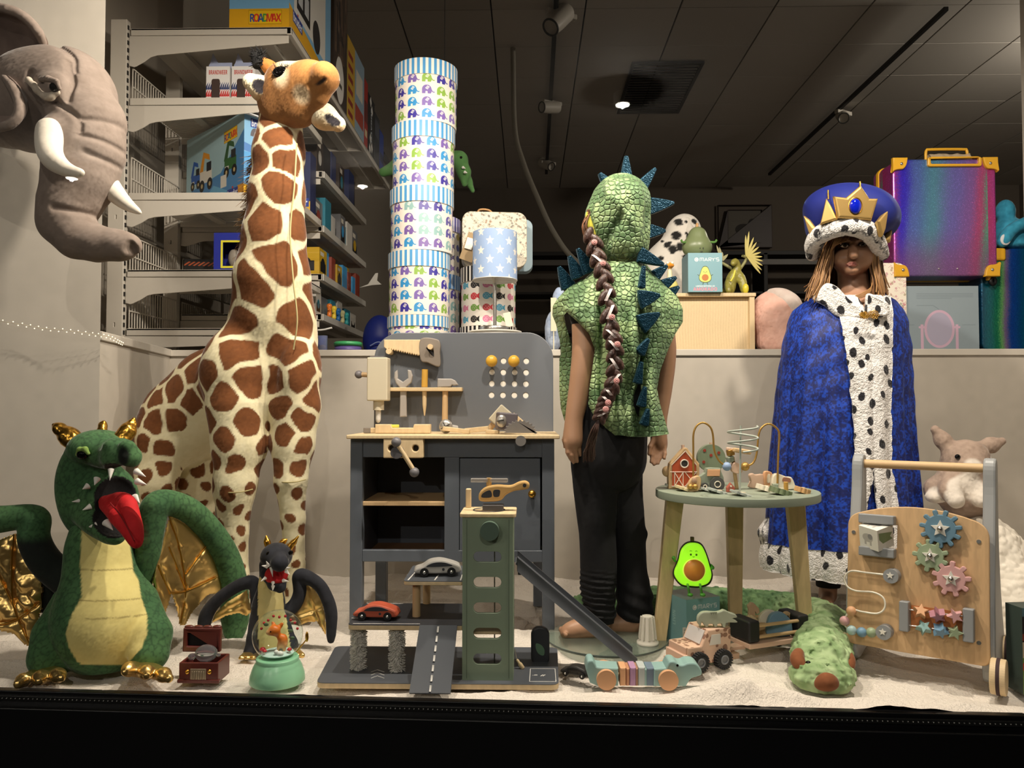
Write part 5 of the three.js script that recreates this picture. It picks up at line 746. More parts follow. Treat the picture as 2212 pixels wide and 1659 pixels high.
const SPIKE=new THREE.MeshPhysicalMaterial({color:C2('#0c3446'),roughness:0.35,metalness:0.6,bumpMap:dataTex(128,(u,v)=>{const e=tileNoise(u,v,40,9);return[e,e,e];},false),bumpScale:0.001,sheen:0.3,sheenColor:new THREE.Color(0.3,0.7,1)});
{
const D=2.12,t=thing('mannequin','child mannequin seen from behind in green dinosaur cape, black trousers and long braid','mannequin');
// body in one surface
const b=new Soft(0.03);b.pad=0.004;
b.chain([[1335,480,D - 0.0,54],[1338,560,D,30]],0.03);b.chain([[1330,640,D,62],[1335,760,D,66],[1322,880,D,66],[1318,960,D,62]],0.05);b.chain([[1262,655,D,26],[1400,640,D,30]],0.04);
b.curve([[1258,665,D - 0.03,19],[1256,700,D - 0.045,18],[1261,760,D - 0.055,23],[1256,810,D - 0.06,22],[1247,865,D - 0.065,19],[1240,906,D - 0.07,16],[1238,938,D - 0.072,17],[1237,958,D - 0.074,17]],0.01);
b.curve([[1424,660,D - 0.03,22],[1440,735,D - 0.02,17],[1439,790,D - 0.01,17],[1432,850,D,16],[1425,905,D,13],[1423,940,D,14],[1424,965,D,15]],0.01);
const d1=D - 0.085,d2=D - 0.012;
handFingers(b,[[[1224,955,d1,6],[1227,978,d1,5.2],[1233,992,d1 + 0.004,4.2]],[[1231,960,d1,6],[1235,983,d1,5.4],[1239,999,d1 + 0.004,4.2]],[[1239,960,d1,6],[1244,983,d1 + 0.004,5.2],[1247,997,d1 + 0.008,4]],[[1247,956,d1 + 0.006,5.5],[1251,972,d1 + 0.01,4.8],[1253,984,d1 + 0.014,3.8]],[[1224,930,D - 0.065,6],[1219,950,D - 0.06,5],[1221,966,D - 0.06,4.2]]]);
handFingers(b,[[[1413,968,d2,5.4],[1409,984,d2 - 0.006,4.8],[1407,998,d2 - 0.014,4]],[[1420,974,d2,5.4],[1416,990,d2 - 0.006,4.8],[1413,1003,d2 - 0.014,4]],[[1428,974,d2,5.4],[1424,990,d2 - 0.006,4.8],[1421,1001,d2 - 0.014,4]],[[1435,968,d2,5],[1436,980,d2 - 0.006,4.4],[1435,990,d2 - 0.012,3.8]],[[1412,950,d2,6],[1404,965,d2 - 0.008,5],[1402,981,d2 - 0.012,4.2]]]);
// feet: one foot forward-left, the other behind it
b.curve([[1300,1285,2.10,19],[1296,1330,2.10,18],[1282,1348,2.09,18],[1250,1358,2.085,13],[1222,1366,2.08,9]],0.02);for(let i=0;i<5;i++)b.ball(P(1213 + i*2.4,1362 + i*2.4 -(i?0:2),2.105 - i*0.016),U(i===0?7:5,2.08),0.006);
b.curve([[1368,1290,2.15,20],[1372,1330,2.15,18],[1368,1346,2.15,15],[1340,1346,2.15,13],[1308,1352,2.14,9]],0.02);
b.onFloor(0.006);
part('body',b.mesh(0.0042,(x,y,z)=>mix(SKIN,C('#a37c60'),0.6*fbm(x*20,y*20,z*20)),0),new THREE.MeshStandardMaterial({vertexColors:true,roughness:0.45}),t);
// black trousers
const tr=new Soft(0.03);tr.pad=0.01;
tr.chain([[1322,905,D,77],[1316,985,D,80]],0.05);tr.curve([[1284,985,D - 0.01,50],[1286,1065,D - 0.01,44],[1290,1150,D - 0.015,37],[1293,1230,D - 0.02,36],[1292,1270,D - 0.02,34],[1296,1310,D - 0.02,30],[1300,1330,D - 0.025,26]],0.01);
tr.curve([[1340,985,D + 0.02,47],[1346,1065,D + 0.03,40],[1356,1140,D + 0.03,36],[1361,1180,D + 0.035,32],[1364,1240,D + 0.03,33],[1370,1290,D + 0.03,37],[1371,1318,D + 0.03,36]],0.006);tr.ell(P(1385,1156,D + 0.02),[U(13,D),U(9,D),0.015],[0,0,0.4],0.015);
tr.cut(P(1371,1352,D + 0.03),[U(60,D),U(16,D),0.12],[0,0,0.12],0.006);tr.cut(P(1305,1356,D),[U(42,D),U(12,D),0.12],[0,0,0.2],0.006);
tr.post=(d,x,y,z)=>{if(Math.abs(d)>0.02)return d;const r=sstep(0.20,0.14,y),l=x<P(1326,1200,D).x?1:0;const n=Math.sin(y*420 + 3*noise(x*25,y*30,z*25)+ x*40)*0.0035*r*l + 0.004*(fbm(x*22,y*14,z*22)- 0.5)+(1 - l)*sstep(0.18,0.06,y)*0.003*Math.sin(y*150 + x*60);return d + n;};
part('trousers',tr.mesh(0.0055,()=>C('#0d0d10'),0.15),plushMat(0.9,0.5,0x555566),t);
// black short sleeve under the cape
const sl=new Soft(0.01);sl.chain([[1250,652,D - 0.02,29],[1256,690,D - 0.045,24]],0.01);part('sleeve',sl.mesh(0.005,()=>C('#101013'),0.1),plushMat(0.9,0.2),t);
{const q=new Soft(0.04);q.chain([[1330,650,D,66],[1335,760,D,70],[1322,880,D,70],[1320,925,D,68]],0.05);part('shirt',q.mesh(0.007,()=>C('#101013'),0.1),plushMat(0.9,0.2),t);}
// hood
const hd=new Soft(0.03);hd.pad=0.012;hd.ell(P(1340,452,D),[U(66,D),U(75,D),0.10],[0,0,-0.1],0.02);hd.ell(P(1345,520,D),[U(56,D),U(62,D),0.085],[0,0,0],0.04);hd.chain([[1300,470,D - 0.02,34],[1308,520,D - 0.01,26]],0.03);
hd.post=(d,x,y,z)=>{const q=P(1330,480,D),u=(x - q.x),v=(y - q.y);const f1=Math.exp(-((u*0.8 + v*0.62 - 0.012)**2)/ 0.00012)*sstep(-0.12,0.02,-Math.abs(v)),f2=Math.exp(-((u - v*0.55 - 0.01)**2)/ 0.00018)*sstep(0.09,0.02,Math.abs(v + 0.03));return Math.max(d - 0.004*fbm(x*24,y*24,z*24)- 0.006*f1 + 0.007*f2,x - P(1402,470,D).x);};
const hg=boxUV(hd.mesh(0.006));part('hood',hg,DINO,t);
// cape panels traced row by row: [y, left, right, depth left, depth mid, depth right]
const rows=[[566,1308,1388,0.0,-0.075,0.0],[590,1282,1408,0.0,-0.085,0.0],[615,1252,1434,0.0,-0.095,0.01],[640,1226,1460,0.0,-0.105,0.02],[668,1222,1472,-0.04,-0.11,0.0],[695,1252,1472,-0.09,-0.115,-0.02],[720,1276,1456,-0.10,-0.118,-0.05],[755,1288,1440,-0.10,-0.12,-0.06],[800,1282,1423,-0.09,-0.12,-0.07],[840,1276,1416,-0.085,-0.12,-0.075],[875,1274,1423,-0.085,-0.125,-0.08],[905,1290,1432,-0.09,-0.13,-0.085],[938,1330,1442,-0.10,-0.135,-0.09]];
const cat=(a,i0,i1,t)=>a[i0]+(a[i1]- a[i0])*t;
const rowAt=(v,rs)=>{const u=v*(rs.length - 1),i=Math.min(Math.floor(u),rs.length - 2),k=u - i,s=k*k*(3 - 2*k)*0.5 + k*0.5;return rs[i].map((q,j)=>q +(rs[i + 1][j]- q)*s);};
const cape=(rs,fold,name,nu=90,nv=110)=>{const g=sheet((u,v)=>{const r=rowAt(v,rs),px=r[1]+(r[2]- r[1])*u,w=4*u*(1 - u),lin=r[3]+(r[5]- r[3])*u,mid=r[4]-(r[3]+ r[5])/ 2;const y=r[0]+(name==='cape'?6*Math.sin(u*3.1)*(v>0.9?(v - 0.9)*10:0):0);return P(px,y,D + lin + mid*Math.sqrt(Math.max(w,0))+ 1.6*fold(px,y,u,v));},nu,nv,0.004);const p=g.attributes.position,uv=g.attributes.uv;for(let i=0;i<p.count;i++)uv.setXY(i,p.getX(i),p.getY(i));return part(name,g,DINO,t);};
const va=(px,c,w)=>Math.exp(-(((px - c)/ w)**2));
cape(rows,(px,y,u,v)=>{const s=sstep(600,700,y),lo=sstep(760,860,y);return s*(0.016*va(px,1296 +(y - 700)*0.02,9)- 0.008*va(px,1314,9)+ 0.018*va(px,1384 -(y - 700)*0.01,8)- 0.012*va(px,1368 - lo*6,9))+ lo*(0.03*va(px,1362,22)- 0.016*va(px,1408 +(y - 850)*0.12,10)- 0.01*va(px,1340,8))+ 0.004*Math.sin(px*0.13 + y*0.02)*s + 0.006*(fbm(px*0.03,y*0.03)- 0.5);},'cape');
cape([[606,1258,1262,0.0,-0.01,0.0],[625,1228,1250,0.0,-0.03,-0.02],[645,1208,1248,0.0,-0.05,-0.06],[662,1197,1236,0.02,-0.03,-0.07],[680,1196,1219,0.04,0.0,-0.03],[700,1204,1222,0.05,0.02,0.0],[735,1212,1230,0.05,0.03,0.02],[765,1214,1240,0.05,0.03,0.02],[775,1211,1244,0.05,0.03,0.02],[840,1211,1240,0.05,0.03,0.02],[880,1214,1238,0.05,0.03,0.02],[908,1222,1236,0.05,0.03,0.02]],(px,y)=>0.004*Math.sin(y*0.05),'cape_front',24,70);
// yellow lining along the hood edge
{const q=new Soft(0.006);q.curve([[1270,462,D - 0.045,5],[1275,490,D - 0.05,6],[1284,512,D - 0.05,4]],0.006);part('hood_lining',q.mesh(0.003,()=>C('#b9b13e'),0.2),plushMat(),t);}
// padded spikes
for(const[bx,by,tx,ty,w,dz]of[[1305,388,1295,375,20,0.03],[1353,388,1353,337,27,-0.02],[1384,405,1418,361,28,-0.02],[1398,446,1460,434,40,-0.03],[1396,500,1440,496,36,-0.03],[1386,552,1437,569,32,-0.06],[1272,582,1247,538,30,-0.03],[1248,594,1229,554,32,-0.02],[1226,616,1207,577,34,0.0],[1412,598,1443,572,28,-0.02],[1436,614,1462,598,24,-0.01],[1450,632,1467,619,22,0.0],[1386,616,1391,575,14,-0.11],[1387,646,1428,636,38,-0.115],[1388,698,1427,676,40,-0.12],[1384,758,1402,732,22,-0.13],[1378,822,1386,782,18,-0.132],[1386,872,1394,836,18,-0.135],[1392,912,1400,884,18,-0.138]]){
const a=P(bx,by,D + dz),c=P(tx,ty,D + dz - 0.005),dir=c.clone().sub(a),L=dir.length();const s=new THREE.Shape();const hw=U(w,D)/ 2;s.moveTo(-hw,-0.006);s.quadraticCurveTo(0,-0.012,hw,-0.006);s.quadraticCurveTo(hw*0.7,L*0.5,0.0035,L);s.lineTo(-0.0035,L);s.quadraticCurveTo(-hw*0.7,L*0.5,-hw,-0.006);
const g=new THREE.ExtrudeGeometry(s,{depth:0.002,bevelEnabled:true,bevelThickness:0.007,bevelSize:0.003,bevelOffset:-0.002,bevelSegments:4,curveSegments:8});g.translate(0,0,-0.001);rot(g,0,0.25,Math.atan2(dir.y,dir.x)- Math.PI / 2);g.translate(a.x,a.y,a.z);part('spike',boxUV(g,12),SPIKE,t);
}
// hair: loose wisps at the hood edge, braid with ribbon and roses, tail
const hairM=new THREE.MeshPhysicalMaterial({vertexColors:true,roughness:0.45,sheen:0.4,sheenColor:new THREE.Color(1,0.8,0.6)});
const strands=(list,r,cA,cB)=>{const l=list.map((pts)=>{const g=G(tube(pts,r,14,false,5));const k=mix(cA,cB,rnd());return paint(g,()=>k);});const gs=mergeGeometries(l);return gs;};
seed=44;{const l=[];for(let i=0;i<40;i++)l.push([P(1272 + rr(-4,4),456 + rr(-6,10),D - 0.04 + rr(-0.02,0.02)),P(1263 + rr(-6,6),490,D - 0.045 + rr(-0.02,0.02)),P(1272 + rr(-6,8),525,D - 0.05),P(1280 + rr(-4,4),545 + rr(-6,10),D - 0.06)]);part('hair',strands(l,0.0012,C('#8d5a3a'),C('#4c2e1e')),hairM,t).userData.kind='stuff';}
const bc=new THREE.CatmullRomCurve3([[1279,508,0.06],[1289,553,0.075],[1303,591,0.105],[1311,642,0.13],[1318,705,0.15],[1327,745,0.155],[1328,795,0.155],[1322,837,0.155],[1310,862,0.15],[1302,884,0.15],[1295,904,0.15]].map(([x,y,z])=>P(x,y,D - z)));
const br=new Soft(0.002);const nB=34;for(let i=0;i<nB;i++){const u=i /(nB - 1),p=bc.getPoint(u),q=bc.getTangent(u),w=U(15 - 4.5*u*u,D),s=i % 2?1:-1;br.ell(p.clone().add(V(s*w*0.5,0,0)),[w*0.66,w*1.3,w*0.62],[0,0,Math.atan2(q.x,-q.y)+ s*0.55],0.002);}
part('braid',br.mesh(0.0028,(x,y,z)=>mix(C('#241310'),C('#4a2b22'),noise(x*500,y*120,z*500)),0.5),hairM,t);
{const l=[];for(const u of[0.1,0.27,0.33,0.42,0.48,0.56,0.63,0.72,0.78,0.87,0.93]){const p=bc.getPoint(u),s=(u*100|0)% 2?1:-1,q=bc.getPoint(Math.min(1,u + 0.045));l.push(sheet((a,b)=>p.clone().lerp(q,b).add(V(s*(0.012 - 0.018*b)+(a - 0.5)*0.008,0,0.014 + 0.004*Math.sin(b*3.14))),2,8,0.001));}part('ribbon',merge(l),M('#cfc5c2',0.4),t,'pale satin ribbon woven through the braid');}
for(const u of[0.04,0.15,0.37,0.5,0.665,0.835,0.90]){const p=bc.getPoint(u).add(V(u<0.1?0:0.006,0,0.016));const g=merge([ell(0.008,0.008,0.005).translate(p.x,p.y,p.z),new THREE.TorusGeometry(0.0055,0.0022,8,18).translate(p.x,p.y,p.z + 0.003),new THREE.TorusGeometry(0.0025,0.0016,8,14).translate(p.x,p.y,p.z + 0.005)]);part('rose',g,M('#d59a96',0.5),t);}
seed=45;{const l=[];for(let i=0;i<110;i++){const e=rr(-14,12);l.push([P(1294 + rr(-3,3),905,D - 0.15),P(1283 + rr(-8,8),935,D - 0.145 + rr(-0.01,0.01)),P(1275 + e*0.8,970,D - 0.12 + rr(-0.01,0.01)),P(1274 + e,985 + rr(-10,14),D - 0.11)]);}part('hair_tail',strands(l,0.0011,C('#2a1610'),C('#4b2c22')),hairM,t).userData.kind='stuff';}
fin(t);
// glass foot plate with its plastic cone
const bp=thing('mannequin_stand','round glass stand plate with white ribbed cone under the dinosaur mannequin','stand',V(P(1310,1375,2.08).x,0.001,-2.08));
part('glass_plate',lathe([[0,0],[0.16,0],[0.162,0.002],[0.162,0.005],[0.16,0.0065],[0,0.0065]],64),new THREE.MeshPhysicalMaterial({color:'#dfeee6',transmission:0.95,thickness:0.006,roughness:0.05,ior:1.5}),bp);
{const c=P(1399,1392,2.02),o=c.sub(bp.position);const l=[lathe([[0.028,0],[0.028,0.006],[0.02,0.012],[0.0145,0.07],[0.012,0.072],[0,0.072]],32)];for(let i=0;i<10;i++){const a=i*Math.PI / 5;l.push(rot(rot(box(0.003,0.058,0.006,0.001),-0.1,0,0).translate(0,0.041,0.0185),0,a,0));}part('cone_socket',merge(l).translate(o.x,0.007,o.z),M('#d8d2c4',0.45),bp);}
}
{
const D=2.43,t=thing('mannequin','child mannequin facing forward in blue velvet king cape with crown hat and long hair','mannequin');
const px=(x)=>1640 + x / 3.858,py=(y)=>360 + y / 3.858,Q=(x,y,d=D)=>P(px(x),py(y),d),R=(r)=>U(r / 3.858,D);
// head and body
const h=new Soft(0.012);h.pad=0.004;
h.ell(Q(765,660,D - 0.0),[R(176),R(205),0.085],[0,0,0],0.02);h.ell(Q(775,790,D - 0.028),[R(128),R(108),0.056],[0,0,0],0.035);
h.ell(Q(690,775,D - 0.058),[R(58),R(50),0.022],null,0.03);h.ell(Q(868,775,D - 0.056),[R(52),R(50),0.022],null,0.03);// cheeks
h.ell(Q(776,868,D - 0.068),[R(48),R(34),0.02],null,0.022);// chin
h.chain([[px(783),py(655),D - 0.082,5.5],[px(785),py(700),D - 0.094,6.5],[px(786),py(736),D - 0.104,9.5]],0.014);h.ell(Q(762,744,D - 0.092),[R(17),R(13),0.010],null,0.006);h.ell(Q(810,744,D - 0.092),[R(17),R(13),0.010],null,0.006);
h.cut(Q(712,655,D - 0.098),[R(40),R(19),0.016],[0,0,0.05],0.014);h.cut(Q(862,650,D - 0.097),[R(40),R(19),0.016],[0,0,-0.05],0.014);
h.ell(Q(712,622,D - 0.083),[R(50),R(12),0.010],[0,0,0.1],0.012);h.ell(Q(860,618,D - 0.083),[R(50),R(12),0.010],[0,0,-0.1],0.012);
// pouting lips
const lip=[[738,812],[758,800],[776,803],[794,799],[816,810]];h.chain(lip.map(([x,y])=>[px(x),py(y),D - 0.092 + Math.abs(x - 777)*0.00016,2.7]),0.005);h.ell(Q(777,824,D - 0.09),[R(36),R(9),0.0055],null,0.004);
h.curve([[px(778),py(880),D + 0.01,25],[px(785),py(1000),D + 0.01,22],[px(800),py(1080),D + 0.01,27]],0.02);h.ell(Q(800,1180,D + 0.0),[R(190),R(90),0.075],null,0.05);
h.ell(Q(605,735,D + 0.0),[R(18),R(40),0.014],null,0.008);h.ell(Q(932,735,D + 0.0),[R(18),R(40),0.014],null,0.008);// ears
// trunk and legs, mostly under the cape
h.chain([[1830,700,D + 0.02,60],[1828,900,D + 0.02,62],[1826,980,D + 0.02,66]],0.05);h.chain([[1790,980,D + 0.02,42],[1790,1120,D + 0.02,32],[1790,1240,D + 0.02,20],[1788,1282,D + 0.02,17]],0.03);h.chain([[1862,980,D + 0.02,42],[1862,1120,D + 0.02,32],[1862,1240,D + 0.02,20],[1862,1282,D + 0.02,17]],0.03);
h.chain([[1788,1288,D + 0.01,14],[1786,1300,D - 0.07,13]],0.02);h.chain([[1862,1288,D + 0.01,14],[1864,1300,D - 0.07,13]],0.02);
for(const s of[-1,1])h.curve([[1830 + s*70,690,D,24],[1830 + s*88,790,D,18],[1830 + s*86,880,D - 0.01,15],[1830 + s*82,960,D - 0.03,12],[1830 + s*80,990,D - 0.035,13]],0.02);
h.onFloor();
const dist=(x,y,a,b,s)=>Math.hypot((x - a.x)/ s,y - a.y);
const lipC=Q(777,811,D - 0.092),eL=Q(712,655,D - 0.085),eR=Q(862,650,D - 0.085);
const fg=h.mesh(0.0031,(x,y,z,nx,ny,nz)=>{let c=mix(C('#ab8164'),C('#98705a'),fbm(x*22,y*22,z*22));const lp=Math.hypot((x - lipC.x)/ 0.0165,(y - lipC.y)/ 0.0085);if(z>-D + 0.05){c=mix(C('#a8645a'),c,sstep(0.6,1.15,lp));const line=Math.hypot((x - lipC.x)/ 0.016,(y - lipC.y + 0.0005 - 0.004*((x - lipC.x)/ 0.016)**2*-1)/ 0.0013);c=mix(C('#5b2f2a'),c,sstep(0.5,1.2,line));for(const e of[eL,eR])c=mix(C('#6f4f40'),c,sstep(0.5,1.4,Math.hypot((x - e.x)/ 0.019,(y - e.y)/ 0.010)));}return c;},0);
part('body',fg,new THREE.MeshStandardMaterial({vertexColors:true,roughness:0.45}),t);
for(const[x,y]of[[712,657],[862,652]]){const e=part('eye',ell(R(32),R(17),0.008).translate(...Q(x,y,D - 0.076).toArray()),M('#cfc8bd',0.2),t);part('iris',ell(R(15),R(15),0.004).translate(...Q(x + 2,y,D - 0.0835).toArray()),M('#2a1a12',0.15),e);part('upper_lashes',tube([Q(x - 36,y + 4,D - 0.080),Q(x - 12,y - 16,D - 0.087),Q(x + 14,y - 16,D - 0.087),Q(x + 38,y + 2,D - 0.080)],0.0014),M('#1d120d',0.8),e);part('eyebrow',tube([Q(x - 46,y - 42,D - 0.088),Q(x,y - 56,D - 0.094),Q(x + 46,y - 44,D - 0.088)],0.0018),M('#6a4c33',0.9),t);}
// black leggings hem
for(const x of[1790,1862]){const s=new Soft(0.01);s.chain([[x,1150,D + 0.02,33],[x,1240,D + 0.02,25],[x - 1,1266,D + 0.02,25]],0.01);s.cut(P(x,1284,D),[0.1,0.02,0.2],null,0.004);part('legging',s.mesh(0.005,()=>C('#111114'),0.1),plushMat(0.9,0.2),t);}
// hair
const hairM=new THREE.MeshPhysicalMaterial({vertexColors:true,roughness:0.42,sheen:0.3,sheenColor:new THREE.Color(1,0.85,0.6)});seed=61;const hs=[];
const strand=(pts,r)=>{const g=G(tube(pts,r,16,false,5)),k=mix(C('#6b4526'),C('#a87c4a'),rnd());hs.push(paint(g,()=>k));};
for(let i=0;i<330;i++){const s=rnd()<0.52?-1:1,f=rnd(),dz=D - 0.075 + f*0.15,x0=s<0?rr(560,640)- f*20:rr(905,985)+ f*20,wv=rr(-14,14),end=s<0?rr(1000,1140):rr(980,1100);const out=s<0?-rr(60,175):rr(10,95);
strand([Q(x0 - s*60,555 + rr(-10,10),dz + 0.01),Q(x0 + s*6,660,dz - 0.004),Q(x0 + out*0.35 + wv,820,dz),Q(x0 + out*0.7 - wv,960,dz - 0.01),Q(x0 + out,end,dz - 0.012)],0.0021);}
for(let i=0;i<70;i++){const u=rnd();strand([Q(650 + 120*u,560,D - 0.08),Q(628 + 100*u + rr(-10,10),620,D - 0.094),Q(600 + 95*u*u,690 - 60*u,D - 0.093 + 0.01*(1 - u)),Q(585 + 60*u*u,760 - 110*u,D - 0.08)],0.0013);}
for(let i=0;i<26;i++){const o=rr(-14,14);strand([Q(945,940 + o,D - 0.06),Q(930,1020 + o,D - 0.085),Q(860 + o,1070 + o,D - 0.095),Q(790,1090 + o*0.7,D - 0.085)],0.0018);}
for(let i=0;i<200;i++){const a=rr(-1.2,1.2),x=765 + 200*Math.sin(a),z=D + 0.055 + 0.035*Math.cos(a);strand([Q(x,560,z),Q(x,760,z + 0.005),Q(x + 20*a,1000,z),Q(x + 40*a,rr(1060,1160),z)],0.0026);}
part('hair',mergeGeometries(hs),hairM,t).userData.kind='stuff';
// crown hat
const velC=dataTex(512,(u,v)=>{const n=0.34*tileNoise(u,v,26,1)+ 0.42*tileNoise(u + 0.03*tileNoise(u,v,9,4),v,60,2)+ 0.18*tileNoise(u,v,120,3),k=sstep(0.3,0.68,n);return mix([0.035,0.10,0.36],[0.07,0.27,0.72],k);});
velC.repeat.set(3.4,3.4);const VEL=new THREE.MeshPhysicalMaterial({map:velC,roughness:0.6,sheen:0.6,sheenColor:new THREE.Color(0.2,0.4,1),sheenRoughness:0.4}),VELP=new THREE.MeshPhysicalMaterial({color:C2('#081a70'),roughness:0.7,sheen:0.3,sheenColor:new THREE.Color(0.3,0.45,1),sheenRoughness:0.4});
const ht=new Soft(0.03);ht.pad=0.008;ht.ell(Q(760,380,D - 0.01),[R(375),R(235),0.15],[0.2,0,-0.12],0.02);ht.ell(Q(750,500,D),[R(330),R(150),0.125],null,0.04);ht.post=(d,x,y,z)=>{const a=Math.atan2(x - Q(750,400).x,z + D);return d + 0.004*Math.cos(a*7)*sstep(0.03,-0.09,y - Q(0,300).y);};
ht.cut(Q(770,690,D),[R(300),R(150),0.12],null,0.01);
const hat=part('hat',ht.mesh(0.005),VELP,t);
const GF=new THREE.MeshPhysicalMaterial({color:C2('#c7a464'),metalness:0.75,roughness:0.38});
const pad=(pts,d,tilt=0)=>{const c=[pts.reduce((a,p)=>a + p[0],0)/ pts.length,pts.reduce((a,p)=>a + p[1],0)/ pts.length],cp=Q(c[0],c[1],d),o=pts.map(([x,y])=>{const p=Q(x,y,d);return[p.x - cp.x,p.y - cp.y];});const g=ext(shp(o),0.018,0.007,4);rot(g,0,tilt,0);return g.translate(cp.x,cp.y,cp.z);};
part('crown_point',pad([[650,430],[615,250],[720,262],[840,160],[912,268],[985,270],[930,450]],D - 0.168),GF,t);part('crown_point',pad([[512,480],[560,262],[600,330],[655,450]],D - 0.148,-0.5),GF,t);part('crown_point',pad([[440,610],[372,400],[420,440],[478,520]],D - 0.085,-0.9),GF,t);part('crown_point',pad([[945,470],[1070,360],[1076,400],[1045,520],[1000,590]],D - 0.15,0.55),GF,t);part('crown_point',pad([[1010,620],[1112,512],[1114,545],[1060,640]],D - 0.08,0.9),GF,t);
const gem=part('gem',ell(R(45),R(60),0.010,20).translate(...Q(802,330,D - 0.178).toArray()),new THREE.MeshPhysicalMaterial({color:'#0b1fb8',roughness:0.05,clearcoat:1,metalness:0.2}),t);part('gem_setting',new THREE.TorusGeometry(R(50),0.0022,8,32).scale(1,1.28,1).translate(...Q(802,330,D - 0.176).toArray()),GOLD,gem);
for(const[x0,y0,d0,x1,y1,d1]of[[840,128,D - 0.11,842,172,D - 0.16],[574,200,D - 0.09,576,268,D - 0.125],[1094,240,D - 0.06,1066,358,D - 0.115]]){const l=[];for(let i=0;i<9;i++){const u=i / 8,p=Q(x0 +(x1 - x0)*u,y0 +(y1 - y0)*u,d0 +(d1 - d0)*u - 0.004);l.push(new THREE.IcosahedronGeometry(0.0026,1).translate(p.x,p.y,p.z));}part('bead_strand',merge(l),GOLD,t);}
// ermine fur: spotted cloth
seed=71;const spots=[];for(let j=0;j<14;j++)for(let i=0;i<6;i++)spots.push([(i + 0.5 +(j % 2)*0.5 + rr(-0.3,0.3))/ 6,(j + 0.5 + rr(-0.32,0.32))/ 14,rr(0.75,1.25),rr(-0.5,0.5)]);
const erm=dataTex(512,(u,v)=>{let k=1;for(const[a,b,s,r]of spots){let dx=u - a,dy=v - b;dx -=Math.round(dx);dy -=Math.round(dy);const X=dx*0.36,Y=dy*0.56;const c=Math.cos(r),n=Math.sin(r),e=Math.hypot((X*c + Y*n)/(0.0085*s),(-X*n + Y*c)/(0.0125*s));if(e<1.5)k=Math.min(k,sstep(0.85,1.12,e + 0.25*(tileNoise(u,v,160,5)- 0.5)));}const f=0.84 + 0.12*tileNoise(u,v,90,6);return mix([0.09,0.085,0.11],[f,f*0.985,f*0.97],k);});
erm.repeat.set(1 / 0.36,1 / 0.56);const ERM=new THREE.MeshPhysicalMaterial({map:erm,roughness:0.95,sheen:0.5,sheenColor:new THREE.Color(1,1,1),bumpMap:dataTex(256,(u,v)=>{const e=0.5*tileNoise(u,v,30,3)+ 0.5*tileNoise(u,v,90,4);return[e,e,e];},false),bumpScale:0.004});ERM.bumpMap.repeat.set(5,5);
{const b=new Soft(0.01);b.pad=0.006;b.curve([[px(445),py(740),D - 0.02,11],[px(448),py(640),D - 0.06,15],[px(520),py(560),D - 0.105,17],[px(640),py(508),D - 0.135,18],[px(770),py(490),D - 0.145,19],[px(890),py(530),D - 0.135,18],[px(965),py(610),D - 0.105,16],[px(1005),py(690),D - 0.07,14],[px(1030),py(735),D - 0.03,10]],0.01,0,6);b.curve([[px(445),py(740),D - 0.02,11],[px(520),py(690),D + 0.08,15],[px(770),py(640),D + 0.12,16],[px(980),py(690),D + 0.08,14],[px(1030),py(735),D - 0.03,10]],0.01,0,6);b.post=(d,x,y,z)=>d + 0.004*(fbm(x*60,y*60,z*60)- 0.5);part('fur_brim',boxUV(b.mesh(0.004,null,0.2)),ERM,t);}
// cape shell round the body: [y, left, right, half depth, centre depth]
const rows=[[628,1790,1880,0.05,0.02],[640,1766,1905,0.075,0.02],[655,1738,1930,0.095,0.02],[672,1718,1943,0.11,0.02],[700,1706,1952,0.125,0.02],[750,1696,1958,0.135,0.02],[830,1685,1960,0.14,0.02],[920,1678,1962,0.145,0.02],[1010,1671,1967,0.15,0.02],[1100,1667,1974,0.155,0.02],[1175,1663,1980,0.16,0.02],[1200,1660,1984,0.16,0.02]];
const rowAt=(y,rs=rows)=>{let i=0;while(i<rs.length - 2&&y>rs[i + 1][0])i++;const k=clamp((y - rs[i][0])/(rs[i + 1][0]- rs[i][0]),0,1.3);return rs[i].map((q,j)=>q +(rs[i + 1][j]- q)*k);};
const capeP=(a,y,off=0)=>{const r=rowAt(y),c=P((r[1]+ r[2])/ 2,y,D + r[4]),rx=U(r[2]- r[1],D)/ 2,lo=sstep(640,1100,y),pl=lo*(0.0075*Math.sin(a*13 + 0.6*Math.sin(a*3))+ 0.004*Math.sin(a*29 + 1))+ 0.002*Math.sin(y*0.11 + a*6)*sstep(640,680,y)*(1 - lo);const m=1 + 0;return V(c.x +(rx + pl + off)*Math.sin(a)*m,c.y,c.z +(r[3]+ pl + off)*Math.cos(a));};
const cg=sheet((u,v)=>{const a=(1 - u)*Math.PI*2 - Math.PI;return((y0)=>capeP(-a,y0 +(1200 - y0)*Math.pow(v,1.15)))(628 + 66*Math.exp(-((a / 0.5)**2)));},220,120,0.004);{const p=cg.attributes.position,uv=cg.attributes.uv,nuv=221;for(let i=0;i<p.count;i++){uv.setXY(i,uv.getX(i)*1.5,p.getY(i));}}part('cape',cg,VEL,t);
const fy=(y,tab)=>{let i=0;while(i<tab.length - 2&&y>tab[i + 1][0])i++;const k=clamp((y - tab[i][0])/(tab[i + 1][0]- tab[i][0]),0,1);return tab[i].slice(1).map((q,j)=>q +(tab[i + 1][j + 1]- q)*k);};
const front=(X,y,off)=>{const r=rowAt(y),cx=(r[1]+ r[2])/ 2,s=clamp((X - cx)/((r[2]- r[1])/ 2),-0.98,0.98);let k=s,q;for(let n=0;n<5;n++){q=capeP(Math.asin(clamp(k,-0.98,0.98)),y,off + 0.004);k +=(P(X,y,-q.z).x - q.x)/(U(r[2]- r[1],D)/ 2);}return q;};
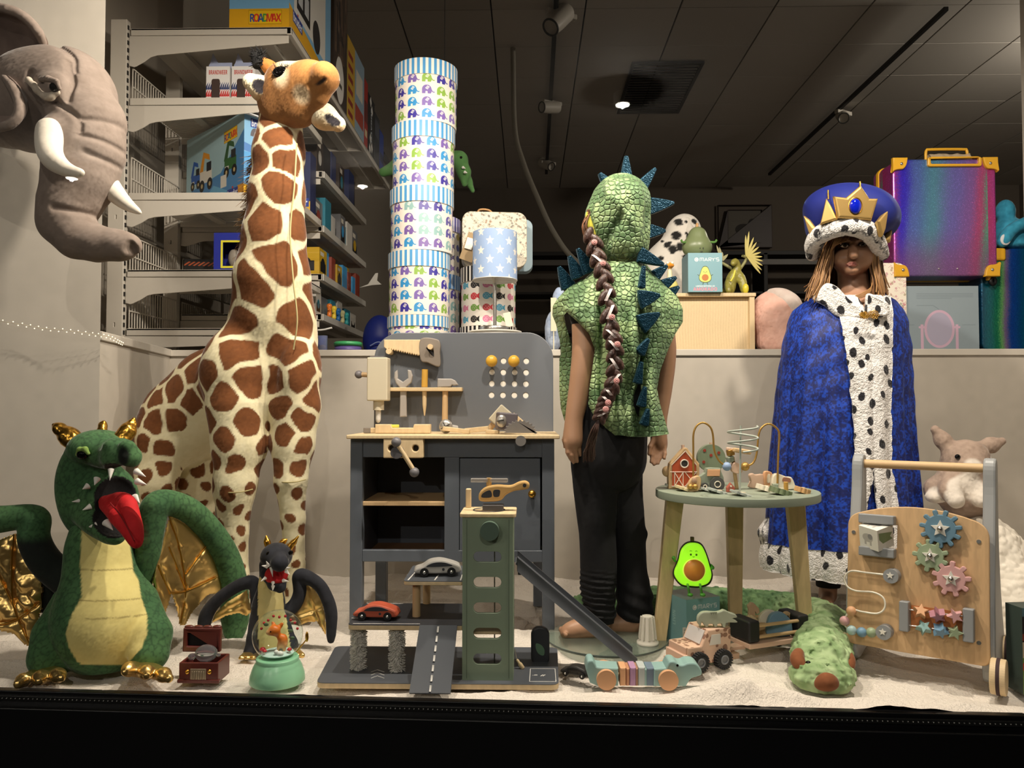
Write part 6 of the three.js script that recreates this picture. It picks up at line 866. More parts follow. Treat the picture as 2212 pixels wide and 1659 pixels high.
const panel=(tab,y0,y1)=>{const g=sheet((u,v)=>{const y=y0 +(y1 - y0)*v,[l,r]=fy(y,tab),e=Math.sin(Math.PI*clamp(u,0.02,0.98))**0.4;return front(l +(r - l)*u + 1.5*(noise(y*0.09,u>0.5?5:9)- 0.5)*(u<0.1||u>0.9?2:0),y,0.004 + 0.009*e + 0.003*(fbm(u*12,v*60)- 0.5));},18,130,0.006);const p=g.attributes.position,uv=g.attributes.uv;for(let i=0;i<p.count;i++)uv.setXY(i,p.getX(i),p.getY(i));part('ermine_front',g,ERM,t);};
panel([[650,1790,1850],[690,1814,1872],[730,1822,1880],[800,1833,1882],[900,1841,1883],[1000,1850,1884],[1060,1850,1876],[1120,1846,1868],[1190,1842,1862]],650,1196);
panel([[650,1884,1922],[690,1874,1926],[730,1881,1925],[800,1883,1924],[900,1884,1924],[1000,1886,1926],[1060,1890,1938],[1120,1896,1946],[1190,1900,1950]],650,1196);
// collar lapels
const lap=(pts,d0)=>{const c=Q(pts[0][0],pts[0][1],d0);const o=smooth(pts,true,5).map(([x,y])=>{const p=Q(x,y,d0);return[p.x - c.x,p.y - c.y];});const g=ext(shp(o),0.022,0.009,4);const pp=g.attributes.position;for(let i=0;i<pp.count;i++)pp.setZ(i,pp.getZ(i)- 0.9*Math.abs(pp.getX(i)+ c.x - Q(860,1100).x)**1.5);g.translate(c.x,c.y,c.z);g.computeVertexNormals();part('collar',boxUV(g),ERM,t);};
lap([[575,985],[620,950],[690,990],[760,1080],[850,1170],[890,1240],[840,1260],[700,1240],[600,1140],[520,1075]],D - 0.135);lap([[905,1060],[960,1070],[1060,1130],[1085,1190],[1060,1250],[960,1250],[900,1240],[895,1150]],D - 0.135);
{const l=[];seed=8;for(const[x,y,rx,ry]of[[878,1238,40,26],[955,1232,44,32]])for(let i=0;i<26;i++){const a=i*2.4,q=Math.sqrt(i / 26);const p=Q(x + rx*q*Math.cos(a),y + ry*q*Math.sin(a),D - 0.168);l.push(new THREE.TorusGeometry(0.0026,0.0012,6,10).translate(p.x,p.y,p.z));}part('clasp',merge(l),GOLD,t);}
// ermine hem and the turned-up fold at the back left
const hem=sheet((u,v)=>{const a=Math.PI - u*Math.PI*2,y=1172 + 66*v - 10*Math.max(0,Math.sin(a))*v;const e=Math.sin(Math.PI*clamp(v,0.03,0.97))**0.4;return capeP(-a,y,0.003 + 0.009*e + 0.004*Math.sin(a*9));},200,14,0.006);{const p=hem.attributes.position,uv=hem.attributes.uv;for(let i=0;i<p.count;i++)uv.setXY(i,uv.getX(i)*1.4,p.getY(i));}part('ermine_hem',hem,ERM,t);
{const f=new Soft(0.012);f.chain([[1662,1128,D + 0.04,12],[1656,1150,D + 0.04,17],[1660,1175,D + 0.05,16]],0.012);f.post=(d,x,y,z)=>d + 0.003*(fbm(x*60,y*60,z*60)- 0.5);part('ermine_fold',boxUV(f.mesh(0.004,null,0.2)),ERM,t);}
fin(t);
}
// ---------- goods on the counter to the right, and the shop behind ----------
{
const D=2.98,cr=thing('wooden_crate','open backed pale wooden crate standing on the ledge right of the dinosaur','crate');
const x0=P(1345,700,D).x,x1=P(1634,700,D).x,y1=EYE + U(880 - 633,D),w=x1 - x0,h=y1 - LED,th=0.014;
part('top_board',mv(box(w,th,0.26,0.002),(x0 + x1)/ 2,y1 - th / 2,-D - 0.13),PALEWOOD,cr);part('side_board',mv(box(th + 0.006,h - th,0.25,0.002),x1 - th,LED +(h - th)/ 2,-D - 0.13),PALEWOOD,cr);part('side_board',mv(box(th + 0.006,h - th,0.25,0.002),x0 + th,LED +(h - th)/ 2,-D - 0.13),PALEWOOD,cr);
part('panel',mv(box(w - 0.04,h - th - 0.002,0.008,0.001),(x0 + x1)/ 2,LED +(h - th)/ 2,-D - 0.028),PALEWOOD,cr);part('bottom_board',mv(box(w - 0.05,0.01,0.2,0.001),(x0 + x1)/ 2,LED + 0.006,-D - 0.14),PALEWOOD,cr);fin(cr);
const top=y1 + 0.0008;
const avoFace=(g,x,y,s,big)=>{g.save();g.translate(x,y);g.scale(s,s);const body=(k)=>{g.beginPath();g.moveTo(0,-50*k);g.bezierCurveTo(24*k,-50*k,24*k,-20*k,36*k,8*k);g.bezierCurveTo(48*k,44*k,22*k,56*k,0,56*k);g.bezierCurveTo(-22*k,56*k,-48*k,44*k,-36*k,8*k);g.bezierCurveTo(-24*k,-20*k,-24*k,-50*k,0,-50*k);g.fill();};g.fillStyle='#4d5a34';body(1.06);g.fillStyle='#cfd873';body(0.98);g.fillStyle='#c0793f';g.beginPath();g.arc(0,24,22,0,7);g.fill();g.fillStyle='#3a3020';for(const k of[-9,9]){g.beginPath();g.arc(k,-14,2.2,0,7);g.fill();}g.strokeStyle='#3a3020';g.lineWidth=1.4;g.beginPath();g.arc(0,-12,4,0.5,2.6);g.stroke();g.strokeStyle='#4d5a34';g.lineWidth=4;for(const k of[-1,1]){g.beginPath();g.moveTo(k*12,54);g.lineTo(k*14,68);g.lineTo(k*20,68);g.stroke();g.beginPath();g.moveTo(k*38,12);g.lineTo(k*50,4);g.stroke();}g.restore();};
const marys=(g,x,y,s)=>{g.save();g.translate(x,y);g.scale(s,s);g.fillStyle='#eef2f0';g.beginPath();g.arc(-58,0,13,0,7);g.fill();g.fillStyle='#9fb8ba';g.beginPath();g.arc(-58,0,8,0.4,5);g.stroke();g.strokeStyle='#eef2f0';g.lineWidth=3.2;g.lineJoin='round';const L=(pts)=>{g.beginPath();pts.forEach((p,i)=>i?g.lineTo(p[0],p[1]):g.moveTo(p[0],p[1]));g.stroke();};const ch=[[[[-36,10],[-36,-10],[-25,-10],[-25,8]],[[-25,-10],[-14,-10],[-14,10]]],[[[-8,10],[2,-10],[12,10]],[[-4,4],[8,4]]],[[[18,10],[18,-10],[34,-10],[34,0],[20,0],[34,10]]],[[[40,-10],[47,0],[54,-10]],[[47,0],[47,10]]],[[[60,-10],[60,-5]],[[82,-10],[67,-10],[67,0],[82,0],[82,10],[67,10]]]];ch.flat().forEach(L);g.restore();};
const boxFront=(teal,text)=>canvasTex(256,300,(g,w2,h2)=>{g.fillStyle=teal;g.fillRect(0,0,w2,h2);marys(g,w2*0.52,h2*0.17,1.2);if(text){avoFace(g,w2*0.5,h2*0.54,1.15);g.fillStyle='#eef2f0';g.font='bold 15px sans-serif';g.textAlign='center';g.fillText('LAMPADA NOTTURNA LED',w2 / 2,h2*0.865,w2*0.56);g.fillStyle='#ee8d9c';g.font='bold 36px sans-serif';g.fillText('AMOKADO',w2 / 2,h2*0.97,w2*0.84);}else{avoFace(g,w2*0.62,h2*0.74,1.3);}});
globalThis.__boxFront=boxFront;
{const p=P(1516,632,D + 0.04);p.y=top;const hh=U(632 - 549,D + 0.04);carton('lamp_box','teal avocado lamp box with pink lettering on the wooden crate','box',U(72,D + 0.04),hh,0.12,{pz:boxFront('#7fa9b4',true)},p,0.0,undefined,'#7799a2');
const f=new Soft(0.025),d=D + 0.04,by=top + hh + 0.001,c=P(1512,545,d);c.y=by;f.ell(V(c.x,by + 0.044,-d - 0.05),[0.060,0.048,0.047],null,0.02);f.ell(V(c.x + 0.002,by + 0.092,-d - 0.05),[0.036,0.034,0.032],null,0.022);f.onFloor(by);const t=thing('pear_lamp','matt green pear shaped lamp standing on the teal box','lamp');
part('pear',f.mesh(0.004,()=>C('#75805a'),0),new THREE.MeshStandardMaterial({vertexColors:true,roughness:0.35}),t);part('stem',between(V(c.x,by + 0.125,-d - 0.05),V(c.x + 0.001,by + 0.14,-d - 0.05),0.006,0.005,12),M('#b88a52',0.5),t);
for(const s of[-1,1])part('arm',tube([V(c.x + s*0.05,by + 0.06,-d - 0.03),V(c.x + s*0.064,by + 0.058,-d - 0.02),V(c.x + s*0.07,by + 0.066,-d - 0.015)],0.0045),M('#5f8a45',0.4),t);
const fx=c.x + 0.008;part('eye',merge([-1,1].map((s)=>box(0.0035,0.006,0.003,0.001).translate(fx + s*0.006,by + 0.031,-d - 0.0055))),M('#23261c',0.5),t);part('mouth',box(0.009,0.004,0.003,0.001).translate(fx,by + 0.017,-d - 0.0055),M('#23261c',0.5),t);fin(t);}
{// winged dragon figurine
const d=D + 0.06,t=thing('dragon_figurine','olive dragon figurine with spread feathered yellow wings on the crate','figurine'),f=new Soft(0.008);
f.curve([[1578,626,d,9],[1580,604,d,10],[1588,590,d,9],[1592,578,d,7],[1588,566,d - 0.01,6],[1583,570,d - 0.03,4]],0.008);f.curve([[1596,596,d,10],[1604,610,d - 0.01,8],[1607,628,d - 0.02,6]],0.006);f.curve([[1572,612,d,7],[1574,628,d - 0.02,6]],0.006);f.curve([[1580,622,d + 0.02,7],[1560,630,d + 0.02,5],[1545,628,d,3]],0.006);f.post=(q,x,y,z)=>q + 0.002*(fbm(x*160,y*160,z*160)- 0.5);f.onFloor(top);
part('body',f.mesh(0.003,(x,y,z)=>mix(C('#6e6a34'),C('#a8a04a'),fbm(x*90,y*90,z*90)),0.2),new THREE.MeshStandardMaterial({vertexColors:true,roughness:0.4}),t);
part('neck_stripe',tube([P(1588,584,d - 0.018),P(1584,598,d - 0.02),P(1578,608,d - 0.02)],0.004),M('#d9cc3a',0.3),t);part('foot',ell(0.012,0.02,0.012).translate(P(1606,626,d).x,top + 0.02,-d + 0.03),M('#d2c43c',0.35),t);
const wing=(bx,by,list,m)=>{const arm=part('wing',tube([P(1594,588,d),P(bx,by + 8,d + 0.01),P(bx - 8,by,d)],0.006),M('#8d8a5a',0.5),t);list.forEach(([tx,ty,s])=>{const a=P(bx,by + 4,d + 0.005),c=P(tx,ty,d + 0.01),dir=c.clone().sub(a),L=dir.length(),sh=new THREE.Shape();sh.moveTo(-0.003,0);sh.quadraticCurveTo(-0.0075,L*0.75,0,L);sh.quadraticCurveTo(0.0075,L*0.75,0.003,0);const g=ext(sh,0.003,0.001,1,6);rot(g,0,0,Math.atan2(dir.y,dir.x)- Math.PI / 2);part('feather',g.translate(a.x,a.y,a.z + s*0.0015),m,arm);});};
const fm=M('#b9ab62',0.45),fm2=M('#8f8a62',0.5);wing(1612,552,[[1610,508],[1617,500],[1627,513],[1633,524],[1638,534],[1642,546],[1645,556],[1646,566],[1645,576],[1643,586],[1640,594]].map(([a,b],i)=>[a,b,i]),fm);wing(1560,560,[[1547,530],[1553,534],[1559,545],[1566,552],[1571,550]].map(([a,b],i)=>[a,b,i]),fm2);fin(t);t.position.y=top;}
// small duck figure partly behind the cape spikes
{const d=D + 0.02,t=thing('duck_figure','little yellow and white duck figure beside the teal lamp box','figurine'),f=new Soft(0.01),b=P(1447,620,d);f.ell(V(b.x,top + 0.028,-d),[0.032,0.03,0.03]);f.cap(V(b.x,top + 0.05,-d),V(b.x,top + 0.085,-d),0.012,0.01);f.ell(V(b.x + 0.001,top + 0.11,-d),[0.016,0.012,0.014]);f.onFloor(top);part('body',f.mesh(0.004,(x,y)=>y>top + 0.095?C('#d89a3a'):y>top + 0.05?C('#d8d2b0'):C('#d8cd7a'),0),new THREE.MeshStandardMaterial({vertexColors:true,roughness:0.35}),t);for(const s of[-1,1])part('eye',sph(0.006).translate(b.x + s*0.009,top + 0.119,-d + 0.006),M('#e9e4d8',0.3),t);part('beak',cone(V(b.x,top + 0.108,-d + 0.01),V(b.x + 0.012,top + 0.104,-d + 0.032),0.007),M('#d98a2a',0.4),t);fin(t);t.position.y=top;}
{// dalmatian plush behind the pear
const d=3.45,t=thing('plush_dog','white spotted plush dog seen from behind the pear lamp','plush dog'),f=new Soft(0.03);f.ell(P(1478,500,d),[U(36,d),U(38,d),0.07],null,0.03);f.chain([[1470,520,d,36],[1440,580,d + 0.02,50],[1440,640,d + 0.02,58],[1440,705,d + 0.02,62]],0.04);f.ell(P(1440,548,d - 0.02),[U(26,d),U(30,d),0.04],null,0.02);f.onFloor(LED);
const sp=[[1481,480],[1500,478],[1466,480],[1446,525],[1440,530],[1452,540],[1482,506],[1487,512],[1460,510],[1432,520],[1450,545],[1468,535],[1492,500],[1425,560],[1480,560]].map(([a,b],i)=>[P(a,b,d - 0.06),0.008 + 0.006*(i % 3)]);
part('body',f.mesh(0.0055,(x,y,z)=>{let k=1;for(const[q,r]of sp)k=Math.min(k,sstep(0.8,1.15,Math.hypot(x - q.x,y - q.y)/ r + 0.5*(noise(x*120,y*120,z*120)- 0.5)));return mix(C('#1a1918'),C('#d8d2c8'),k);},0.3),plushMat(),t);{const q=new Soft(0.006);q.chain([[1484,478,d - 0.045,9],[1489,500,d - 0.06,12],[1486,512,d - 0.055,7]],0.006);part('ear',q.mesh(0.004,()=>C('#cfc9be'),0.3),plushMat(),t);}fin(t);}
{// pink plush with a floppy white ear
const d=3.04,t=thing('plush_rabbit','big pale pink plush animal with floppy white ear beside the crate','plush toy'),f=new Soft(0.04);f.pad=0.008;f.ell(P(1680,690,d),[U(52,d),U(58,d),0.09],null,0.03);f.ell(P(1698,740,d),[U(62,d),U(34,d),0.09],null,0.03);f.ell(P(1676,664,d),[U(46,d),U(32,d),0.07],null,0.03);f.post=(q,x,y,z)=>q - 0.007*fbm(x*38,y*38,z*38);f.onFloor(LED);
part('body',f.mesh(0.005,(x,y,z)=>mix(C('#d2a08f'),C('#e6bdae'),fbm(x*60,y*60,z*60)),0.35),plushMat(0.95,0.6),t);const e=new Soft(0.01);e.curve([[1666,634,d - 0.02,10],[1690,640,d - 0.05,15],[1710,656,d - 0.06,18],[1722,680,d - 0.06,14]],0.01);part('ear',e.mesh(0.004,(x,y,z)=>mix(C('#d8cdc4'),C('#c7b0a6'),fbm(x*70,y*70,z*70)),0.4),plushMat(),t);fin(t);}
// holographic cases: the film's shifting sheen is painted in as fixed colour streaks
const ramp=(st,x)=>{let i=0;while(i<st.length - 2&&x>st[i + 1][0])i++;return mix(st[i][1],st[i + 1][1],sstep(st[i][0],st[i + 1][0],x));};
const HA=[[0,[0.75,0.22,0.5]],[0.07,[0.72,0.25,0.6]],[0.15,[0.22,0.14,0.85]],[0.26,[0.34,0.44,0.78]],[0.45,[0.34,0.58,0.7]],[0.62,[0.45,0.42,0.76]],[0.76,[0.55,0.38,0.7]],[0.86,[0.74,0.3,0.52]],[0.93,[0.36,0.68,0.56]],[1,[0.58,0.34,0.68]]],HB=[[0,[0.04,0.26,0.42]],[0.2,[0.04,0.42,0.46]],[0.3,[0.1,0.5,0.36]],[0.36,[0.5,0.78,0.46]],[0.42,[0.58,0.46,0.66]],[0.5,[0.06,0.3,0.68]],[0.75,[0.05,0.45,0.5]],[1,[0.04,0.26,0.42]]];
const holoSheen=(n)=>dataTex(512,(u,v)=>{const w=1 - v,sp=h3(Math.floor(u*256),Math.floor(v*256),1),x=clamp(u - 0.12*(1 - w)*(n<1?u:0.2)+ 0.05*(tileNoise(u,v,4,2)- 0.5)+ 0.05*(sp - 0.5),0,1);let c=ramp(n<1?HA:HB,x);if(n<1)c=mix(c,[0.56,0.3,0.5],0.6*sstep(0.45,0.05,v));const s=0.92 +(sp>0.94?0.3:0);return c.map((q)=>q*s);});
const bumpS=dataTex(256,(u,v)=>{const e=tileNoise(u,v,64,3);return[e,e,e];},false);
const HOLO=(n)=>new THREE.MeshPhysicalMaterial({map:holoSheen(n),roughness:0.3,metalness:0.55,clearcoat:0.6,clearcoatRoughness:0.2,bumpMap:bumpS,bumpScale:0.0006});
const YEL=M('#d9a326',0.4),caseShell=(w,h,d,r,n)=>{const s=rrect(w,h,r),g=new THREE.ExtrudeGeometry(s,{depth:d - 0.016,bevelEnabled:true,bevelSize:0.008,bevelThickness:0.008,bevelOffset:-0.008,bevelSegments:4,curveSegments:10});g.translate(0,0,-d / 2 + 0.008);const uv=g.attributes.uv,p=g.attributes.position;for(let i=0;i<p.count;i++)uv.setXY(i,p.getX(i)/ w + 0.5 + p.getZ(i),p.getY(i)/ h + 0.5);return g;};
{// blue-grey mirror carton below, standing on the ledge
const d=2.97,p=P(2033,762,d);p.y=LED;const w=U(162,d),h=U(762 - 622,d);const ft=canvasTex(320,288,(g,W,H)=>{g.fillStyle='#8d9ba3';g.fillRect(0,0,W,H);g.strokeStyle='#5f6c74';g.lineWidth=1.2;for(let i=0;i<4;i++){g.beginPath();g.moveTo(60,34 + i*7);g.lineTo(298 -(i===3?90:0),34 + i*7);g.stroke();}g.beginPath();g.moveTo(60,86);g.lineTo(130,86);g.lineTo(155,104);g.moveTo(250,172);g.lineTo(306,172);g.moveTo(4,172);g.lineTo(50,172);g.stroke();g.strokeStyle='#c8a8bd';g.lineWidth=12;g.beginPath();g.ellipse(155,190,58,78,0,0,7);g.stroke();g.fillStyle='#a8a3b8';g.beginPath();g.ellipse(155,190,53,73,0,0,7);g.fill();g.fillStyle='#c8a8bd';g.fillRect(76,170,12,118);g.fillRect(222,170,12,118);g.fillRect(68,178,24,9);g.fillRect(218,178,24,9);});
carton('mirror_carton','blue-grey carton printed with a pink oval mirror under the holographic suitcase','box',w,h,0.3,{pz:ft},V(p.x,LED,-d - 0.15),0,undefined,'#83919a');
const cy=LED + h + 0.001,t=thing('holographic_suitcase','purple holographic suitcase with yellow corners standing on the mirror carton','suitcase'),dz=2.96,cw=U(2150 - 1930,dz),chh=U(616 - 362,dz),cx=P(2042,500,dz).x,by=cy + 0.035;const dep=0.17;
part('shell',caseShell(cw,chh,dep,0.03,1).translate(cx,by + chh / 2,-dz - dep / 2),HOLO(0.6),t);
part('zip_band',caseShell(cw + 0.006,chh + 0.006,0.03,0.03).translate(cx,by + chh / 2,-dz - dep*0.75),YEL,t);
const cap=(sx,sy)=>{const s=new THREE.Shape(),a=0.056;s.moveTo(0,0);s.lineTo(a,0);s.quadraticCurveTo(a*0.96,-a*0.72,a*0.62,-a*0.8);s.quadraticCurveTo(a*0.1,-a*0.8,0,-a*1.0);s.closePath();const g=ext(s,0.02,0.004,3);g.scale(sx,sy,1);if(sx*sy<0){const q=g.index?g.toNonIndexed():g,p=q.attributes.position,n=q.attributes.normal;for(let i=0;i<p.count;i +=3)for(const at of[p,n])for(let c=0;c<3;c++){const v=at.array[3*i + 3 + c];at.array[3*i + 3 + c]=at.array[3*i + 6 + c];at.array[3*i + 6 + c]=v;}g.computeVertexNormals();}return g.translate(cx - sx*(cw / 2 + 0.003),by +(sy>0?chh + 0.003:-0.003),-dz + 0.002);};
for(const[sx,sy]of[[1,1],[-1,1],[1,-1],[-1,-1]]){const c=part('corner_guard',cap(sx,sy),YEL,t);part('rivet',ell(0.006,0.006,0.004,14).translate(cx - sx*(cw / 2 - 0.028),by +(sy>0?chh - 0.022:0.022),-dz + 0.013),STEEL,c);}
const hx0=P(2002,360,dz).x,hx1=P(2118,360,dz).x,hy=by + chh;const hs=rrect(hx1 - hx0,0.036,0.008);hs.holes.push(holeRect(hx1 - hx0 - 0.022,0.024,0.005,0,0.004));part('handle_recess',ext(hs,0.022,0.003).translate((hx0 + hx1)/ 2,hy - 0.014,-dz + 0.0),YEL,t);
part('carry_handle',tube([V(hx0 + 0.012,hy + 0.002,-dz - 0.03),V(hx0 + 0.014,hy + 0.04,-dz - 0.03),V(hx0 + 0.03,hy + 0.046,-dz - 0.03),V(hx1 - 0.05,hy + 0.046,-dz - 0.03),V(hx1 - 0.034,hy + 0.04,-dz - 0.03),V(hx1 - 0.032,hy + 0.002,-dz - 0.03)],0.0055,60),YEL,t);
seed=90;part('plastic_wrap',sheet((u,v)=>V(hx0 + 0.018 +(hx1 - hx0 - 0.05)*u,hy + 0.028*Math.sin(v*3.1)*(0.8 + 0.5*noise(u*9,v*4))- 0.004,-dz - 0.05 + 0.05*v + 0.006*noise(u*14,v*9)),24,10),new THREE.MeshPhysicalMaterial({color:'#f1dfc0',transmission:0.6,roughness:0.25,thickness:0}),t);part('telescopic_grip',mv(box(hx1 - hx0 - 0.03,0.018,0.02,0.006),(hx0 + hx1)/ 2,hy - 0.004,-dz - 0.05),M('#c98a3a',0.4),t);
for(const s of[-1,1])for(const z of[0.02,0.13]){const wc=V(cx + s*(cw / 2 - 0.012),cy + 0.019,-dz - z);const f2=part('castor',mv(box(0.016,0.022,0.018,0.005),wc.x - s*0.012,wc.y + 0.012,wc.z),YEL,t);part('wheel',rot(new THREE.TorusGeometry(0.012,0.0075,12,28),0,0.4*s,0).translate(wc.x + s*0.004,wc.y,wc.z),BLACK,f2);}
for(const x of[2028,2068])part('stud',sph(0.0035,12).translate(P(x,598,dz).x,by + 0.028,-dz + 0.001),STEEL,t);fin(t);t.position.y=cy;
// teal case at the right edge, with a bright blue plush on it
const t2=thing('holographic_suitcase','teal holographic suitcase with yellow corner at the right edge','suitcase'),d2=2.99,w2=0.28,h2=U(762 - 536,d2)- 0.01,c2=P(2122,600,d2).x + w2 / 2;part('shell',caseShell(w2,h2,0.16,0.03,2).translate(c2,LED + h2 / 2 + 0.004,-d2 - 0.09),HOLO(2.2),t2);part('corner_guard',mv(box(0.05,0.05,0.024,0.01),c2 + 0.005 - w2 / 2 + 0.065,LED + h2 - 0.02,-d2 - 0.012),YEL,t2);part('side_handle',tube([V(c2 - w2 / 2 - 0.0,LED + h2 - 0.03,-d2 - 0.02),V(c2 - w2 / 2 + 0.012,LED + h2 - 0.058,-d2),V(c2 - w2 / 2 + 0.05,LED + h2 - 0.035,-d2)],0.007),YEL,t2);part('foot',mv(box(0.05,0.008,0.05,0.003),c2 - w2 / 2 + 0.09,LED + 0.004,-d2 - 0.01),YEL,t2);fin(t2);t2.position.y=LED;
const pl=thing('blue_plush','bright blue plush animal lying on the teal suitcase','plush toy'),q=new Soft(0.015),pd=d2 + 0.06;q.ell(P(2180,500,pd),[U(34,pd),U(32,pd),0.06]);q.curve([[2166,520,pd - 0.06,12],[2185,495,pd - 0.06,11],[2225,475,pd - 0.06,12]],0.01);q.ell(P(2172,455,pd),[U(20,pd),U(26,pd),0.03]);q.ell(P(2200,528,pd),[U(50,pd),U(12,pd),0.06]);q.onFloor(LED + h2 + 0.004);part('body',q.mesh(0.0045,(x,y,z)=>mix(C('#176a86'),C('#3fa4c4'),fbm(x*60,y*60,z*60)),0.4),plushMat(),pl);part('white_patch',ell(0.02,0.022,0.006).translate(...P(2172,515,pd - 0.075).toArray()),M('#cfd2d4',0.9),pl);fin(pl);pl.position.y=LED + h2 + 0.003;
}
// pale plush peeping out beside the dinosaur shoulder and its price card
{const d=3.0,t=thing('pale_blue_plush','pale blue plush in clear wrap behind the dinosaur left shoulder','plush toy'),f=new Soft(0.02);f.ell(P(1196,705,d),[U(18,d),U(44,d),0.05]);f.ell(P(1208,640,d),[U(14,d),U(30,d),0.04]);f.onFloor(LED);f.pad=0.006;f.post=((o)=>(q,x,y,z)=>o(q - 0.004*fbm(x*60,y*60,z*60),x,y,z))(f.post);part('body',f.mesh(0.005,(x,y,z)=>mix(C('#7f93b8'),C('#c3cfe0'),fbm(x*50,y*50,z*50)),0.4),plushMat(),t);fin(t);t.position.y=LED;const c=P(1196,668,2.93);const k=thing('price_card','blank cream price card leaning on the pale blue plush','card',V(c.x,LED,c.z));part('card',mv(box(0.022,U(672 - 650,2.93)*2.0 + 0.05,0.001,0),0,0.14,0),M('#d8d0b4',0.8),k);part('card_stand',mv(box(0.004,0.12,0.004,0.001),0,0.06,-0.003),M('#d8d0b4',0.8),k);}
}
{// back of the shop: framed picture, dark shelving, hanging tube, ceiling grille and track
const d=10.2,q=thing('framed_picture','dark framed animal picture hanging on the far shop wall','picture'),a=P(1552,441,d),b=P(1670,534,d),cx=(a.x + b.x)/ 2,cy=(a.y + b.y)/ 2,w=b.x - a.x,h=a.y - b.y;const fs=rrect(w,h,0.005);fs.holes.push(holeRect(w*0.62,h*0.74,0.003,0,0));part('frame',ext(fs,0.05,0.008).translate(cx,cy,-d - 0.05),M('#2c1b12',0.5),q);part('print',mv(box(w*0.64,h*0.76,0.01,0),cx,cy,-d - 0.06),new THREE.MeshStandardMaterial({roughness:0.8,map:canvasTex(256,256,(g,W,H)=>{g.fillStyle='#5f5a52';g.fillRect(0,0,W,H);g.fillStyle='#2b2723';g.beginPath();g.ellipse(120,150,62,44,0,0,7);g.fill();g.beginPath();g.ellipse(185,100,30,34,0,0,7);g.fill();g.fillRect(76,160,22,66);g.fillRect(140,160,22,66);})}),q);fin(q);
const s=thing('back_shelving','long black shelving along the far shop wall below the picture','shelving'),y1=EYE + U(880 - 548,9.8),bx=3.6;part('carcass',merge([mv(box(6.6,0.05,0.5,0.004),bx - 0.6,y1,-9.95),...[-3.2,-1.6,0,1.6,3.2].map((o)=>mv(box(0.05,y1 + 0.62,0.5,0.004),bx - 0.6 + o,(y1 - 0.62)/ 2,-9.95))]),M('#16130f',0.6),s);for(let i=1;i<5;i++)part('shelf',mv(box(6.5,0.03,0.45,0.003),bx - 0.6,y1 - i*0.5,-9.95),M('#1d1914',0.6),s);part('light_rail',mv(box(6.5,0.07,0.02,0.002),bx - 0.6,EYE + U(880 - 565,9.7),-9.69),M('#57534c',0.5),s);fin(s);s.position.y=-0.63;
const hd=6.2;const tb=solo('hanging_tube',tube([V(P(1108,230,hd).x,3.56,-hd),P(1112,275,hd),P(1130,350,hd),P(1160,425,hd),P(1195,500,hd),P(1240,560,hd),P(1310,600,hd)],0.022,60),M('#8a8578',0.5),'grey flexible tube hanging from the ceiling in a long curve','tube');
{const A=P(1368,130,5.9),v=thing('ceiling_grille','dark square ventilation grille set in the ceiling tiles','grille'),W=0.62,L=1.13,x=1.2,y=EYE + 2.94,z=-7.06;const f=rrect(W,L,0.004);f.holes.push(holeRect(W - 0.06,L - 0.06,0.002,0,0));const fg=ext(f,0.02,0.003);rot(fg,Math.PI / 2,0,0);part('frame',fg.translate(x,y,z),M('#2a2c30',0.5),v);for(let i=0;i<19;i++)part('slat',rot(box(W - 0.06,0.003,0.05,0),0.6,0,0).translate(x,y + 0.006,z - L / 2 + 0.06 + i*0.056),M('#1b1d21',0.6),v);fin(v);}
const trk=(p0,p1,n,l)=>{const a=P(...p0),b=P(...p1);a.y=b.y=EYE + 2.915;const g=box(0.035,0.03,a.distanceTo(b),0.003);rot(g,0,Math.atan2(a.x - b.x,a.z - b.z),0);return solo('ceiling_track',g.translate((a.x + b.x)/ 2,a.y,(a.z + b.z)/ 2),M('#1c1a18',0.6),l,'track');};
trk([1205,0,5.1],[1180,330,9.5],0,'black lighting track on the ceiling running back above the hat boxes');trk([2044,0,5.6],[1662,370,9.6],0,'black lighting track slanting over the right half of the ceiling');
const spotHead=(px,py,d,l,dx,dy,sc=1)=>{const t=thing('ceiling_spotlight',l,'spotlight'),c=P(px,py,d),dir=V(dx,dy,0.55).normalize(),q2=new THREE.Quaternion().setFromUnitVectors(V(0,-1,0),dir),g=(o)=>o.scale(sc,sc,sc).applyQuaternion(q2).translate(c.x,c.y,c.z),cm=M('#bdb7ac',0.5);part('can',g(lathe([[0,0.1],[0.05,0.1],[0.056,0.09],[0.056,-0.03],[0.05,-0.1],[0.045,-0.1],[0.045,-0.06],[0,-0.06]],32)),cm,t);part('rim',g(rot(new THREE.TorusGeometry(0.048,0.006,10,32),Math.PI / 2,0,0).translate(0,-0.1,0)),M('#26241f',0.5),t);const top=EYE + 2.92;part('arm',between(c.clone().add(V(0,0.05,0)),V(c.x + 0.02,top - 0.04,c.z - 0.03),0.014,0.014,12),cm,t);part('adapter',mv(rot(box(0.2*sc,0.04,0.05,0.008),0,0.5,0),c.x + 0.02,top - 0.03,c.z - 0.03),cm,t);fin(t);};
spotHead(1207,42,5.55,'unlit cream ceiling spotlight nearest the window',-0.55,-0.8,1.25);spotHead(1188,232,7.2,'unlit cream ceiling spotlight halfway down the left track',-0.75,-0.2);spotHead(1180,355,9.0,'unlit cream ceiling spotlight far down the left track',0.5,-0.4);spotHead(1820,252,7.5,'unlit cream ceiling spotlight on the right hand track',-0.15,-0.3);
}
